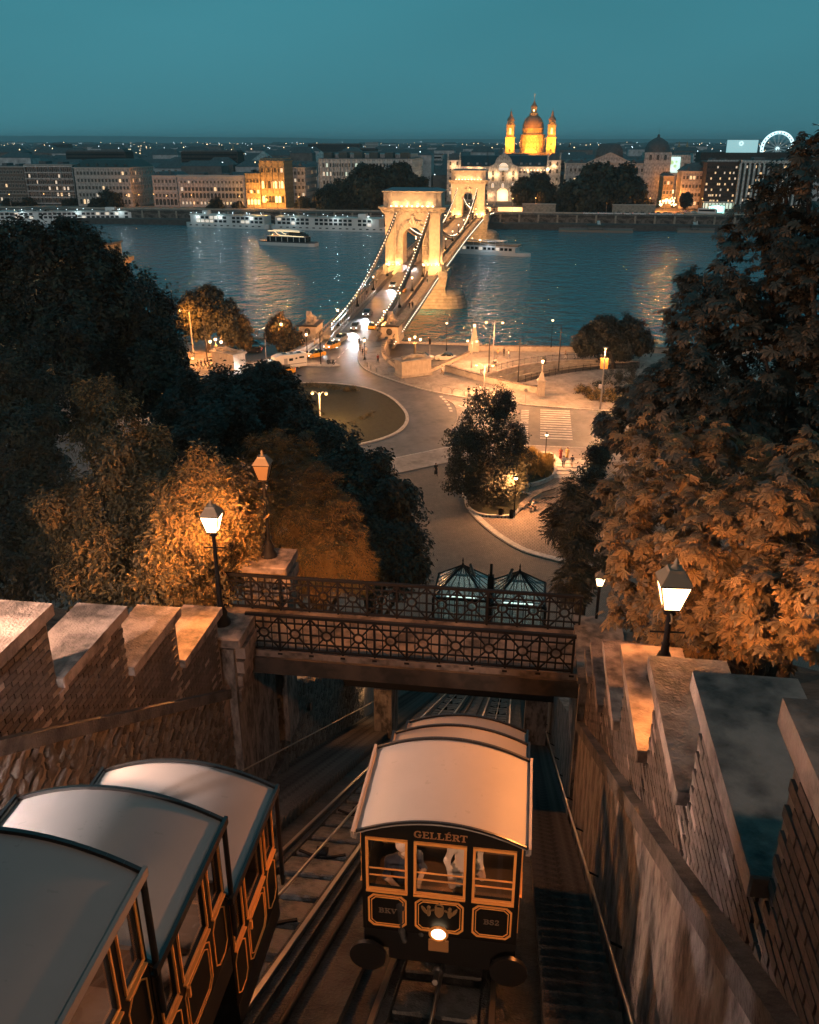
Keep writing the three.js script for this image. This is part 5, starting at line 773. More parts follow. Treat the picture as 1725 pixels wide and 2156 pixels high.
// right: the great chestnut by the lantern and the taller one behind it
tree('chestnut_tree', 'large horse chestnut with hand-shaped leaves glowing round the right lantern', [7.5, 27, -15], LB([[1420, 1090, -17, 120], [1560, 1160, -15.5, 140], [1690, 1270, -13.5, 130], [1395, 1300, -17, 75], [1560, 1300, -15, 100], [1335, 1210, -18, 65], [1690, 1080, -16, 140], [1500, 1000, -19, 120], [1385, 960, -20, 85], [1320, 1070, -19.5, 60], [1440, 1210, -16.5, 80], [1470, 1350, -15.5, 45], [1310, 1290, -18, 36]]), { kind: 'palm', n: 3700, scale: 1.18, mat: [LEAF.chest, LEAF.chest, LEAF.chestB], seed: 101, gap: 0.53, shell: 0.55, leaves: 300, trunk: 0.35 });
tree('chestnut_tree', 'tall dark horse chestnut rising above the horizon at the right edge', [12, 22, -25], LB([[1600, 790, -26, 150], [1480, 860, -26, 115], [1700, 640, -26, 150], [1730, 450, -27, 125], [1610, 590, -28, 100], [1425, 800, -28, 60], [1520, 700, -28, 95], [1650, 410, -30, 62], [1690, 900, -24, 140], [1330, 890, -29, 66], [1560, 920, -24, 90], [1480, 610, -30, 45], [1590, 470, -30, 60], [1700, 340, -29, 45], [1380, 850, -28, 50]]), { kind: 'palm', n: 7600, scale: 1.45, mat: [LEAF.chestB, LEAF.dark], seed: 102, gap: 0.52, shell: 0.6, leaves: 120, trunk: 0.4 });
tree('larch_tree', 'thin feathery tree before the paved plaza, right of the footbridge', [2.9, 20.5, -27], LB([[1215, 1040, -29, 26], [1200, 1115, -28, 34], [1238, 1175, -27, 40], [1205, 1230, -26, 34], [1240, 1080, -28, 34], [1180, 1070, -29, 18]]), { kind: 'conifer', n: 620, scale: 0.95, mat: [LEAF.mid, LEAF.dark], seed: 103, gap: 0.45, trunk: 0.14 });
// left: lit robinias by the footbridge lantern, dark trees behind
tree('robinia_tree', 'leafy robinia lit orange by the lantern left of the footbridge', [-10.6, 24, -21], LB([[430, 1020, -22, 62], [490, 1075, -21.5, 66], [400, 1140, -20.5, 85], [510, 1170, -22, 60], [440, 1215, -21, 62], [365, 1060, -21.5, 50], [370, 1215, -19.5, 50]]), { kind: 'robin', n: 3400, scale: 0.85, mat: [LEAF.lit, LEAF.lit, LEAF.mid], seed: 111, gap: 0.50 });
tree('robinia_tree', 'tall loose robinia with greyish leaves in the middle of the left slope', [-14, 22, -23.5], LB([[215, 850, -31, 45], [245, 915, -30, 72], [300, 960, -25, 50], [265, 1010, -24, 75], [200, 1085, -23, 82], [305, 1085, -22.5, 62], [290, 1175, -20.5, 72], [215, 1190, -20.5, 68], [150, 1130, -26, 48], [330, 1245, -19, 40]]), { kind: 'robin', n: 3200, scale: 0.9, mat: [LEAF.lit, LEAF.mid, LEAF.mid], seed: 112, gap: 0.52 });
tree('robinia_tree', 'dim robinia with rusty tips at the left edge of the picture', [-22, 18, -31], LB([[30, 960, -33, 90], [60, 1090, -30, 90], [-20, 1180, -27, 90], [110, 1200, -26, 60], [120, 850, -38, 70], [20, 830, -38, 90], [110, 1010, -32, 60]]), { kind: 'robin', n: 3400, scale: 1.1, mat: [LEAF.mid, LEAF.dark], seed: 113, gap: 0.46 });
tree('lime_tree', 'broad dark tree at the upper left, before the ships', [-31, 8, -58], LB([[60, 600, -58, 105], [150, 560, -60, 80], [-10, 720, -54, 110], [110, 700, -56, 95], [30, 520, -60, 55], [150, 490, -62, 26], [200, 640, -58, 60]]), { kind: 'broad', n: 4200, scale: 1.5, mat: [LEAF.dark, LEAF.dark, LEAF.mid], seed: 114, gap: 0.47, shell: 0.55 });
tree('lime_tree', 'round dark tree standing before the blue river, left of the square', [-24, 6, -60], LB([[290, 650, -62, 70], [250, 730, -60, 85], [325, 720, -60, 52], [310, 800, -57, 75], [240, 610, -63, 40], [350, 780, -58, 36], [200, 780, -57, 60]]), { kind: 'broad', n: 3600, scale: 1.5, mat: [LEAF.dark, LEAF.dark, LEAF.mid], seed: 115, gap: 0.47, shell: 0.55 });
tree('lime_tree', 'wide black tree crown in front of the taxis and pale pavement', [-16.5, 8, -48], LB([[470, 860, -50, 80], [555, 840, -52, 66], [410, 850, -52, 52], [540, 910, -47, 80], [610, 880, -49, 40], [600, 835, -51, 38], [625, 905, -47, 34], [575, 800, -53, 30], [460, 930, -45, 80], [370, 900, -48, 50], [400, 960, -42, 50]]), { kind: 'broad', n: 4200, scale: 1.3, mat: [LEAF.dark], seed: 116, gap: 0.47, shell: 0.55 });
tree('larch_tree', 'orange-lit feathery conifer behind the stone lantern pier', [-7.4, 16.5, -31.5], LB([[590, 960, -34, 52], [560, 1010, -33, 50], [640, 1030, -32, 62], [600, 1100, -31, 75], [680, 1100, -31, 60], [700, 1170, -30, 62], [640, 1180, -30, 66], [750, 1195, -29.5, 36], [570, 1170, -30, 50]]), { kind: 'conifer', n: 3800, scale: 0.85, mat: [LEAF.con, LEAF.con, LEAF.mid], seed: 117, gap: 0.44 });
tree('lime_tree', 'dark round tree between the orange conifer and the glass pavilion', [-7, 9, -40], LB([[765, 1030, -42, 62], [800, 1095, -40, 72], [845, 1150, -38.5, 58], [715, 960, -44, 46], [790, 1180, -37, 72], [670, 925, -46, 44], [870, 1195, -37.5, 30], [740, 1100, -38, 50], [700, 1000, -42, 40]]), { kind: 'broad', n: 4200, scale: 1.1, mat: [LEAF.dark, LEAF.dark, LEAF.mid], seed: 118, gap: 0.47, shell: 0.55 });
// square
tree('maple_tree', 'small spreading tree on the plaza lawn, dark with lit lower leaves', gr(1026, 1066, 0.28), LB([[1020, 895, -101, 55], [1000, 965, -99, 58], [1040, 855, -102, 36], [975, 1000, -98, 38], [1072, 925, -102, 34], [1050, 995, -99, 55], [1090, 965, -101, 30], [960, 985, -98, 22], [1015, 1020, -98, 40]]), { kind: 'broad', n: 2600, scale: 1.35, mat: [LEAF.mid, LEAF.dark, LEAF.mid], seed: 121, gap: 0.38, trunk: 0.2 });
const shr = (label, lobes, o) => { const L = LB(lobes), c = L[0][0]; return tree(o.name || 'shrub', label, [c.x, o.y ?? 0.4, c.z], L, { cat: o.cat || 'shrub', noTrunk: true, kind: 'broad', n: 500, scale: 1.0, mat: [LEAF.mid], gap: 0.3, ...o }); };
shr('tall tawny ornamental grass glowing beside the globe lamp', [[1118, 985, -111, 30], [1140, 995, -110, 24], [1095, 980, -112, 28], [1150, 975, -112, 16]], { name: 'ornamental_grass', cat: 'ornamental grass', kind: 'reed', n: 700, scale: 1.0, mat: [LEAF.reed], seed: 131 });
shr('rounded bush under the small tree at the edge of the shrub bed', [[1080, 1005, -107, 28], [1060, 1020, -105, 20], [1110, 1015, -108, 22]], { mat: [LEAF.reed, LEAF.mid], seed: 132 });
shr('clipped lit hedge at the corner of the right pavement', [[1228, 824, -152, 17], [1250, 835, -149, 16], [1275, 838, -148, 18], [1300, 836, -148, 18]], { n: 900, seed: 133, mat: [LEAF.mid, LEAF.reed] });
shr('low dark shrubs on the lawn inside the tram curve', [[1290, 800, -160, 22], [1320, 790, -163, 22], [1340, 815, -154, 24], [1260, 812, -156, 12]], { n: 800, seed: 134, mat: [LEAF.dark] });
shr('crescent flower bed on the roundabout lawn', [[775, 885, -133, 13], [760, 893, -131, 13], [745, 900, -129, 13], [730, 905, -128, 12], [718, 910, -127, 10], [785, 877, -135, 11]], { name: 'flower_bed', cat: 'flower bed', y: 0.12, n: 700, scale: 0.7, seed: 135, mat: [LEAF.lit, LEAF.mid] });
shr('long flower bed at the far rim of the roundabout lawn', [[650, 815, -150, 10], [670, 817, -150, 10], [690, 819, -149.5, 10], [710, 822, -149, 10], [730, 824, -148, 10], [745, 824, -148, 8]], { name: 'flower_bed', cat: 'flower bed', y: 0.12, n: 700, scale: 0.7, seed: 136, mat: [LEAF.lit, LEAF.mid] });
shr('dark bushes below the right end of the plaza wall', [[1245, 1010, -62, 25], [1260, 1060, -58, 30], [1262, 960, -75, 26], [1275, 900, -90, 24]], { y: 6, n: 900, scale: 1.1, seed: 137, mat: [LEAF.dark, LEAF.mid] });
shr('scrubby bushes on the dark left side of the roundabout lawn', [[655, 860, -138, 16], [668, 880, -133, 14], [640, 845, -142, 16], [690, 895, -130, 10], [650, 885, -132, 16]], { y: 0.12, n: 900, scale: 1.1, seed: 138, mat: [LEAF.mid, LEAF.dark] });
// river bank
tree('plane_tree', 'big dark riverside tree behind the left candelabrum', gr(440, 742, 0.1), LB([[435, 660, -176, 38], [405, 650, -176, 30], [470, 665, -177, 30], [440, 630, -178, 24], [410, 685, -175, 26], [480, 690, -177, 22]]), { kind: 'far', n: 2400, scale: 1.5, mat: [LEAF.dark, LEAF.mid], seed: 141, gap: 0.34, trunk: 0.4 });
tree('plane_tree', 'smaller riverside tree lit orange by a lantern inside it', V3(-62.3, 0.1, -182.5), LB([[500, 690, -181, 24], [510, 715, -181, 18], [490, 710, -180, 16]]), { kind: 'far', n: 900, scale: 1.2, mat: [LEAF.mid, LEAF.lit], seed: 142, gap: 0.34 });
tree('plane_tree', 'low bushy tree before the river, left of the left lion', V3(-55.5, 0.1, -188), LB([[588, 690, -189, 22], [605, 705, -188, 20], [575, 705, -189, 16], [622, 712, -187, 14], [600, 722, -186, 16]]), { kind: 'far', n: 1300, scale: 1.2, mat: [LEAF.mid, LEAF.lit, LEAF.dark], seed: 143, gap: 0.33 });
tree('plane_tree', 'dark spreading riverside tree right of the tram poles', gr(1292, 775, 0.1), LB([[1280, 705, -178, 36], [1240, 715, -177, 26], [1325, 705, -178, 30], [1270, 690, -179, 26], [1310, 735, -176, 22], [1225, 728, -176, 16], [1350, 720, -177, 24]]), { kind: 'far', n: 2400, scale: 1.4, mat: [LEAF.dark], seed: 144, gap: 0.33, trunk: 0.4 });
// far bank: three crowns, then copies
{ const proto = []; const list = [[235, 424, 21, 'pointed dark tree before the long white hotel facade'], [203, 434, 13], [150, 436, 16], [178, 436, 14], [280, 436, 11], [60, 434, 14], [20, 436, 13], [455, 436, 15], [503, 436, 9], [640, 433, 14], [690, 418, 20], [735, 405, 26], [768, 388, 30], [803, 380, 20], [840, 378, 26], [880, 393, 18], [718, 438, 15], [757, 441, 15], [800, 440, 13], [1105, 404, 20], [1130, 400, 25], [1152, 424, 18], [1193, 415, 20], [1218, 405, 24], [1262, 396, 36], [1303, 388, 32], [1335, 402, 19], [1348, 430, 17], [1214, 432, 15], [1446, 420, 11], [1165, 440, 12], [350, 437, 9], [670, 438, 12]];
  list.sort((a, b) => a[0] - b[0]); const nL = list.filter((q) => q[0] < 900).length; list.forEach(([x, y, rD, l], i) => { const Z = -592 - (i % 4) * 6, k = i % 3, c = az(x, y, Z), d = rD / FPX * 640, lb = l || (x < 900 ? ORD[i] + ' dark tree from the left on the far bank left of the bridge' : ORD[i - nL] + ' dark tree from the bridge on the far bank to its right'), h = c.y + 0.6, unit = 6;
    if (!proto[k]) { const b = V3(c.x, -0.6, c.z), u = d; const L = [[V3(c.x, c.y, Z), u], [V3(c.x - u * 0.6, c.y - u * 0.5, Z + 1), u * 0.7], [V3(c.x + u * 0.55, c.y - u * 0.4, Z), u * 0.75], [V3(c.x + u * (k - 1) * 0.3, c.y + u * 0.5, Z), u * 0.6]]; proto[k] = [tree('far_tree', lb, b, L, { kind: 'far', n: 620, scale: 2.6, mat: [LEAF.dark, LEAF.mid], seed: 151 + k, gap: 0.3, group: 'trees along the far bank', rag: 1, trunk: 0.35 }), d, h]; }
    else { const [p, d0, h0] = proto[k], t = copy(p, lb, [c.x, -0.6 + Math.max(-2, h - h0 * d / d0), Z], i * 1.7, 'trees along the far bank'); t.scale.setScalar(d / d0); } }); }
// ================= THE FAR BANK =================
const facadeMat = (name, c) => std(name, c, 0.85, { map: re(T_streak, 14, 9) });
const W_ = { grey: facadeMat('grey_facade', [0.56, 0.55, 0.54]), buff: facadeMat('buff_facade', [0.58, 0.55, 0.51]), brown: facadeMat('brown_facade', [0.20, 0.16, 0.13]), white: facadeMat('white_facade', [0.70, 0.72, 0.70]), ochre: facadeMat('ochre_facade', [0.48, 0.36, 0.20]), dark: facadeMat('dark_facade', [0.06, 0.05, 0.045]), stone: facadeMat('stone_facade', [0.58, 0.57, 0.54]) };
const roofSlate = std('slate_roof', [0.115, 0.125, 0.13], 0.7, { map: re(T_grain, 8) }), roofGreen = std('copper_roof', [0.045, 0.075, 0.075], 0.65, { map: re(T_grain, 8) }), trimC = std('facade_trim', [0.42, 0.39, 0.35], 0.8), litA = glow('lit_room_warm', [1, 0.6, 0.25], 1.2), litB = glow('lit_room_cool', [0.72, 0.95, 0.72], 0.75), litC = glow('lit_room_soft', [1, 0.75, 0.5], 0.7);
function windowGeo(w, h, arch) { // surround with sill and head, pane set back; group 0 trim, group 1 pane
  const a = 0.16, d = 0.22, fr = [slab(-w / 2 - a, -w / 2, -h / 2, h / 2, 0, d), slab(w / 2, w / 2 + a, -h / 2, h / 2, 0, d), slab(-w / 2 - 0.3, w / 2 + 0.3, -h / 2 - 0.2, -h / 2, 0, d + 0.15), arch ? new THREE.TorusGeometry(w / 2 + a / 2, a, 4, 8, Math.PI).translate(0, h / 2, 0.1) : slab(-w / 2 - 0.3, w / 2 + 0.3, h / 2, h / 2 + 0.28, 0, d + 0.12), slab(-0.05, 0.05, -h / 2, h / 2, 0.02, 0.09)];
  const pane = [slab(-w / 2, w / 2, -h / 2, h / 2, -0.02, 0.03)]; if (arch) pane.push(new THREE.CircleGeometry(w / 2, 8, 0, Math.PI).translate(0, h / 2, 0.03));
  const A = join(fr), B = join(pane), g = mergeGeometries([A, B]); g.addGroup(0, A.attributes.position.count, 0); g.addGroup(A.attributes.position.count, B.attributes.position.count, 1); return g;
}
const winCache = new Map(); const winG = (w, h, arch) => { const k = [w, h, arch].join(); if (!winCache.has(k)) winCache.set(k, windowGeo(w, h, arch)); return winCache.get(k); };
const paneSets = new Map();
function placeWindow(t, x, y, z, ry, w, h, arch, trim, lit) { const k = trim.name + (lit ? lit.name : ''); if (!paneSets.has(k)) paneSets.set(k, [trim, lit || M.glass]); const m = new THREE.Mesh(winG(w, h, arch), paneSets.get(k)); m.name = 'window'; m.position.set(x, y, z); m.rotation.y = ry; m.castShadow = m.receiveShadow = true; t.add(m); return m; }
// a block given by its left and right edges, eaves and ridge in the photograph at a distance; local x runs along the front, z towards the river
function block(name, label, xl, xr, ye, yr, Z, o) {
  const a = az(xl, ye, Z), b = az(xr, ye, o.Z2 ?? Z), base = -0.6, W = Math.hypot(b.x - a.x, b.z - a.z), H = a.y - base, D = o.depth || 22, ridge = az((xl + xr) / 2, yr, Z).y - base;
  const t = thing(name, label, 'building', [a.x, base, a.z], Math.atan2(-(b.z - a.z), b.x - a.x)), r = rng(o.seed || 1), wall = o.wall || W_.grey, trim = o.trim || trimC;
  mesh('wall', slab(0, W, 0, H, -D, 0), wall, t);
  mesh('cornice', [slab(-0.5, W + 0.5, H, H + 0.55, -D - 0.3, 0.6)], trim, t); if (o.band !== 0) mesh('string_course', (o.bands || [0.26]).map((f) => slab(-0.12, W + 0.12, H * f, H * f + 0.35, -D, 0.28)), trim, t);
  const rh = Math.max(0.6, ridge - H - 0.55); if (o.roof !== 'flat') mesh('roof', [taper(W + 0.6, D + 0.6, H + 0.55, Math.max(2, W - rh * 2.2), Math.max(1.5, D - rh * 2.6), H + 0.55 + rh, W / 2, -D / 2)], o.roofMat || roofSlate, t); else mesh('roof', [slab(0.3, W - 0.3, H + 0.55, H + 0.9, -D + 0.3, -0.3), slab(W * 0.2, W * 0.35, H + 0.9, H + 2.6, -D * 0.7, -D * 0.3), slab(W * 0.6, W * 0.72, H + 0.9, H + 2.2, -D * 0.7, -D * 0.3)], o.roofMat || roofSlate, t);
  if (o.chimneys !== 0 && o.roof !== 'flat') mesh('chimney', [0.2, 0.45, 0.72].map((f) => box(1.4, 1.8, 0.9, W * f, H + rh * 0.75 + 1, -D * 0.55)), W_.brown, t);
  if (o.roof !== 'flat' && o.dormers !== 0) for (let k = 0, n = Math.round(W / 7); k < n; k++) mesh('dormer', [box(1.5, 1.5, 2.2, W * (k + 0.5) / n, H + 1.5, -1.9), taper(1.9, 2.6, H + 2.25, 0.1, 2.4, H + 3.0, W * (k + 0.5) / n, -1.9)], o.roofMat || roofSlate, t);
  const F = o.floors || 4, B = o.bays || 10, pad = o.pad ?? W * 0.03, fh = (H - (o.foot || 0.6) - 0.8) / F, put = (u0, n, f, ry, ox, oz) => { };
  const face = (n, len, ry, px, pz) => { for (let f = 0; f < F; f++) for (let k = 0; k < n; k++) { const u = pad + (len - 2 * pad) * (k + 0.5) / n, y = (o.foot || 0.6) + fh * (f + 0.5), st = (o.style && o.style[f]) || {}; if (st.skip) continue; const w = st.w || o.ww || 1.3, h = st.h || o.wh || 2.1, lit = r() < (st.lit ?? o.lit ?? 0.06) ? [litA, litB, litC][o.cool ? 1 + Math.floor(r() * 2) : Math.floor(r() * 2) * 2] : null; placeWindow(t, px + Math.cos(ry) * u, y, pz - Math.sin(ry) * u, ry, w, h, st.arch, trim, lit); } };
  face(B, W, 0, 0, 0); if (o.sideBays) face(o.sideBays, D, Math.PI / 2, W, 0);
  if (o.extra) o.extra(t, W, H, D, fh, r);
  return t;
}
block('apartment_block', 'brown block at the far left edge, its foot lit amber', -20, 50, 352, 343, -622, { wall: W_.brown, floors: 5, bays: 9, seed: 1, roof: 'flat' });
block('apartment_block', 'slab block with white balcony bands beside the left edge', 52, 152, 348, 340, -615, { wall: W_.dark, floors: 6, bays: 12, seed: 2, roof: 'flat', lit: 0.08, extra: (t, W, H, D, fh) => { for (let f = 0; f <= 6; f++) mesh('balcony', [slab(-0.2, W + 0.2, 0.6 + fh * f - 0.2, 0.6 + fh * f + 0.5, 0.3, 1.5)], W_.white, t); for (let k = 0; k < 5; k++) mesh('fin', slab(W * k / 4 - 0.15, W * k / 4 + 0.15, 0, H, 0, 1.3), W_.grey, t); } });
block('grand_block', 'large buff corner palace with six rows of windows', 155, 272, 354, 336, -598, { wall: W_.buff, floors: 5, bays: 15, sideBays: 7, depth: 40, seed: 3, bands: [0.2, 0.8], style: [{ h: 2.4, w: 1.5, arch: 1, lit: 0.12 }], roofMat: roofGreen, lit: 0.1 });
block('townhouse', 'narrow grey house between the corner palace and the long hotel', 320, 371, 371, 362, -601, { wall: W_.grey, floors: 4, bays: 6, seed: 4, style: [{ arch: 1, h: 3.2, w: 2 }] });
block('hotel', 'long grey palace with arched middle windows and a lit ground floor', 373, 515, 373, 362, -600, { wall: W_.grey, floors: 4, bays: 17, seed: 5, bands: [0.25, 0.52], roof: 'flat', style: [{ w: 1.2, h: 1.7, lit: 0.85 }, { w: 1.7, h: 2.4, arch: 1, lit: 0.06 }, { w: 1.6, h: 2.4, lit: 0.02 }, { w: 1.1, h: 1.6, lit: 0.05 }], extra: (t, W, H) => { mesh('balustrade', [slab(0, W, H + 0.55, H + 1.5, -0.3, 0)], trimC, t); } });
const acadExtra = (t, W, H, D, fh) => { const n = Math.round(W / 4.4); for (let k = 0; k <= n; k++) mesh('column', [cyl(0.45, 0.38, H * 0.62, W * k / n, H * 0.33, 0.75, 10), box(1.2, 0.5, 1.2, W * k / n, H * 0.33, 0.75), box(1.2, 0.6, 1.2, W * k / n, H * 0.95, 0.75)], W_.ochre, t); mesh('attic', slab(0.5, W - 0.5, H + 0.55, H + 2.0, -D + 1, -0.5), W_.ochre, t); };
block('academy', 'low golden lit wing of the academy beside the long grey palace', 516, 546, 367, 362, -597, { wall: W_.ochre, trim: W_.ochre, floors: 3, bays: 4, seed: 6, roof: 'flat', style: [{ arch: 1, h: 3, w: 1.6, lit: 0.7 }], lit: 0.3 });
block('academy', 'tall golden floodlit academy front with columns', 546, 597, 340, 332, -600, { wall: W_.ochre, trim: W_.ochre, floors: 3, bays: 7, seed: 7, bands: [0.32, 0.66], style: [{ arch: 1, h: 3.4, w: 1.8, lit: 0.5 }, { arch: 1, h: 4, w: 1.6, lit: 0.3 }, { h: 2.6, w: 1.5, lit: 0.1 }], extra: acadExtra });
block('townhouse', 'pale house with a long dark side right of the golden academy', 600, 642, 354, 346, -622, { wall: W_.grey, floors: 5, bays: 5, sideBays: 8, depth: 34, seed: 8, lit: 0.08 });
block('office_block', 'wide pale modern office block with a grid of deep window bays', 671, 868, 336, 322, -640, { wall: W_.white, floors: 5, bays: 26, sideBays: 12, depth: 60, seed: 9, roof: 'flat', cool: 1, band: 0, ww: 1.7, wh: 2.5, style: [{ lit: 0.04 }, { lit: 0.1 }, { lit: 0.15 }, { lit: 0.55 }, { lit: 0.12 }], trim: W_.white, extra: (t, W, H, D) => { for (let k = 0; k <= 26; k++) mesh('fin', slab(W * k / 26 - 0.25, W * k / 26 + 0.25, 0.5, H, 0, k % 3 ? 0.7 : 1.4), W_.white, t); for (let k = 0; k < 6; k++) mesh('roof_box', slab(W * (0.04 + k * 0.165), W * (0.13 + k * 0.165), H + 0.9, H + 4.6, -14, -4), roofGreen, t); mesh('roof_storey', slab(3, W - 3, H + 0.9, H + 3.4, -D + 6, -15), W_.grey, t); } });
{ // palace behind the far bridgehead with a great gable, lit along its cornices
  const G = block('palace', 'richly lit palace with a curved central gable behind the far bridge tower', 945, 1178, 352, 328, -690, { wall: W_.stone, floors: 5, bays: 25, depth: 40, seed: 10, bands: [0.22, 0.72], style: [{ arch: 1, h: 3, w: 2, lit: 0.45 }, { lit: 0.2 }, { lit: 0.12, arch: 1 }, { lit: 0.05 }, { lit: 0.3, h: 1.6 }], roofMat: std('blue_slate_roof', [0.025, 0.045, 0.06], 0.5, { map: re(T_grain, 6) }), extra: (t, W, H, D) => {
    const c = W * 0.5, s = new THREE.Shape(); s.moveTo(c - 11, 0.1); s.lineTo(c - 11, H); s.bezierCurveTo(c - 9, H + 2, c - 6.5, H + 1.5, c - 6, H + 4); s.bezierCurveTo(c - 5, H + 8, c - 2, H + 8, c, H + 10.5); s.bezierCurveTo(c + 2, H + 8, c + 5, H + 8, c + 6, H + 4); s.bezierCurveTo(c + 6.5, H + 1.5, c + 9, H + 2, c + 11, H); s.lineTo(c + 11, 0.1); s.closePath();
    const h1 = new THREE.Path(); h1.absarc(c, 5.5, 4.2, 0, Math.PI, false); h1.lineTo(c - 4.2, 0.6); h1.lineTo(c + 4.2, 0.6); h1.closePath(); s.holes.push(h1); const h2 = new THREE.Path(); h2.absarc(c, H - 0.5, 3.6, 0, Math.PI, false); h2.lineTo(c - 3.6, H - 2.5); h2.lineTo(c + 3.6, H - 2.5); h2.closePath(); s.holes.push(h2);
    mesh('gable', new THREE.ExtrudeGeometry(s, { depth: 2.2, bevelEnabled: false }), W_.stone, t); mesh('great_window', [slab(c - 3.6, c + 3.6, H - 2.5, H + 3.2, 0.2, 0.5)], litC, t); mesh('entrance_glow', slab(c - 4, c + 4, 0.6, 9.4, 0.2, 0.4), litA, t);
    for (const x of [c - 7.4, c, c + 7.4]) for (const y of [11, 15.5, 19.5]) placeWindow(t, x, y, 2.2, 0, 1.8, 2.4, 1, trimC, y < 12 ? litC : null);
    for (const x of [-1, W - 9]) { mesh('corner_tower', [slab(x, x + 10, 0, H + 5, -10, 1.6)], W_.stone, t); mesh('tower_roof', taper(10.6, 12, H + 5, 4, 5, H + 9.5, x + 5, -4.2), roofSlate, t); for (const dx of [2.5, 7.5]) for (const y of [6, 11, 16, 21, 26]) placeWindow(t, x + dx, y, 1.6, 0, 1.4, 2, y > 20, trimC, y === 6 ? litC : null); mesh('turret', [cyl(0.7, 0.5, 5, x + 0.6, H + 5, 1), cyl(0.7, 0.5, 5, x + 9.4, H + 5, 1)], W_.stone, t); }
    mesh('dormer', [0.18, 0.26, 0.34, 0.66, 0.74, 0.82].map((f) => box(1.6, 2, 2, W * f, H + 2.2, -2.5)), W_.stone, t);
    mesh('spire', [rod([c - 12, H, -3], [c - 12, H + 12, -3], 0.5, 0.02), rod([c + 12, H, -3], [c + 12, H + 12, -3], 0.5, 0.02)], roofGreen, t);
    mesh('ledge', slab(0, W, H * 0.9, H * 0.9 + 0.3, 0, 1.4), trimC, t); const dots = []; for (let k = 0; k < 34; k++) { const x = W * (k + 0.5) / 34; if (Math.abs(x - c) < 11) continue; dots.push(ball(0.26, x, H * 0.9 + 0.6, 0.9, 5)); } mesh('cornice_lamps', dots, M.lampGlass, t, { kind: 'stuff' });
    for (const f of [0.10, 0.19, 0.28, 0.37, 0.63, 0.72, 0.81, 0.90]) lamp([W * f, H * 0.9 + 1.0, 1.9], [1, 0.55, 0.24], 100, 10, t);
    for (const dx of [-9, -5, 5, 9]) lamp([c + dx, H - 5, 4.2], [1, 0.55, 0.25], 120, 10, t); for (const dx of [-9, 9]) lamp([c + dx, 4, 4.4], [1, 0.5, 0.22], 130, 10, t); lamp([c, 4, 4], [1, 0.6, 0.3], 120, 10, t); for (const x of [4, W - 4]) { lamp([x, H + 1, 3.6], [1, 0.55, 0.25], 120, 10, t); lamp([x, 10, 4], [1, 0.55, 0.25], 80, 10, t); } } });
}
block('ministry', 'broad grey ministry with a pediment and two dark domes behind the park trees', 1192, 1412, 345, 338, -668, { wall: W_.stone, floors: 4, bays: 22, depth: 46, seed: 11, lit: 0.04, bands: [0.3, 0.7], extra: (t, W, H, D) => {
  const c = W * 0.42, s = new THREE.Shape(); s.moveTo(c - 15, H + 0.5); s.lineTo(c, H + 7); s.lineTo(c + 15, H + 0.5); s.closePath(); mesh('pediment', new THREE.ExtrudeGeometry(s, { depth: 4, bevelEnabled: false }).translate(0, 0, -2.5), W_.stone, t); mesh('pediment_cornice', [bar([c - 15.5, H + 0.7, 1.6], [c, H + 7.3, 1.6], 0.8, 0.6), bar([c, H + 7.3, 1.6], [c + 15.5, H + 0.7, 1.6], 0.8, 0.6)], trimC, t);
  mesh('dome', [taper(20, 16, H + 1, 19, 15, H + 5, c, -14), lathe([[13, H + 5], [12.4, H + 9], [9.5, H + 12.5], [8.5, H + 13], [0.1, H + 13.4]], 4).rotateY(Math.PI / 4).translate(c, 0, -14)], roofSlate, t);
  const e = W - 9; mesh('corner_tower', [slab(e - 9, e + 9, 0, H + 7.5, -16, 1.4)], W_.stone, t); mesh('dome', [lathe([[8.6, H + 7.5], [8.4, H + 10.5], [6.6, H + 14], [3, H + 16.4], [1, H + 17.2], [0.8, H + 18.6], [0.06, H + 19.4], [0.05, H + 24]], 14).translate(e, 0, -7)], roofSlate, t); for (const dx of [-5, 0, 5]) placeWindow(t, e + dx, H + 4, 1.4, 0, 1.7, 2.6, 1, trimC, null);
  for (let k = 0; k < 6; k++) mesh('column', cyl(0.6, 0.5, H * 0.6, c - 12 + k * 4.8, H * 0.33, 1.0, 8), trimC, t); } });
block('townhouse', 'yellow-lit house on the left side of the busy street', 1398, 1420, 372, 366, -640, { wall: W_.ochre, floors: 3, bays: 3, seed: 12, style: [{ lit: 0.8 }] , lit: 0.2 });
block('townhouse', 'buff house with a dark hipped roof left of the dark hotel', 1437, 1490, 362, 346, -636, { wall: W_.buff, floors: 4, bays: 7, sideBays: 0, seed: 13, lit: 0.1, bands: [0.3, 0.74] });
block('hotel', 'dark many-windowed hotel slab with lit rooms and a lit ground-floor arcade', 1490, 1556, 343, 338, -622, { wall: W_.dark, trim: W_.dark, floors: 8, bays: 16, seed: 14, roof: 'flat', lit: 0.36, ww: 1.2, wh: 1.3, band: 0, depth: 30, extra: (t, W, H) => { mesh('roof_rail', slab(0, W, H + 0.6, H + 1.8, -1, -0.6), W_.white, t); for (let k = 0; k < 9; k++) mesh('arcade_pillar', slab(1 + k * W / 9, 1.6 + k * W / 9, 0, 4.8, 1.5, 2.2), W_.white, t); mesh('arcade_glow', slab(0.5, W, 1, 4.4, 0.5, 0.7), litB, t); mesh('arcade_roof', slab(0, W, 4.8, 5.4, 0, 2.6), W_.white, t); } });
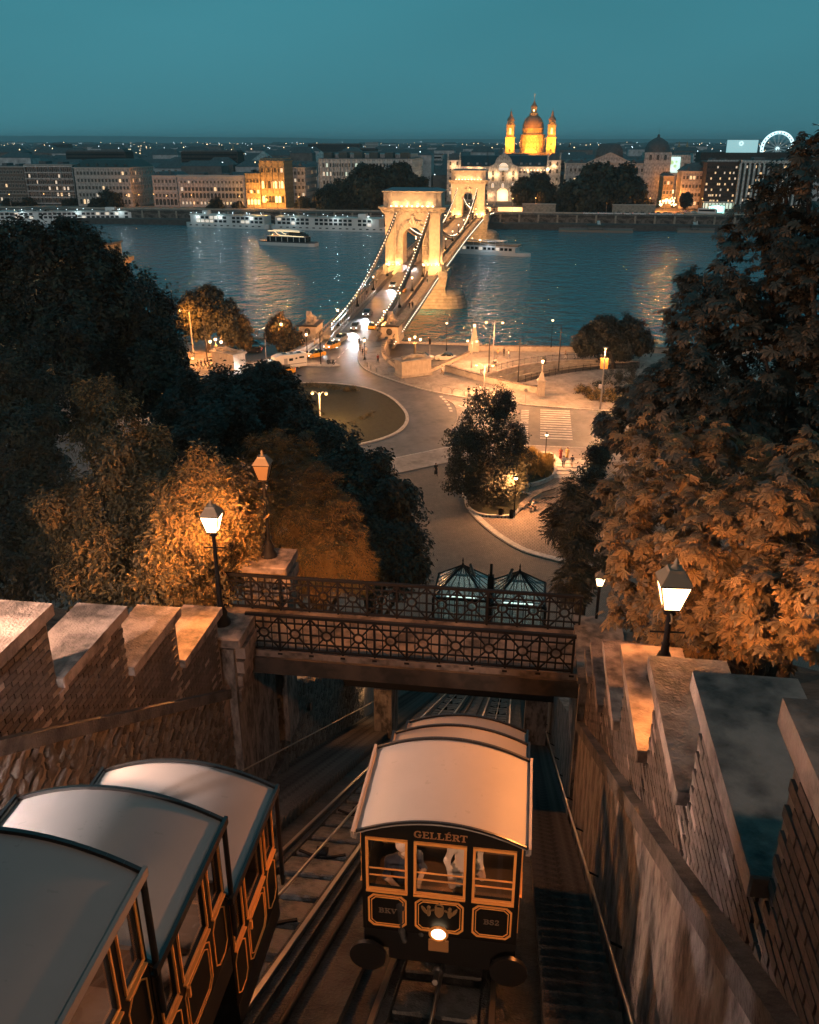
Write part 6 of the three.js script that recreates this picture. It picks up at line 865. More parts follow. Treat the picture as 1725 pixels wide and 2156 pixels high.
block('hotel', 'dark hotel with tall white arched piers behind the chestnut', 1560, 1720, 341, 336, -618, { wall: W_.dark, trim: W_.dark, floors: 7, bays: 24, seed: 15, roof: 'flat', lit: 0.2, ww: 1.3, wh: 1.5, band: 0, extra: (t, W, H) => { for (let k = 0; k <= 16; k++) { mesh('white_pier', slab(W * k / 16 - 0.55, W * k / 16 + 0.55, 1, H - 1.6, 0, 2.4), W_.white, t); if (k < 16) mesh('pier_arch', new THREE.TorusGeometry(W / 32, 0.5, 5, 10, Math.PI).translate(W * (k + 0.5) / 16, H - 1.6, 1.2), W_.white, t); } mesh('parapet', slab(0, W, H - 0.2, H + 1, 0, 2.4), W_.white, t); } });
{ // the street with its lamps, screen and traffic glow
  const b = thing('video_screen', 'bright pale video screen above the busy street', 'screen', [az(1418, 345, -700).x, -0.6, -700]); const y = az(1418, 345, -700).y; mesh('screen', box(9.5, 10.5, 0.4, 0, y, 0), glow('screen_face', [0.55, 1.0, 0.92], 1.0), b); mesh('screen_blobs', [new THREE.CircleGeometry(1.4, 14).translate(-1.2, y + 1.5, 0.23), new THREE.CircleGeometry(1.1, 14).translate(1.4, y - 1, 0.23), new THREE.CircleGeometry(0.8, 14).translate(2, y + 2, 0.23)], glow('screen_green', [0.2, 0.6, 0.15], 1), b); mesh('building', slab(-6, 12, 0, y + 6.5, -16, -0.6), W_.buff, b);
  const s = thing('street_lights', 'string of bright festive lamps filling the busy street beyond the quay', 'street lights', [0, 0, 0]); const r = rng(88), d = []; for (let i = 0; i < 90; i++) { const u = r(), p = az(1399 + (r() - 0.5) * (8 + 30 * u) + 8, 372 + u * 62, -625 - (1 - u) * 60); d.push(new THREE.OctahedronGeometry(0.35 + r() * 0.3, 0).translate(p.x, p.y, p.z)); } mesh('bulbs', d, M.lampGlass, s, { kind: 'stuff' });
  for (const [x, yy, Z] of [[1405, 425, -618], [1412, 405, -640], [1390, 435, -606], [1425, 415, -630], [1410, 385, -665]]) { const p = az(x, yy, Z); lamp([p.x, Math.max(3, p.y), p.z], AMBER, 900, 10, s); }
  const c = thing('cafe_pavilion', 'brightly lit low cafe pavilions at the far bridgehead', 'pavilion', [az(1060, 440, -585).x, -0.6, -585]); mesh('roof', [slab(-14, 14, 3.4, 3.8, -5, 5), slab(-32, -17, 3.0, 3.4, -4, 4)], roofSlate, c); mesh('glowing_counter', [slab(-13, 13, 0, 3, -4, -3.5), slab(-31, -18, 0, 2.6, -3, -2.6)], litA, c); for (const x of [-31, -18, -13, 0, 13]) mesh('post', cyl(0.15, 0.15, 3.4, x, 0, 4, 6), M.white, c); for (const x of [-24, -7, 7]) lamp([x, 2.6, 1.5], WARM, 240, 8, c);  // the counter itself glows, standing for the lit interior
  const k2 = thing('news_kiosk', 'glowing turquoise kiosk before the dark hotel', 'kiosk', [az(1510, 430, -600).x, -0.6, -600]); mesh('body', slab(-4.5, 4.5, 0, 4, -2, 2), glow('kiosk_glass', [0.35, 1, 0.85], 1.3), k2); mesh('roof', slab(-5, 5, 4, 4.5, -2.5, 2.5), M.white, k2); lamp([0, 3, 4], [0.4, 1, 0.85], 120, 8, k2);
  for (const [x0, x1, lb] of [[1290, 1380, 'low stone terrace wall lit pink between the park trees'], [1100, 1170, 'low stone terrace wall below the dark trees right of the far tower']]) { const a = az(x0, 440, -580), bb = az(x1, 440, -580), t = thing('terrace_wall', lb, 'wall', [a.x, -0.6, -580]); mesh('wall', slab(0, bb.x - a.x, 0, 5.2, -3, 0), M.pierStone, t); mesh('coping', slab(-0.2, bb.x - a.x + 0.2, 5.2, 5.6, -3.2, 0.2), trimC, t); }
}
for (const [x, y, p, Z, I] of [[530, 432, 4, -585, 0], [560, 428, 0, -585, 900], [585, 430, 0, -585, 900], [535, 432, 0, -585, 700]]) if (I) { const q = az(x, y, Z), t = thing('flood_lamp', x < 550 ? 'street floodlight before the low academy wing' : x < 570 ? 'left floodlight before the tall academy front' : 'right floodlight before the tall academy front', 'floodlight', [q.x, -0.6, Z]); mesh('post', cyl(0.15, 0.1, 4, 0, 0, 0, 6), M.iron, t); mesh('lamp_head', box(0.7, 0.5, 0.3, 0, 4.1, 0.2), M.iron, t); mesh('lamp_glass', box(0.6, 0.4, 0.05, 0, 4.15, -0.0), M.lampAmber, t); spot([q.x, 3.9, Z - 0.4], [q.x, 15, -600], [1, 0.40, 0.06], 800, 70, 0.9, 10); lamp([q.x, 6, Z - 3], [1, 0.42, 0.08], 700, 10); }
{ // the basilica
  const Z = -1050, c = az(1121, 300, Z).x, t = thing('basilica', 'golden floodlit basilica with a great dome and two bell towers', 'church', [c, -0.6, Z]), S = std('basilica_stone', [0.55, 0.42, 0.24], 0.85, { map: re(T_streak, 16, 12) }), cop = std('dome_copper', [0.38, 0.25, 0.16], 0.55, { map: re(T_grain, 8) });
  mesh('nave', [slab(-24, 26, 0, 29, -40, -4)], S, t); mesh('pediment', [taper(22, 6, 29, 1, 5, 34.5, -2, -2)], S, t); mesh('front', slab(-13, 9, 0, 29, -6, 1), S, t); mesh('cornice', [slab(-25, 27, 28.4, 29.4, -40.4, 1.4)], S, t);
  const drum = (r, y0, y1, n = 20) => new THREE.CylinderGeometry(r, r, y1 - y0, n).translate(0, (y0 + y1) / 2, -18);
  mesh('drum', [drum(13.4, 29, 47.5, 24), drum(14.2, 30, 34, 24), drum(14.0, 46.6, 48, 24)], S, t); mesh('upper_drum', [drum(11.6, 48, 54, 24), drum(12.1, 53.4, 54.4, 24)], S, t);
  for (let k = 0; k < 14; k++) { const a = k / 14 * Math.PI * 2; mesh('column', cyl(0.6, 0.6, 10, Math.sin(a) * 13.7, 35, -18 + Math.cos(a) * 13.7, 6), S, t); const b = a + Math.PI / 14, m = placeWindow(t, Math.sin(b) * 13.25, 40, -18 + Math.cos(b) * 13.25, b, 1.8, 5, 1, S, null); const m2 = placeWindow(t, Math.sin(b) * 11.5, 51, -18 + Math.cos(b) * 11.5, b, 1, 1.2, 0, S, null); }
  mesh('dome', lathe([[11.4, 54.4], [11.2, 57.5], [10.2, 61], [8.2, 64.4], [5.6, 66.8], [4.6, 67.4]], 24).translate(0, 0, -18), cop, t); for (let k = 0; k < 12; k++) { const a = k / 12 * 6.283, P = [[11.5, 54.6], [11.3, 57.5], [10.3, 61], [8.3, 64.4], [5.7, 66.9]].map(([r, y]) => [Math.sin(a) * r, y, -18 + Math.cos(a) * r]); mesh('dome_rib', tube(P, 0.28, 10, 4), cop, t); }
  mesh('lantern_base', [drum(5, 67.2, 68.6), drum(4.6, 68.6, 70)], S, t); for (let k = 0; k < 8; k++) { const a = k / 8 * 6.283; mesh('lantern_column', cyl(0.42, 0.42, 6.2, Math.sin(a) * 2.9, 70, -18 + Math.cos(a) * 2.9, 6), S, t); } mesh('lantern_core', drum(1.9, 70, 76.2, 10), S, t); mesh('lantern_roof', lathe([[3.6, 76.2], [3.6, 77], [2.6, 78], [1.5, 80], [0.7, 81.5], [0.3, 83], [0.05, 86]], 12).translate(0, 0, -18), cop, t); mesh('cross', [box(0.3, 4, 0.3, 0, 87.5, -18), box(1.8, 0.3, 0.3, 0, 88.2, -18)], std('gilt', [0.8, 0.6, 0.25], 0.4), t); mesh('lantern_lamp', ball(0.8, 0, 72.5, -14.4, 8), M.lampGlass, t);
  for (const s of [-1, 1]) { const x = s > 0 ? 20.5 : -24.5, tw = sub('bell_tower', t); tw.position.set(x, 0, -3); mesh('shaft', [slab(-5, 5, 0, 44.5, -5, 5), slab(-4.3, 4.3, 45.6, 57, -4.3, 4.3)], S, tw); mesh('cornice', [slab(-5.7, 5.7, 44.5, 45.6, -5.7, 5.7), slab(-4.9, 4.9, 57, 58, -4.9, 4.9), slab(-5.4, 5.4, 34, 34.7, -5.4, 5.4)], S, tw); placeWindow(tw, 0, 51, 4.3, 0, 2.2, 5.4, 1, S, litA); placeWindow(tw, 0, 38, 5, 0, 1.4, 1.8, 1, S, null); placeWindow(tw, 0, 31, 5, 0, 1.8, 3.4, 1, S, null); mesh('belfry', [taper(8.4, 8.4, 58, 6.4, 6.4, 62), new THREE.TorusGeometry(2.2, 0.4, 5, 10, Math.PI).translate(0, 58, 4.4)], S, tw); mesh('helm', lathe([[4.4, 62], [4.2, 63.4], [3.0, 65.2], [1.8, 66.6], [1.5, 67.4], [1.5, 68.4], [0.9, 69.2], [1.2, 70.4], [0.5, 71.4], [0.15, 72.4], [0.05, 75]], 10), cop, tw); mesh('gilt_ball', ball(0.8, 0, 70, 0, 8), S, tw); }
  const F = [1, 0.33, 0.03]; for (const [x, y, z, I, ty, tx] of [[-9, 31, 8, 2600, 45, 0], [9, 31, 8, 2600, 45, 0], [-24.5, 28, 12, 2200, 50, -24.5], [20.5, 28, 12, 2200, 50, 20.5], [0, 30, 34, 9000, 60, 0], [-30, 36, 10, 4000, 56, -2], [28, 36, 10, 4000, 56, 4]]) { mesh('flood_lamp', box(0.8, 0.5, 0.5, x, y - 0.4, z), M.iron, t); spot([c + x, y, Z + z], [c + tx, ty, Z - 8], F, I * 1.9, 60, 0.8, 20); } lamp([c, 31, Z + 4], F, 300, 10);
}
{ // big wheel
  const Z = -1000, q = az(1637, 313, Z), R = az(1672, 313, Z).x - q.x, t = thing('ferris_wheel', 'glowing white big wheel rising behind the dark hotel', 'ferris wheel', [q.x, 0, Z]); const Lm = glow('wheel_led', [0.62, 0.95, 1.0], 1.35), P = (a, r, z) => [Math.sin(a) * r, q.y + Math.cos(a) * r, z];
  for (const z of [-1.2, 1.2]) { mesh('rim', new THREE.TorusGeometry(R, 0.4, 6, 64).translate(0, q.y, z), Lm, t); mesh('rim', new THREE.TorusGeometry(R * 0.86, 0.25, 6, 64).translate(0, q.y, z), Lm, t); }
  for (let k = 0; k < 28; k++) { const a = k / 28 * 6.2832; mesh('gondola', [new THREE.SphereGeometry(1.15, 8, 6).scale(1.25, 0.8, 1).translate(...P(a, R * 0.95, 0))], Lm, t); } for (let k = 0; k < 14; k++) { const a = k / 14 * 6.2832; mesh('spoke', [rod(P(a - 0.05, 1, 0), P(a - 0.05, R * 0.86, 0), 0.22), rod(P(a + 0.05, 1, 0), P(a + 0.05, R * 0.86, 0), 0.22)], std('wheel_spoke', [0.6, 0.65, 0.66], 0.5), t); }
  mesh('hub', new THREE.CylinderGeometry(1.6, 1.6, 4, 14).rotateX(Math.PI / 2).translate(0, q.y, 0), Lm, t); mesh('leg', [rod([-9, -0.6, 4], [0, q.y, 2], 0.5), rod([9, -0.6, 4], [0, q.y, 2], 0.5), rod([-9, -0.6, -4], [0, q.y, -2], 0.5), rod([9, -0.6, -4], [0, q.y, -2], 0.5)], M.white, t);
  const s = thing('sign_box', 'pale turquoise roof sign box left of the big wheel', 'sign', [az(1563, 308, -760).x, 0, -760]); const y = az(1563, 308, -760).y; mesh('panel', box(23, 9, 1, 0, y, 0), glow('sign_face', [0.16, 0.42, 0.45], 1), s); mesh('emblem', new THREE.TorusGeometry(1.3, 0.35, 6, 18).translate(-1, y + 2, 0.6), glow('emblem_glow', [0.7, 1, 1], 1), s); mesh('building', slab(-30, 40, -0.6, y - 4.4, -25, -1), W_.dark, s);
}
{ // towers and blocks one can tell apart further off
  const tall = (x, yt, w, Z, label, mat, cat = 'building', extra) => { const q = az(x, yt, Z), t = thing(cat === 'church' ? 'church' : 'tower_block', label, cat, [q.x, -0.6, Z]), W = w / FPX * -Z; if (cat === 'church') { mesh('nave', slab(-W * 2, W * 2, 0, q.y * 0.5, -W * 6, -W), W_.brown, t); for (const s of extra ? [-1, 1] : [0]) { mesh('tower', slab(s * W * 1.5 - W / 2, s * W * 1.5 + W / 2, 0, q.y * 0.75, -W, 0), mat, t); mesh('spire', taper(W, W, q.y * 0.75, 0.1, 0.1, q.y + 0.6, s * W * 1.5, -W / 2), mat, t); } } else { mesh('wall', slab(-W / 2, W / 2, 0, q.y, -18, 0), mat, t); mesh('roof', slab(-W / 2 + 1, W / 2 - 1, q.y, q.y + 1.2, -17, -1), roofSlate, t); for (let k = 0; k < 12; k++) mesh('window_band', slab(-W / 2 + 1, W / 2 - 1, q.y - 3 - k * 3.2, q.y - 1.6 - k * 3.2, 0, 0.15), M.glass, t); } return t; };
  tall(703, 303, 105, -1500, 'long black hall with a flat top on the skyline left of the centre', W_.dark); tall(760, 312, 60, -1250, 'dark stepped block right of the long black hall', W_.dark); tall(115, 303, 60, -1900, 'broad dark block on the skyline at the far left', W_.dark); tall(610, 318, 40, -900, 'pale two-towered church front left of the long black hall', W_.stone, 'church', 1); tall(1440, 297, 5, -2000, 'small twin-towered church glowing on the skyline right of the ministry', W_.ochre, 'church', 1); tall(490, 303, 5, -1800, 'slim lit church spire on the skyline above the academy', W_.ochre, 'church'); tall(430, 300, 5, -2100, 'thin dark church spire left of the lit spire', W_.dark, 'church'); tall(1082, 325, 60, -820, 'pale blank block left of the basilica towers', W_.grey); tall(1200, 300, 6, -1700, 'thin dark steeple right of the basilica', W_.dark, 'church'); tall(783, 300, 26, -2200, 'roof with a white lit sign on the skyline', W_.white); tall(1190, 338, 40, -800, 'grey block between the palace and the ministry', W_.dark); tall(1480, 322, 34, -900, 'white office block behind the buff house', W_.white); tall(440, 318, 120, -800, 'long dark roofed block behind the grey palaces', W_.dark); tall(200, 318, 130, -820, 'long dark block behind the corner palace', W_.dark); tall(905, 325, 50, -900, 'pale end block behind the modern offices', W_.grey);
}
{ // the rest of the city, past counting
  const r = rng(2024), city = new THREE.Group(); city.name = 'distant_city'; scene.add(city); tag(city, 'dense mass of dark roofs and walls stretching to the hills', 'city', null, 'stuff');
  const walls = [], roofs = [], lights = [[], []], tri = { w: [], p: [], r: [] };
  const bx = (arr, x0, x1, y0, y1, z0, z1) => { const q = (a, b, c, d) => arr.push(...a, ...b, ...c, ...a, ...c, ...d); q([x0, y0, z1], [x1, y0, z1], [x1, y1, z1], [x0, y1, z1]); q([x1, y0, z1], [x1, y0, z0], [x1, y1, z0], [x1, y1, z1]); q([x0, y0, z0], [x0, y0, z1], [x0, y1, z1], [x0, y1, z0]); q([x0, y1, z1], [x1, y1, z1], [x1, y1, z0], [x0, y1, z0]); };
  const hip = (arr, x0, x1, y0, y1, z0, z1) => { const m = (z0 + z1) / 2, e = Math.min((x1 - x0) * 0.25, 6), A = [x0, y0, z1], B = [x1, y0, z1], C = [x1, y0, z0], E = [x0, y0, z0], P = [x0 + e, y1, m], Q = [x1 - e, y1, m]; arr.push(...A, ...B, ...Q, ...A, ...Q, ...P, ...B, ...C, ...Q, ...C, ...E, ...P, ...C, ...P, ...Q, ...E, ...A, ...P); };
  for (let z = -720; z > -8000; z -= (26 + (-z - 720) * 0.018)) { const half = -z * 0.62 + 80, x0 = -z * -0.14; for (let x = x0 - half; x < x0 + half;) { const w = 16 + r() * 26 + -z * 0.006, h = 13 + r() * 9 + (r() < 0.05 ? 9 : 0); if (r() < 0.86) { const zz = z - r() * 14, d = 12 + r() * 12, basil = zz < -900 && zz > -1110 && x > -75 && x < 50, hh = (basil || (zz > -1000 && x > -70 && x < 45)) ? Math.min(h, 17) : h; if (!(basil && x + w > -45 && x < 32)) { bx(r() < 0.35 ? tri.w : tri.p, x, x + w - 1.5, -1, hh, zz - d, zz); hip(tri.r, x - 0.4, x + w - 1.1, hh, hh + 3 + r() * 4, zz - d - 0.4, zz + 0.4); for (let q = 0; q < 3; q++) if (r() < 0.2) { const k = 0.2 + -zz * 0.0003; lights[r() < 0.6 ? 0 : 1].push(new THREE.OctahedronGeometry(k, 0).translate(x + r() * w, hh + 0.5 + r() * 4.5, zz + 1.2)); } } } x += w; } }
  const put = (n, a, m) => { const g = new THREE.BufferGeometry(); g.setAttribute('position', new THREE.Float32BufferAttribute(a, 3)); g.computeVertexNormals(); mesh(n, metric(g), m, city, { kind: 'stuff' }); }; put('dark_walls', tri.w, std('city_wall_dark', [0.2, 0.19, 0.18], 0.9, { map: re(T_grain, 20) })); put('pale_walls', tri.p, std('city_wall_pale', [0.6, 0.6, 0.6], 0.9, { map: re(T_grain, 20) })); put('roofs', tri.r, roofSlate);
  mesh('warm_lights', lights[0], M.lampGlass, city, { kind: 'stuff' }); mesh('pale_lights', lights[1], M.ledPale, city, { kind: 'stuff' });
}
// the corner palace on the near bank, half hidden by the dark lime trees
{ const a = az(183, 520, -150), b = az(238, 516, -150), t = thing('riverside_palace', 'corner of an ochre palace with a moulded parapet above the left trees', 'building', [b.x, 0, -150]), H = b.y; mesh('wall', slab(-40, 0, 0, H - 2.8, -5, 0), W_.ochre, t); mesh('attic', slab(-6, -0.6, H - 2.8, H, -4.4, -0.6), W_.ochre, t); mesh('cornice', [slab(-41, 0.9, H - 3.2, H - 2.5, -5.9, 0.9), slab(-41, 0.5, H - 3.6, H - 3.2, -5.5, 0.5)], W_.ochre, t); mesh('attic_cap', slab(-6.2, -0.3, H, H + 0.35, -4.7, -0.3), roofSlate, t); mesh('attic_panel', slab(-4.6, -2, H - 2.1, H - 0.6, -0.6, -0.45), W_.brown, t); for (let k = 0; k < 5; k++) placeWindow(t, -3 - k * 4, H - 8, 0, 0, 1.4, 2.6, 0, W_.ochre, null); mesh('roof', slab(-40, -6.5, H - 2.5, H - 1.4, -5, -0.5), roofSlate, t);
  lamp([b.x + 3, H - 7, -144], WARM, 150, 8); const q = thing('lantern_post', 'unseen street lantern below the corner palace, lighting its walls', 'street lamp', [b.x + 3, 0, -144]); mesh('post', cyl(0.12, 0.08, H - 7.2, 0, 0, 0, 8), M.iron, q); mesh('lamp_glass', ball(0.2, 0, H - 7, 0, 8), M.lampGlass, q); }  // unseen lantern, placed to light the palace corner
// ================= VEHICLES, BOATS, PEOPLE =================
const carPaint = (n, c) => { const m = std(n, c, 0.35, { clearcoat: 0.6 }); return m; };
const P_ = { yellow: carPaint('yellow_paint', [0.72, 0.36, 0.03]), white: carPaint('white_car_paint', [0.62, 0.62, 0.6]), grey: carPaint('grey_paint', [0.16, 0.16, 0.17]), dark: carPaint('dark_paint', [0.03, 0.035, 0.045]), silver: carPaint('silver_paint', [0.35, 0.35, 0.36]), red: carPaint('red_paint', [0.25, 0.03, 0.02]) };
function profile(pts, w, bev = 0.07) { const s = new THREE.Shape(pts.map((p) => new THREE.Vector2(...p))); const g = new THREE.ExtrudeGeometry(s, { depth: w - bev * 2, bevelEnabled: true, bevelThickness: bev, bevelSize: bev, bevelSegments: 2 }); g.translate(0, 0, -(w - bev * 2) / 2); g.rotateY(-Math.PI / 2); return g; } // profile drawn as (forward, up): forward becomes +z
function wheels(t, r, zs, hw) { for (const z of zs) for (const s of [-1, 1]) { const w = sub('wheel', t); w.position.set(s * hw, r, z); mesh('tyre', new THREE.TorusGeometry(r * 0.78, r * 0.24, 8, 18).rotateY(Math.PI / 2), M.rubber, w); mesh('rim', new THREE.CylinderGeometry(r * 0.6, r * 0.6, 0.16, 12).rotateZ(Math.PI / 2), M.pole, w); } }
function car(label, pos, turn, paint, o = {}) {
  const t = thing(o.name || 'car', label, o.cat || 'car', pos, turn, o.group), L = 2.15, est = o.estate;
  mesh('body', profile([[-L, 0.32], [-L - 0.02, 0.72], [-L + 0.08, 0.92], [-1.0, 0.95], [0.95, 0.93], [1.75, 0.82], [L, 0.66], [L, 0.32], [1.75, 0.25], [-1.75, 0.25]], 1.78), paint, t);
  const roofB = est ? -1.75 : -1.1, gB = est ? -2.0 : -1.75;
  mesh('cabin_glass', profile([[gB, 0.9], [roofB, 1.4], [0.25, 1.44], [1.2, 0.9]], 1.54, 0.1), M.glass, t);
  mesh('roof', profile([[roofB - 0.02, 1.4], [roofB + 0.06, 1.46], [0.2, 1.49], [0.32, 1.43]], 1.44, 0.04), paint, t);
  for (const s of [-1, 1]) { mesh('pillar', [bar([s * 0.77, 0.93, 1.2], [s * 0.66, 1.45, 0.28], 0.07), bar([s * 0.77, 0.93, gB + 0.02], [s * 0.66, 1.44, roofB], 0.1), bar([s * 0.8, 0.92, -0.25], [s * 0.7, 1.46, -0.3], 0.08)], paint, t); mesh('door_mirror', new THREE.SphereGeometry(0.1, 8, 6).scale(1.2, 0.8, 0.8).translate(s * 0.98, 0.98, 0.85), paint, t); mesh('headlight', new THREE.SphereGeometry(o.on ? 0.17 : 0.13, 8, 6).scale(1, 0.75, 0.6).translate(s * 0.62, 0.66, L - 0.02), o.on ? M.headlight : M.white, t); mesh('tail_light', box(0.3, 0.16, 0.08, s * 0.66, 0.76, -L - 0.05), M.tail, t); mesh('door', slab(s * 0.9 - 0.004, s * 0.9 + 0.004, 0.4, 0.9, -0.25, 0.8), paint, t); }
  mesh('bumper', [box(1.6, 0.16, 0.12, 0, 0.36, L + 0.03), box(1.6, 0.16, 0.12, 0, 0.36, -L - 0.05)], M.rubber, t); mesh('number_plate', box(0.5, 0.12, 0.02, 0, 0.42, L + 0.1), M.white, t); wheels(t, 0.32, [1.35, -1.35], 0.82);
  if (o.taxi) mesh('roof_sign', box(0.5, 0.16, 0.2, 0, 1.57, -0.3), glow('taxi_sign_glow', [1, 0.8, 0.4], 1.2), t);
  if (o.on) { const l = new THREE.SpotLight(new THREE.Color().setRGB(0.85, 0.95, 1), o.on, 0, 0.62, 0.9); l.position.set(0, 0.75, L + 0.25); l.target.position.set(0, 0.05, L + 10); l.shadow.radius = 8; l.castShadow = true; t.add(l, l.target); }
  return t;
}
const face = (dx, dz) => Math.atan2(dx, dz);
const onDeck = (x, z) => { const p = B2W(x, deckY(z), z); return p; };
car('yellow taxi nearest the motorhome, headlights on', gr(664, 752, 0.02), face(-0.75, 1), P_.yellow, { on: 900, taxi: 1, name: 'taxi', cat: 'taxi' });
car('yellow taxi second in the row coming off the bridge', gr(699, 733, 0.1), face(-0.35, 1), P_.yellow, { on: 700, taxi: 1, name: 'taxi', cat: 'taxi' });
car('pale taxi third in the row, just passing the left lion', gr(717, 718, 0.2), face(-0.2, 1), P_.silver, { on: 500, taxi: 1, name: 'taxi', cat: 'taxi', estate: 1 });
car('grey car with bright headlights at the foot of the bridge', onDeck(-2.0, 79), 0, P_.grey, { on: 1100 });
car('dark car with bright headlights coming down the left lane of the bridge', onDeck(-2.1, 64), 0, P_.dark, { on: 900 });
car('white car with headlights on, nearest the arch of the near tower', onDeck(-1.9, 26), 0, P_.white, { on: 700 });
car('orange taxi driving away on to the bridge, seen from behind', onDeck(1.9, 78), Math.PI, P_.yellow, { taxi: 1, name: 'taxi', cat: 'taxi' });
car('yellow car driving away behind the right chain, before the near tower', onDeck(1.9, 33), Math.PI, P_.yellow, { estate: 1 });
car('car with headlights on coming through the arch of the near tower', onDeck(-1.6, -14), 0, P_.grey, { on: 500 });
car('yellow taxi half hidden by the black tree, tail towards the lawn', gr(598, 786, 0.02), face(-1, 0.25), P_.yellow, { name: 'taxi', cat: 'taxi' });
car('white estate car parked on the lower quay, left of the pair', gr(892, 757, -3), face(1, 0.12), P_.white, { estate: 1 });
car('white hatchback parked on the lower quay, right of the pair', gr(938, 758, -3), face(-1, -0.05), P_.white);
car('pale car parked on the left lower quay, nearest the trees', gr(497, 744, -3), face(1, 0.1), P_.silver); car('dark car at the front of the left lower quay with one white lamp', gr(531, 742, -3), face(-1, 0.15), P_.dark, { estate: 1 }); car('silver car behind the dark one on the left lower quay', gr(540, 731, -3), face(1, 0.05), P_.silver);
{ // motorhome
  const p = gr(606, 776, 0.02), t = thing('motorhome', 'white motorhome with over-cab roof bulge waiting at the left of the square', 'motorhome', p, face(-0.86, 0.62));
  mesh('body', profile([[-3.6, 0.45], [-3.6, 2.85], [1.7, 2.9], [2.75, 2.55], [2.85, 2.1], [2.0, 2.0], [1.4, 1.2], [1.4, 0.45]], 2.2, 0.06), M.white, t); mesh('cab', profile([[1.3, 0.45], [1.3, 1.25], [2.5, 1.2], [3.25, 1.0], [3.4, 0.45]], 2.0, 0.08), M.white, t); mesh('windscreen', profile([[1.45, 1.15], [1.9, 2.0], [2.1, 2.0], [2.75, 1.18]], 1.86, 0.05), M.glass, t);
  for (const s of [-1, 1]) { for (const [z, w, y, h] of [[-0.4, 0.8, 1.95, 0.5], [-2.6, 1.0, 2.2, 0.36], [-1.5, 0.4, 2.1, 0.3]]) mesh('window', box(0.05, h, w, s * 1.11, y, z), M.glass, t); mesh('headlight', ball(0.17, s * 0.75, 0.82, 3.3, 8), M.headlight, t); mesh('door', box(0.03, 1.7, 0.7, s * 1.11, 1.4, 0.7), P_.silver, t); mesh('stripe', box(0.02, 0.12, 4.6, s * 1.115, 1.05, -1.2), P_.grey, t); mesh('wing_mirror', box(0.1, 0.3, 0.16, s * 1.2, 1.5, 2.2), M.rubber, t); }
  for (const [z, w] of [[0.6, 0.8], [-0.9, 0.6], [-2.4, 0.8]]) mesh('roof_hatch', box(w, 0.12, w, 0, 2.98, z), M.glass, t); wheels(t, 0.36, [2.4, -2.0], 0.95); const l = new THREE.SpotLight(new THREE.Color().setRGB(0.85, 0.95, 1), 900, 0, 0.6, 0.9); l.position.set(0, 0.85, 3.7); l.target.position.set(0, 0.1, 12); l.castShadow = true; l.shadow.radius = 8; t.add(l, l.target);
}
{ // parked cars and coach on the far embankment
  const far0 = car('white car parked on the far embankment road', [az(1236, 447, -566).x, -0.5, -566], Math.PI / 2, P_.white, { group: 'cars parked on the far embankment' }); const lbs = (i) => ORD[i] + ' parked car from the left on the far embankment road'; const g = 'cars parked on the far embankment';
  far0.userData.label = lbs(0); [1252, 1268, 1284, 1302, 1322, 1340, 1352, 1376, 1388, 1400, 1412, 1430].forEach((x, i) => copy(far0, lbs(i + 1), [az(x, 447, -566 - (i % 2)).x, 0.1, -566 - (i % 2)], Math.PI / 2 * (i % 3 ? 1 : -1), g)); far0.position.y = 0.1;
  [[1450, 443], [1462, 440], [1474, 443], [1440, 441]].forEach(([x, y], i) => copy(far0, ORD[[1, 2, 3, 0][i]] + ' waiting car from the left at the crossing before the busy street', [az(x, y, -590 - i * 4).x, -0.5, -590 - i * 4], 0.8 + i, 'cars waiting at the far crossing'));
  const q = az(1490, 444, -585), t = thing('coach', 'white coach parked before the dark hotel on the far bank', 'coach', [q.x, -0.5, -585], 1.2); mesh('body', profile([[-5.5, 0.5], [-5.5, 3.2], [5.2, 3.2], [5.6, 0.5]], 2.5, 0.1), M.white, t); for (const s of [-1, 1]) mesh('window_band', box(0.06, 1.0, 9.6, s * 1.25, 2.2, -0.2), M.glass, t); mesh('windscreen', box(2.2, 1.5, 0.1, 0, 2.0, 5.5), M.glass, t); wheels(t, 0.5, [3.6, -3.2], 1.1);
}
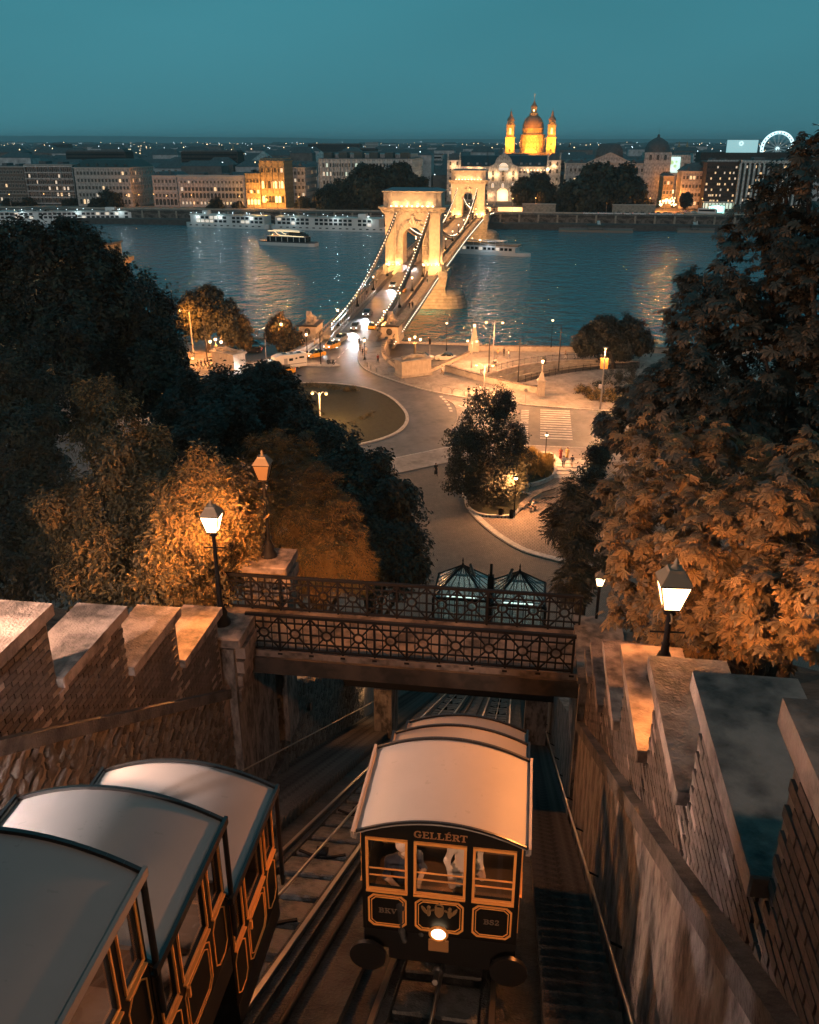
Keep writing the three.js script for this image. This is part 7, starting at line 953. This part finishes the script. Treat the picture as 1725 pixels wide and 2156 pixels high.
// ---- boats ----
function hull(L, W, H, bow = 0.22, stern = 0.1) { const s = new THREE.Shape(), hw = W / 2; s.moveTo(-L / 2, -hw * 0.7); s.lineTo(-L / 2 + L * stern, -hw); s.lineTo(L / 2 - L * bow, -hw); s.quadraticCurveTo(L / 2 - L * bow * 0.25, -hw * 0.8, L / 2, 0); s.quadraticCurveTo(L / 2 - L * bow * 0.25, hw * 0.8, L / 2 - L * bow, hw); s.lineTo(-L / 2 + L * stern, hw); s.lineTo(-L / 2, hw * 0.7); s.closePath(); return new THREE.ExtrudeGeometry(s, { depth: H, bevelEnabled: false }).rotateX(-Math.PI / 2); }
function riverShip(label, xl, xr, yw, o = {}) {
  const a = gr(xl, yw[0], -8), b = gr(xr, yw[1], -8), L = a.distanceTo(b), t = thing('river_cruise_ship', label, 'ship', [(a.x + b.x) / 2, -8, (a.z + b.z) / 2], Math.atan2(-(b.z - a.z), b.x - a.x) + (o.flip ? Math.PI : 0)), r = rng(o.seed), W = 11;
  mesh('hull', hull(L, W, 2.5, 0.1, 0.04), P_.white, t); mesh('waterline', hull(L * 0.995, W * 0.99, 0.5, 0.1, 0.04).translate(0, -0.3, 0), M.rubber, t); mesh('superstructure', [slab(-L * 0.46, L * 0.40, 2.5, 7.2, -4.9, 4.9)], P_.white, t); mesh('sun_deck', slab(-L * 0.46, L * 0.41, 7.2, 7.4, -5.1, 5.1), o.rim || M.white, t); mesh('deck_edge', [slab(-L * 0.46, L * 0.41, 7.05, 7.25, 4.9, 5.15), slab(-L * 0.46, L * 0.41, 7.05, 7.25, -5.15, -4.9)], trimC, t);
  for (const s of [1, -1]) for (let row = 0; row < 2; row++) { const n = Math.floor(L * 0.82 / 3.0); for (let k = 0; k < n; k++) { if (k % 9 === 7) continue; const x = -L * 0.44 + k * 3.0; mesh('window', slab(x, x + 2.1, 3.1 + row * 2.1, 4.5 + row * 2.1, s * 4.9 - 0.06, s * 4.9 + 0.06), r() < (o.lit || 0.15) ? litC : M.glass, t); } }
  mesh('portholes', Array.from({ length: Math.floor(L / 4.5) }, (_, k) => [slab(-L * 0.42 + k * 4.2, -L * 0.42 + k * 4.2 + 1.6, 1.1, 1.7, W / 2 - 0.03, W / 2 + 0.05), slab(-L * 0.42 + k * 4.2, -L * 0.42 + k * 4.2 + 1.6, 1.1, 1.7, -W / 2 - 0.05, -W / 2 + 0.03)]), M.glass, t, { kind: 'stuff' });
  mesh('wheelhouse', [slab(L * 0.22, L * 0.28, 7.4, 9.6, -2.2, 2.2)], P_.white, t); mesh('canopy', [slab(-L * 0.3, -L * 0.02, 9.4, 9.55, -3.5, 3.5), ...[-0.3, -0.2, -0.11, -0.02].map((f) => slab(L * f - 0.08, L * f + 0.08, 7.4, 9.4, -3.4, -3.3)), ...[-0.3, -0.2, -0.11, -0.02].map((f) => slab(L * f - 0.08, L * f + 0.08, 7.4, 9.4, 3.3, 3.4))], roofGreen, t);
  mesh('rail', [bar([-L * 0.46, 8.2, 4.9], [L * 0.41, 8.2, 4.9], 0.07), bar([-L * 0.46, 8.2, -4.9], [L * 0.41, 8.2, -4.9], 0.07)], M.white, t); mesh('deck_lamps', Array.from({ length: 11 }, (_, k) => ball(0.2, -L * 0.43 + k * L * 0.082, 8.4, 4.6 * (k % 2 ? 1 : -1), 5)), M.ledPale, t, { kind: 'stuff' });
  for (const f of [-0.3, 0.05, 0.32]) { mesh('flood_lamp', ball(0.25, L * f, 8.6, o.flip ? -5.2 : 5.2, 6), M.ledPale, t); lamp([L * f, 7.0, (o.flip ? -1 : 1) * 7.2], [0.75, 0.95, 1], 26, 8, t); } return t;
}
riverShip('long white river ship moored at the far left bank', -10, 318, [470, 468], { seed: 31, lit: 0.12 });
riverShip('white river ship with glowing cabin windows moored in the middle of the far bank', 394, 572, [476, 481], { seed: 32, lit: 0.6, flip: 1 });
riverShip('long white river ship moored behind the near bridge tower', 578, 830, [481, 488], { seed: 33, lit: 0.14 });
{ // sightseeing boat with curved lit roof bands, and the white excursion boat
  const a = gr(545, 514, -8), b = gr(667, 519, -8), L = a.distanceTo(b), t = thing('sightseeing_boat', 'dark glazed sightseeing boat with glowing curved roof bands in midstream', 'boat', [(a.x + b.x) / 2, -8, (a.z + b.z) / 2], Math.atan2(-(b.z - a.z), b.x - a.x) + Math.PI);
  mesh('hull', hull(L, 7, 1.6, 0.2, 0.08), P_.white, t); mesh('hull_band', hull(L * 0.985, 6.7, 0.5, 0.2, 0.08).translate(0, 1.6, 0), P_.dark, t); mesh('saloon', [slab(-L * 0.36, L * 0.30, 2.0, 4.4, -3, 3)], M.glass, t); for (let k = 0; k < 7; k++) mesh('saloon_frame', [slab(-L * 0.36 + k * L * 0.1, -L * 0.36 + k * L * 0.1 + 0.3, 2.0, 4.4, -3.06, -2.98), slab(-L * 0.36 + k * L * 0.1, -L * 0.36 + k * L * 0.1 + 0.3, 2.0, 4.4, 2.98, 3.06)], P_.white, t); mesh('upper_deck', [slab(-L * 0.34, L * 0.30, 4.4, 4.65, -3.1, 3.1)], P_.white, t); mesh('upper_saloon', new THREE.SphereGeometry(1, 16, 8, 0, Math.PI * 2, 0, Math.PI / 2).scale(L * 0.2, 2.4, 2.7).translate(-L * 0.18, 4.65, 0), M.glass, t);
  mesh('canopy', slab(-L * 0.28, L * 0.28, 6.9, 7.1, -2.6, 2.6), P_.white, t); const band = glow('boat_light_band', [1, 0.72, 0.36], 1.6); for (const s of [-1, 1]) { mesh('light_band', tube([[L * 0.28, 7.0, s * 2.7], [0, 7.1, s * 2.7], [-L * 0.26, 6.9, s * 2.7]], 0.16, 16, 5), band, t); mesh('light_band', tube([[L * 0.16, 6.9, s * 2.8], [L * 0.1, 5.4, s * 3.0], [-L * 0.1, 4.9, s * 3.0], [-L * 0.33, 4.7, s * 2.9]], 0.16, 16, 5), band, t); mesh('stanchion', [L * 0.26, L * 0.1, -L * 0.06].map((x) => rod([x, 4.6, s * 2.5], [x, 7, s * 2.5], 0.08)), P_.white, t); } mesh('cabin_glow', slab(-L * 0.3, L * 0.24, 2.5, 3.0, -2.5, 2.5), litC, t);
  const c = gr(952, 531, -8), d = gr(1118, 540, -8), K = c.distanceTo(d), u = thing('excursion_boat', 'long white excursion boat with an open upper deck right of the bridge pier', 'boat', [(c.x + d.x) / 2, -8, (c.z + d.z) / 2], Math.atan2(-(d.z - c.z), d.x - c.x));
  mesh('hull', hull(K, 6.6, 1.5, 0.16, 0.06), P_.white, u); mesh('saloon', slab(-K * 0.46, K * 0.33, 1.5, 3.9, -2.9, 2.9), P_.white, u); for (const s of [-1, 1]) for (let k = 0; k < 14; k++) mesh('window', slab(-K * 0.44 + k * K * 0.053, -K * 0.44 + k * K * 0.053 + 1.5, 2.2, 3.4, s * 2.9 - 0.05, s * 2.9 + 0.05), k % 4 === 2 ? litC : M.glass, u); mesh('upper_deck', slab(-K * 0.47, K * 0.36, 3.9, 4.1, -3.1, 3.1), P_.white, u); mesh('deck_shade', slab(-K * 0.46, K * 0.36, 4.1, 4.9, -2.6, 2.6), M.girder, u); mesh('awning', slab(-K * 0.3, K * 0.18, 6.1, 6.3, -3, 3), P_.white, u); for (const s of [-1, 1]) for (let k = 0; k < 6; k++) mesh('stanchion', rod([-K * 0.29 + k * K * 0.093, 4.1, s * 2.8], [-K * 0.29 + k * K * 0.093, 6.2, s * 2.8], 0.07), P_.white, u); mesh('rail', [bar([-K * 0.46, 5, 3], [K * 0.36, 5, 3], 0.07), bar([-K * 0.46, 5, -3], [K * 0.36, 5, -3], 0.07)], P_.white, u); mesh('masthead_lamp', ball(0.25, -K * 0.24, 6.8, 0, 6), M.lampGlass, u); lamp([0, 4.6, 6], [0.8, 0.9, 1], 30, 8, u);
}
{ // landing stages on the far side
  const st = (xl, xr, yw, label) => { const a = gr(xl, yw, -8), b = gr(xr, yw, -8), L = b.x - a.x, t = thing('landing_stage', label, 'landing stage', [(a.x + b.x) / 2, -8, a.z]); mesh('pontoon', slab(-L / 2, L / 2, -0.3, 1.2, -4, 4), M.girder, t); mesh('rail', [bar([-L / 2, 2.4, 4], [L / 2, 2.4, 4], 0.12), bar([-L / 2, 1.9, 4], [L / 2, 1.9, 4], 0.08)], P_.silver, t); mesh('shelter', [slab(-L * 0.1, L * 0.1, 1.2, 3.6, -2, 2), slab(-L * 0.13, L * 0.13, 3.6, 3.9, -2.6, 2.6)], roofGreen, t); mesh('gangway', [bar([L * 0.05, 1.6, -3], [L * 0.05, 5, -13], 1.6, 0.3), rod([L * 0.05 - 1, 1.2, 0], [L * 0.05, 6, -2], 0.2), rod([L * 0.05 + 1, 1.2, 0], [L * 0.05, 6, -2], 0.2)], P_.white, t); return t; };
  st(1177, 1330, 487, 'low grey landing stage with gangway below the park trees'); st(1424, 1500, 488, 'landing stage with pale cabin at the far right bank'); st(1110, 1170, 480, 'narrow pontoon just right of the far pier');
}
// ---- people ----
const SK = [0.42, 0.26, 0.18];
function poseOf(kind, a = 0) { // joints of a figure that faces +z
  const J = { hip: [0, 0.93, 0], neck: [0, 1.45, 0.0], head: [0, 1.63, 0.02], sh: 0.19 };
  const limb = {};
  if (kind === 'walk') Object.assign(limb, { kl: [0.1, 0.52, 0.2], al: [0.1, 0.1, 0.28], kr: [-0.1, 0.5, 0.02], ar: [-0.1, 0.16, -0.32], el: [0.25, 1.14, -0.12], wl: [0.25, 0.93, 0.0], er: [-0.25, 1.14, 0.12], wr: [-0.23, 0.95, 0.26] });
  else if (kind === 'sit') { J.hip = [0, 0.52, 0]; J.neck = [0, 1.03, 0.1]; J.head = [0, 1.2, 0.16]; Object.assign(limb, { kl: [0.12, 0.5, 0.42], al: [0.12, 0.08, 0.4], kr: [-0.12, 0.5, 0.42], ar: [-0.12, 0.08, 0.44], el: [0.26, 0.78, 0.16], wl: [0.12, 0.66, 0.36], er: [-0.26, 0.78, 0.16], wr: [-0.1, 0.66, 0.36] }); }
  else if (kind === 'ride') { J.hip = [0, 0.95, -0.2]; J.neck = [0, 1.38, 0.14]; J.head = [0, 1.54, 0.24]; Object.assign(limb, { kl: [0.1, 0.72, 0.16], al: [0.1, 0.3, 0.1], kr: [-0.1, 0.6, 0.1], ar: [-0.1, 0.14, 0.0], el: [0.27, 1.1, 0.34], wl: [0.24, 1.0, 0.54], er: [-0.27, 1.1, 0.34], wr: [-0.24, 1.0, 0.54] }); }
  else if (kind === 'lean') { J.neck = [0.06, 1.38, 0.2]; J.head = [0.08, 1.54, 0.3]; Object.assign(limb, { kl: [0.1, 0.5, 0.04], al: [0.1, 0.08, 0], kr: [-0.1, 0.5, 0.06], ar: [-0.1, 0.08, 0], el: [0.28, 1.1, 0.3], wl: [0.2, 0.9, 0.46], er: [-0.24, 1.1, 0.34], wr: [-0.16, 0.88, 0.46] }); }
  else Object.assign(limb, { kl: [0.1, 0.5, 0.03], al: [0.11, 0.08, 0], kr: [-0.1, 0.5, 0.02], ar: [-0.11, 0.08, 0.02], el: [0.26, 1.14, -0.03], wl: [0.24, 0.9, 0.08], er: [-0.26, 1.14, -0.03], wr: [-0.24, 0.9, 0.06] });
  return [J, limb];
}
function person(label, pos, turn, kind, top, bottom, hair, o = {}) {
  const [J, L] = poseOf(kind), n = J.neck, h = J.hip, t = thing('person', label, 'person', pos, turn, o.group), skin = SK, shoe = [0.03, 0.03, 0.03], sleeve = o.sleeveless ? skin : top, mid = [(n[0] + h[0]) / 2, (n[1] + h[1]) / 2, (n[2] + h[2]) / 2 + 0.01];
  const S = (s) => [n[0] + s * J.sh, n[1] - 0.06, n[2]], H = (s) => [h[0] + s * 0.085, h[1], h[2]], up = (a, d) => [a[0] + d[0], a[1] + d[1], a[2] + d[2]];
  const prims = [[h, mid, 0.145, 0.135, top], [mid, [n[0], n[1] - 0.12, n[2]], 0.135, 0.15, top], [S(1), S(-1), 0.075, 0.075, top], [up(H(1), [0.03, 0, 0]), up(H(-1), [-0.03, 0, 0]), 0.12, 0.12, bottom], [n, J.head, 0.055, 0.055, skin], [J.head, up(J.head, [0, 0.06, -0.015]), 0.088, 0.095, skin], [up(J.head, [0, -0.045, 0.03]), up(J.head, [0, -0.06, 0.045]), 0.05, 0.04, skin], [up(J.head, [0, 0.0, 0.085]), up(J.head, [0, -0.01, 0.1]), 0.016, 0.018, skin]];
  for (const [s, e, w, k, a] of [[1, L.el, L.wl, L.kl, L.al], [-1, L.er, L.wr, L.kr, L.ar]]) {
    const hd = [w[0] + (w[0] - e[0]) * 0.2, w[1] + (w[1] - e[1]) * 0.2, w[2] + (w[2] - e[2]) * 0.2], ft = kind === 'ride' ? [a[0], a[1] - 0.05, a[2] + 0.18] : [a[0], 0.035, a[2] + 0.17];
    prims.push([S(s), e, 0.058, 0.045, sleeve], [e, w, 0.043, 0.032, o.long ? top : skin], [w, hd, 0.034, 0.03, skin], [hd, up(hd, [0, -0.05, 0.03]), 0.022, 0.014, skin], [H(s), k, 0.088, 0.066, bottom], [k, a, 0.062, 0.042, o.bare ? skin : bottom], [[a[0], a[1] - 0.03, a[2] - 0.03], ft, 0.045, 0.035, shoe]);
  }
  if (o.dress) prims.push([[h[0], h[1], h[2]], [h[0], 0.42, h[2] + 0.02], 0.15, 0.24, bottom]);
  if (o.fingers) for (const [w, e, s] of [[L.wl, L.el, 1], [L.wr, L.er, -1]]) { const d = V3(...w).sub(V3(...e)).normalize(), x = V3(1, 0, 0); for (let f = 0; f < 4; f++) { const b = V3(...w).addScaledVector(d, 0.07).addScaledVector(x, (f - 1.5) * 0.02), m = b.clone().addScaledVector(d, 0.045), q = m.clone().add(V3(0, -0.035, 0.01)); prims.push([b.toArray(), m.toArray(), 0.009, 0.009, skin], [m.toArray(), q.toArray(), 0.009, 0.008, skin]); } const b = V3(...w).addScaledVector(x, -s * 0.035); prims.push([b.toArray(), b.clone().addScaledVector(d, 0.06).addScaledVector(x, -s * 0.02).toArray(), 0.011, 0.009, skin]); }
  const g = fieldMesh(prims, o.cell || 0.034, [-0.5, -0.02, -0.5], [0.5, 1.8, 0.6], 0.05);
  mesh('body', g, bodyMat, t, { metric: false });
  const hp = J.head; mesh('hair', [new THREE.SphereGeometry(0.112, 12, 8, 0, Math.PI * 2, 0, 1.75).scale(1, 1.05, 1.08).rotateX(-0.5).translate(hp[0], hp[1] + 0.04, hp[2] - 0.012), o.longHair ? new THREE.SphereGeometry(0.1, 10, 8).scale(1, 1.5, 0.55).translate(hp[0], hp[1] - 0.06, hp[2] - 0.08) : null], hairMats[hair], t);
  if (o.bag) mesh('backpack', new THREE.SphereGeometry(0.18, 10, 8).scale(0.9, 1.2, 0.55).translate(n[0], n[1] - 0.25, n[2] - 0.2), M.rubber, t);
  return t;
}
const bodyMat = std('clothes_and_skin', [1, 1, 1], 0.8, { vertexColors: true }), hairMats = { dark: std('dark_hair', [0.015, 0.012, 0.01], 0.6), brown: std('brown_hair', [0.06, 0.035, 0.02], 0.6), fair: std('fair_hair', [0.32, 0.2, 0.09], 0.6), grey: std('grey_hair', [0.3, 0.28, 0.26], 0.6) };
const C = { k: [0.015, 0.015, 0.017], n: [0.03, 0.035, 0.06], w: [0.6, 0.58, 0.55], g: [0.2, 0.19, 0.18], b: [0.12, 0.15, 0.22], r: [0.3, 0.05, 0.04], y: [0.55, 0.36, 0.14], t: [0.25, 0.17, 0.1] };
const pg = (x, y, Y = 0.1) => gr(x, y, Y);
person('woman in a long dark dress walking alone on the setts', pg(918, 1001, 0.02), 0.4, 'walk', C.k, C.k, 'dark', { dress: 1, longHair: 1 });
person('left walker of the pair crossing the dark setts', pg(874, 1061, 0.02), -2.3, 'walk', C.n, C.k, 'dark', { bag: 1, bare: 1 }); person('right walker of the pair crossing the dark setts, in a black coat', pg(889, 1061, 0.02), -2.2, 'walk', C.k, C.k, 'dark', { long: 1 });
person('man in a black shirt and shorts, leftmost of the group by the kerb railing', pg(987, 834), 0.3, 'stand', C.k, C.g, 'dark', { bare: 1 }); person('woman in black, second of the group by the kerb railing', pg(1003, 836), -0.8, 'stand', C.k, C.k, 'brown', { longHair: 1 }); person('person in a white shirt in the group by the kerb railing', pg(1011, 831), -1.4, 'stand', C.w, C.b, 'brown'); person('man in dark clothes, rightmost of the group by the kerb railing', pg(1020, 831), -1.2, 'stand', C.k, C.n, 'dark', { long: 1 });
person('fair-haired woman in a patterned dress at the top of the plaza steps', pg(1180, 968, 0.5), 3.1, 'walk', C.r, C.r, 'fair', { dress: 1, longHair: 1 }); person('person in a white top and dark trousers climbing the plaza steps', pg(1186, 985, 0.3), 3.1, 'walk', C.w, C.k, 'brown'); person('woman in a yellow dress at the top of the plaza steps', pg(1194, 967, 0.5), 3.1, 'walk', C.y, C.y, 'brown', { dress: 1 }); person('man in a dark shirt and pale shorts climbing the plaza steps', pg(1204, 984, 0.3), 3.0, 'walk', C.n, C.w, 'dark', { bare: 1 });
person('person standing in the shade under the rounded bush', pg(1107, 1022), 0.5, 'stand', C.k, C.k, 'dark', { bag: 1 });
person('left one of the pair sitting on the curved stone bench', pg(1112, 1076, 0.2), 0.9, 'sit', C.k, C.n, 'dark'); person('right one of the pair sitting on the curved stone bench, in a white shirt', pg(1121, 1073, 0.2), 0.9, 'sit', C.w, C.k, 'brown');
person('person in a pale shirt at the promenade wall', pg(1048, 752), 2.6, 'stand', C.y, C.g, 'brown'); person('person in black beside the pale one at the promenade wall', pg(1061, 750), 2.8, 'stand', C.k, C.k, 'dark'); person('person in blue trousers walking along the promenade wall', pg(1071, 755), 1.6, 'walk', C.w, C.b, 'brown'); person('left one of two people behind the tram fence', pg(1190, 757), 1.2, 'walk', C.t, C.w, 'brown'); person('right one of two people behind the tram fence, all in white', pg(1211, 756), 1.2, 'walk', C.w, C.w, 'fair');
person('person in a white shirt walking at the top of the ramp', pg(931, 789), 0.8, 'walk', C.w, C.y, 'brown');
person('man in a pale shirt beside the left lion pedestal', pg(655, 727), 0.2, 'walk', C.g, C.b, 'dark'); person('woman in white beside the left lion pedestal', pg(662, 727), 0.1, 'walk', C.w, C.y, 'brown', { longHair: 1 }); person('person in dark clothes left of the couple by the left lion', pg(638, 731), 0.3, 'walk', C.k, C.k, 'dark');
person('woman with bare shoulders in front of the crowd at the right bridgehead', pg(764, 749), 0.1, 'walk', C.k, C.k, 'dark', { sleeveless: 1, bare: 1 }); person('man in white at the right bridgehead pavement', pg(771, 747), 0.1, 'walk', C.w, C.g, 'brown', { bare: 1 }); person('man in a brown shirt at the right bridgehead pavement', pg(759, 741), 0.1, 'walk', C.t, C.n, 'dark'); person('dark figure walking alone along the bridgehead parapet', pg(796, 764), 0.5, 'walk', C.r, C.k, 'dark', { bag: 1 }); person('person at the kerb beside the lantern of the right lion', pg(757, 727), 0.1, 'walk', C.k, C.n, 'dark');
{ let k = 0; for (const [x, z, l] of [[7.2, 55, 'left one of the couple in black on the right footway of the bridge'], [7.8, 54, 'right one of the couple in black on the right footway of the bridge'], [7.0, 18, 'person in black on the right footway near the tower'], [-7.2, 66, 'person on the left footway behind the left lion'], [-6.8, 40, 'person in white on the left footway of the bridge'], [-7.4, 22, 'person in black on the left footway near the tower']]) person(l, B2W(x, deckY(z) + 0.14, z), k++ % 2 ? 3.1 : 0.1, 'walk', k % 3 ? C.k : C.w, C.k, 'dark'); }
person('leftmost of the four walking under the underpass wall', pg(418, 777), 1.4, 'walk', C.k, C.t, 'dark', { bare: 1 }); person('second of the four walking under the underpass wall', pg(425, 777), 1.4, 'walk', C.n, C.n, 'dark'); person('third and tallest of the four walking under the underpass wall', pg(433, 774), 1.5, 'walk', C.k, C.k, 'dark'); person('last of the four walking under the underpass wall, in a pale top', pg(441, 777), 1.5, 'walk', C.g, C.k, 'brown'); person('person in a white top before the left carved block', pg(478, 764), 0.4, 'walk', C.w, C.b, 'brown');
{ // bicycles with their riders, a scooter on the traffic island
  const bike = (label, pos, turn, rider, top) => { const t = thing('bicycle', label, 'bicycle', pos, turn); for (const z of [-0.52, 0.52]) { const w = sub('wheel', t); w.position.set(0, 0.34, z); mesh('tyre', new THREE.TorusGeometry(0.32, 0.025, 6, 20).rotateY(Math.PI / 2), M.rubber, w); mesh('spokes', [0, 1, 2].map((i) => box(0.01, 0.6, 0.01).rotateX(i * 1.05)), M.pole, w); } mesh('frame', [rod([0, 0.34, -0.52], [0, 0.8, -0.2], 0.02), rod([0, 0.3, -0.05], [0, 0.82, -0.22], 0.02), rod([0, 0.3, -0.05], [0, 0.85, 0.36], 0.022), rod([0, 0.78, -0.2], [0, 0.88, 0.36], 0.02), rod([0, 0.34, 0.52], [0, 1.0, 0.34], 0.02), rod([0, 0.34, -0.52], [0, 0.3, -0.05], 0.015)], M.iron, t); mesh('handlebar', rod([-0.26, 1.0, 0.4], [0.26, 1.0, 0.4], 0.015), M.iron, t); mesh('saddle', new THREE.SphereGeometry(0.1, 8, 6).scale(0.8, 0.4, 1.3).translate(0, 0.86, -0.24), M.rubber, t); mesh('front_lamp', ball(0.05, 0, 0.95, 0.46, 6), M.headlight, t); person(rider, pos, turn, 'ride', top, C.k, 'dark', { bare: 1 }); };
  bike('bicycle ridden along the promenade by the tall twin lamp', pg(1042, 771), 1.3, 'cyclist in a white shirt beside the tall promenade lamp', C.w); bike('bicycle coming up the ramp from the quay', pg(951, 781), 0.9, 'cyclist in a white shirt on the ramp above the parked cars', C.w);
  const p = gr(676, 768, 0.02), t = thing('traffic_refuge', 'small paved traffic refuge with a dark lamp pole between taxis and lawn', 'traffic island', p); mesh('kerb', plate(smooth([[-4, 1.2], [-2, -1], [2.5, -1.2], [4, 0.6], [1, 1.6]], 20), 0, 0.14), M.kerb, t); mesh('pole', lathe([[0.12, 0.1], [0.08, 6.4]], 8), M.iron, t); mesh('lamp_arm', tube([[0, 6.3, 0], [0.5, 6.8, 0], [0.9, 6.5, 0]], 0.05, 8, 5), M.iron, t);
  const s = thing('scooter', 'dark motor scooter standing on the small traffic refuge', 'scooter', [p.x + 2, 0.16, p.z], 1.4); for (const z of [-0.55, 0.6]) mesh('wheel', new THREE.TorusGeometry(0.2, 0.07, 8, 16).rotateY(Math.PI / 2).translate(0, 0.27, z), M.rubber, s); mesh('body', [profile([[-0.8, 0.35], [-0.75, 0.75], [-0.1, 0.78], [0.0, 0.4], [0.4, 0.35], [0.55, 0.95], [0.65, 0.9], [0.5, 0.25], [-0.4, 0.2]], 0.36, 0.05)], P_.dark, s); mesh('handlebar', rod([-0.32, 1.05, 0.5], [0.32, 1.05, 0.5], 0.02), M.iron, s); mesh('seat', profile([[-0.8, 0.76], [-0.7, 0.86], [-0.1, 0.82], [-0.1, 0.76]], 0.3, 0.03), M.rubber, s);
}
// passengers of the front car
person('passenger in a white shirt leaning at the middle window of the front car', [-0.50, 31.2, -8.86], 0.5, 'stand', [0.62, 0.50, 0.42], C.g, 'brown', { cell: 0.02, long: 1, fingers: 1 }).scale.setScalar(0.92);
{ const s = person('passenger in a pale cap holding a lit phone at the left window', [-1.36, 31.1, -8.98], 0.4, 'sit', C.n, C.k, 'dark', { cell: 0.02, fingers: 1 }); s.position.y = 31.12; mesh('cap', [new THREE.SphereGeometry(0.125, 14, 8, 0, Math.PI * 2, 0, 1.6).translate(0, 1.24, 0.15), new THREE.CylinderGeometry(0.1, 0.1, 0.015, 14, 1, false, -1, 2).scale(1, 1, 1.5).translate(0, 1.25, 0.22)], std('cap_cloth', [0.55, 0.42, 0.36], 0.8), s);
  const ph = thing('phone', 'phone with a pale lit screen held at the left window of the front car', 'phone', [-1.20, 32.02, -8.66], 0.6); mesh('case', box(0.085, 0.16, 0.01), M.rubber, ph); mesh('screen', box(0.075, 0.145, 0.004, 0, 0, 0.007), glow('phone_screen_glow', [0.55, 0.8, 1], 2.0), ph); ph.rotation.x = -0.5; }
// kerb railings, tram fences, bins
{ const kr = smooth(kerbN, 60, false).slice(4, 46); const pts = []; let acc = 0; const L = new THREE.CatmullRomCurve3(kr.map(([x, z]) => V3(x, 0, z))), n = Math.floor(L.getLength() / 2.3); for (let i = 0; i < n; i++) { const a = L.getPointAt(i / n), b = L.getPointAt((i + 0.86) / n), off = V3(b.z - a.z, 0, -(b.x - a.x)).normalize().multiplyScalar(0.55); a.add(off); b.add(off); const t = thing('kerb_railing', ORD[i] + ' bent-pipe railing bay from the bridge along the curved kerb', 'railing', [0, 0, 0], 0, 'kerb railing bays'); mesh('hoop', tube([[a.x, 0.1, a.z], [a.x, 0.9, a.z], [a.x + (b.x - a.x) * 0.12, 1.1, a.z + (b.z - a.z) * 0.12], [a.x + (b.x - a.x) * 0.88, 1.1, a.z + (b.z - a.z) * 0.88], [b.x, 0.9, b.z], [b.x, 0.1, b.z]], 0.045, 26, 5), M.pole, t); }
  const fence = (label, line) => { const t = thing('fence', label, 'fence'), c = new THREE.CatmullRomCurve3(line.map(([x, z]) => V3(x, 0.13, z))), n = Math.floor(c.getLength() / 1.6); mesh('top_rail', tube(c.getPoints(30).map((p) => p.clone().setY(1.2)), 0.04, 60, 5), M.iron, t); mesh('bottom_rail', tube(c.getPoints(30).map((p) => p.clone().setY(0.35)), 0.03, 60, 5), M.iron, t); for (let i = 0; i <= n; i++) { const p = c.getPointAt(i / n); mesh('post', box(0.08, 1.3, 0.08, p.x, 0.75, p.z), M.iron, t); } const bars = []; for (let i = 0; i < n * 7; i++) { const p = c.getPointAt(i / (n * 7)); bars.push(box(0.03, 0.85, 0.03, p.x, 0.78, p.z)); } mesh('bars', bars, M.iron, t, { kind: 'stuff' }); };
  fence('black iron fence along the promenade side of the tram curve', tramOut); fence('black iron fence on the inner side of the tram curve', tramIn);
  const bin = (label, p) => { const t = thing('litter_bin', label, 'litter bin', p); mesh('bin', lathe([[0.24, 0], [0.3, 0.9], [0.26, 0.95]], 10), M.iron, t); mesh('post', rod([0.35, 0, 0], [0.35, 1.1, 0], 0.03), M.iron, t); }; bin('black litter bin at the top of the plaza steps', pg(1160, 970)); bin('left black litter bin before the plaza lawn', pg(1054, 1088)); bin('right black litter bin before the plaza lawn', pg(1077, 1090)); bin('litter bin on the promenade behind the tram fence', pg(1146, 766));
  const ts = (label, p, h) => { const t = thing('traffic_light', label, 'traffic light', p); mesh('pole', rod([0, 0, 0], [0, h, 0], 0.06), M.pole, t); mesh('signal_head', box(0.4, 1.1, 0.35, 0, h + 0.3, 0), M.iron, t); for (let i = 0; i < 3; i++) mesh('lens', new THREE.CylinderGeometry(0.12, 0.12, 0.05, 10).rotateX(Math.PI / 2).translate(0, h + 0.65 - i * 0.34, 0.19), M.glass, t); }; ts('traffic light on a tall pole before the two white parked cars', pg(905, 778, 0), 5.2); ts('traffic light on a tall pole left of the motorhome', pg(562, 776), 6.0);
  const sg = (label, p, h) => { const t = thing('road_sign', label, 'road sign', p); mesh('post', rod([0, 0, 0], [0, h, 0], 0.035), M.pole, t); mesh('sign_plate', new THREE.CylinderGeometry(0.32, 0.32, 0.03, 18).rotateX(Math.PI / 2).translate(0, h, 0.05), M.pole, t); }; sg('round road sign on the pavement before the carved block', pg(816, 786), 2.6); sg('grey road sign at the kerb before the zebra crossing', pg(1106, 856), 2.8); sg('small sign post on the traffic island beside the tree', pg(988, 862), 2.4);
}
renderer.render(scene, camera);
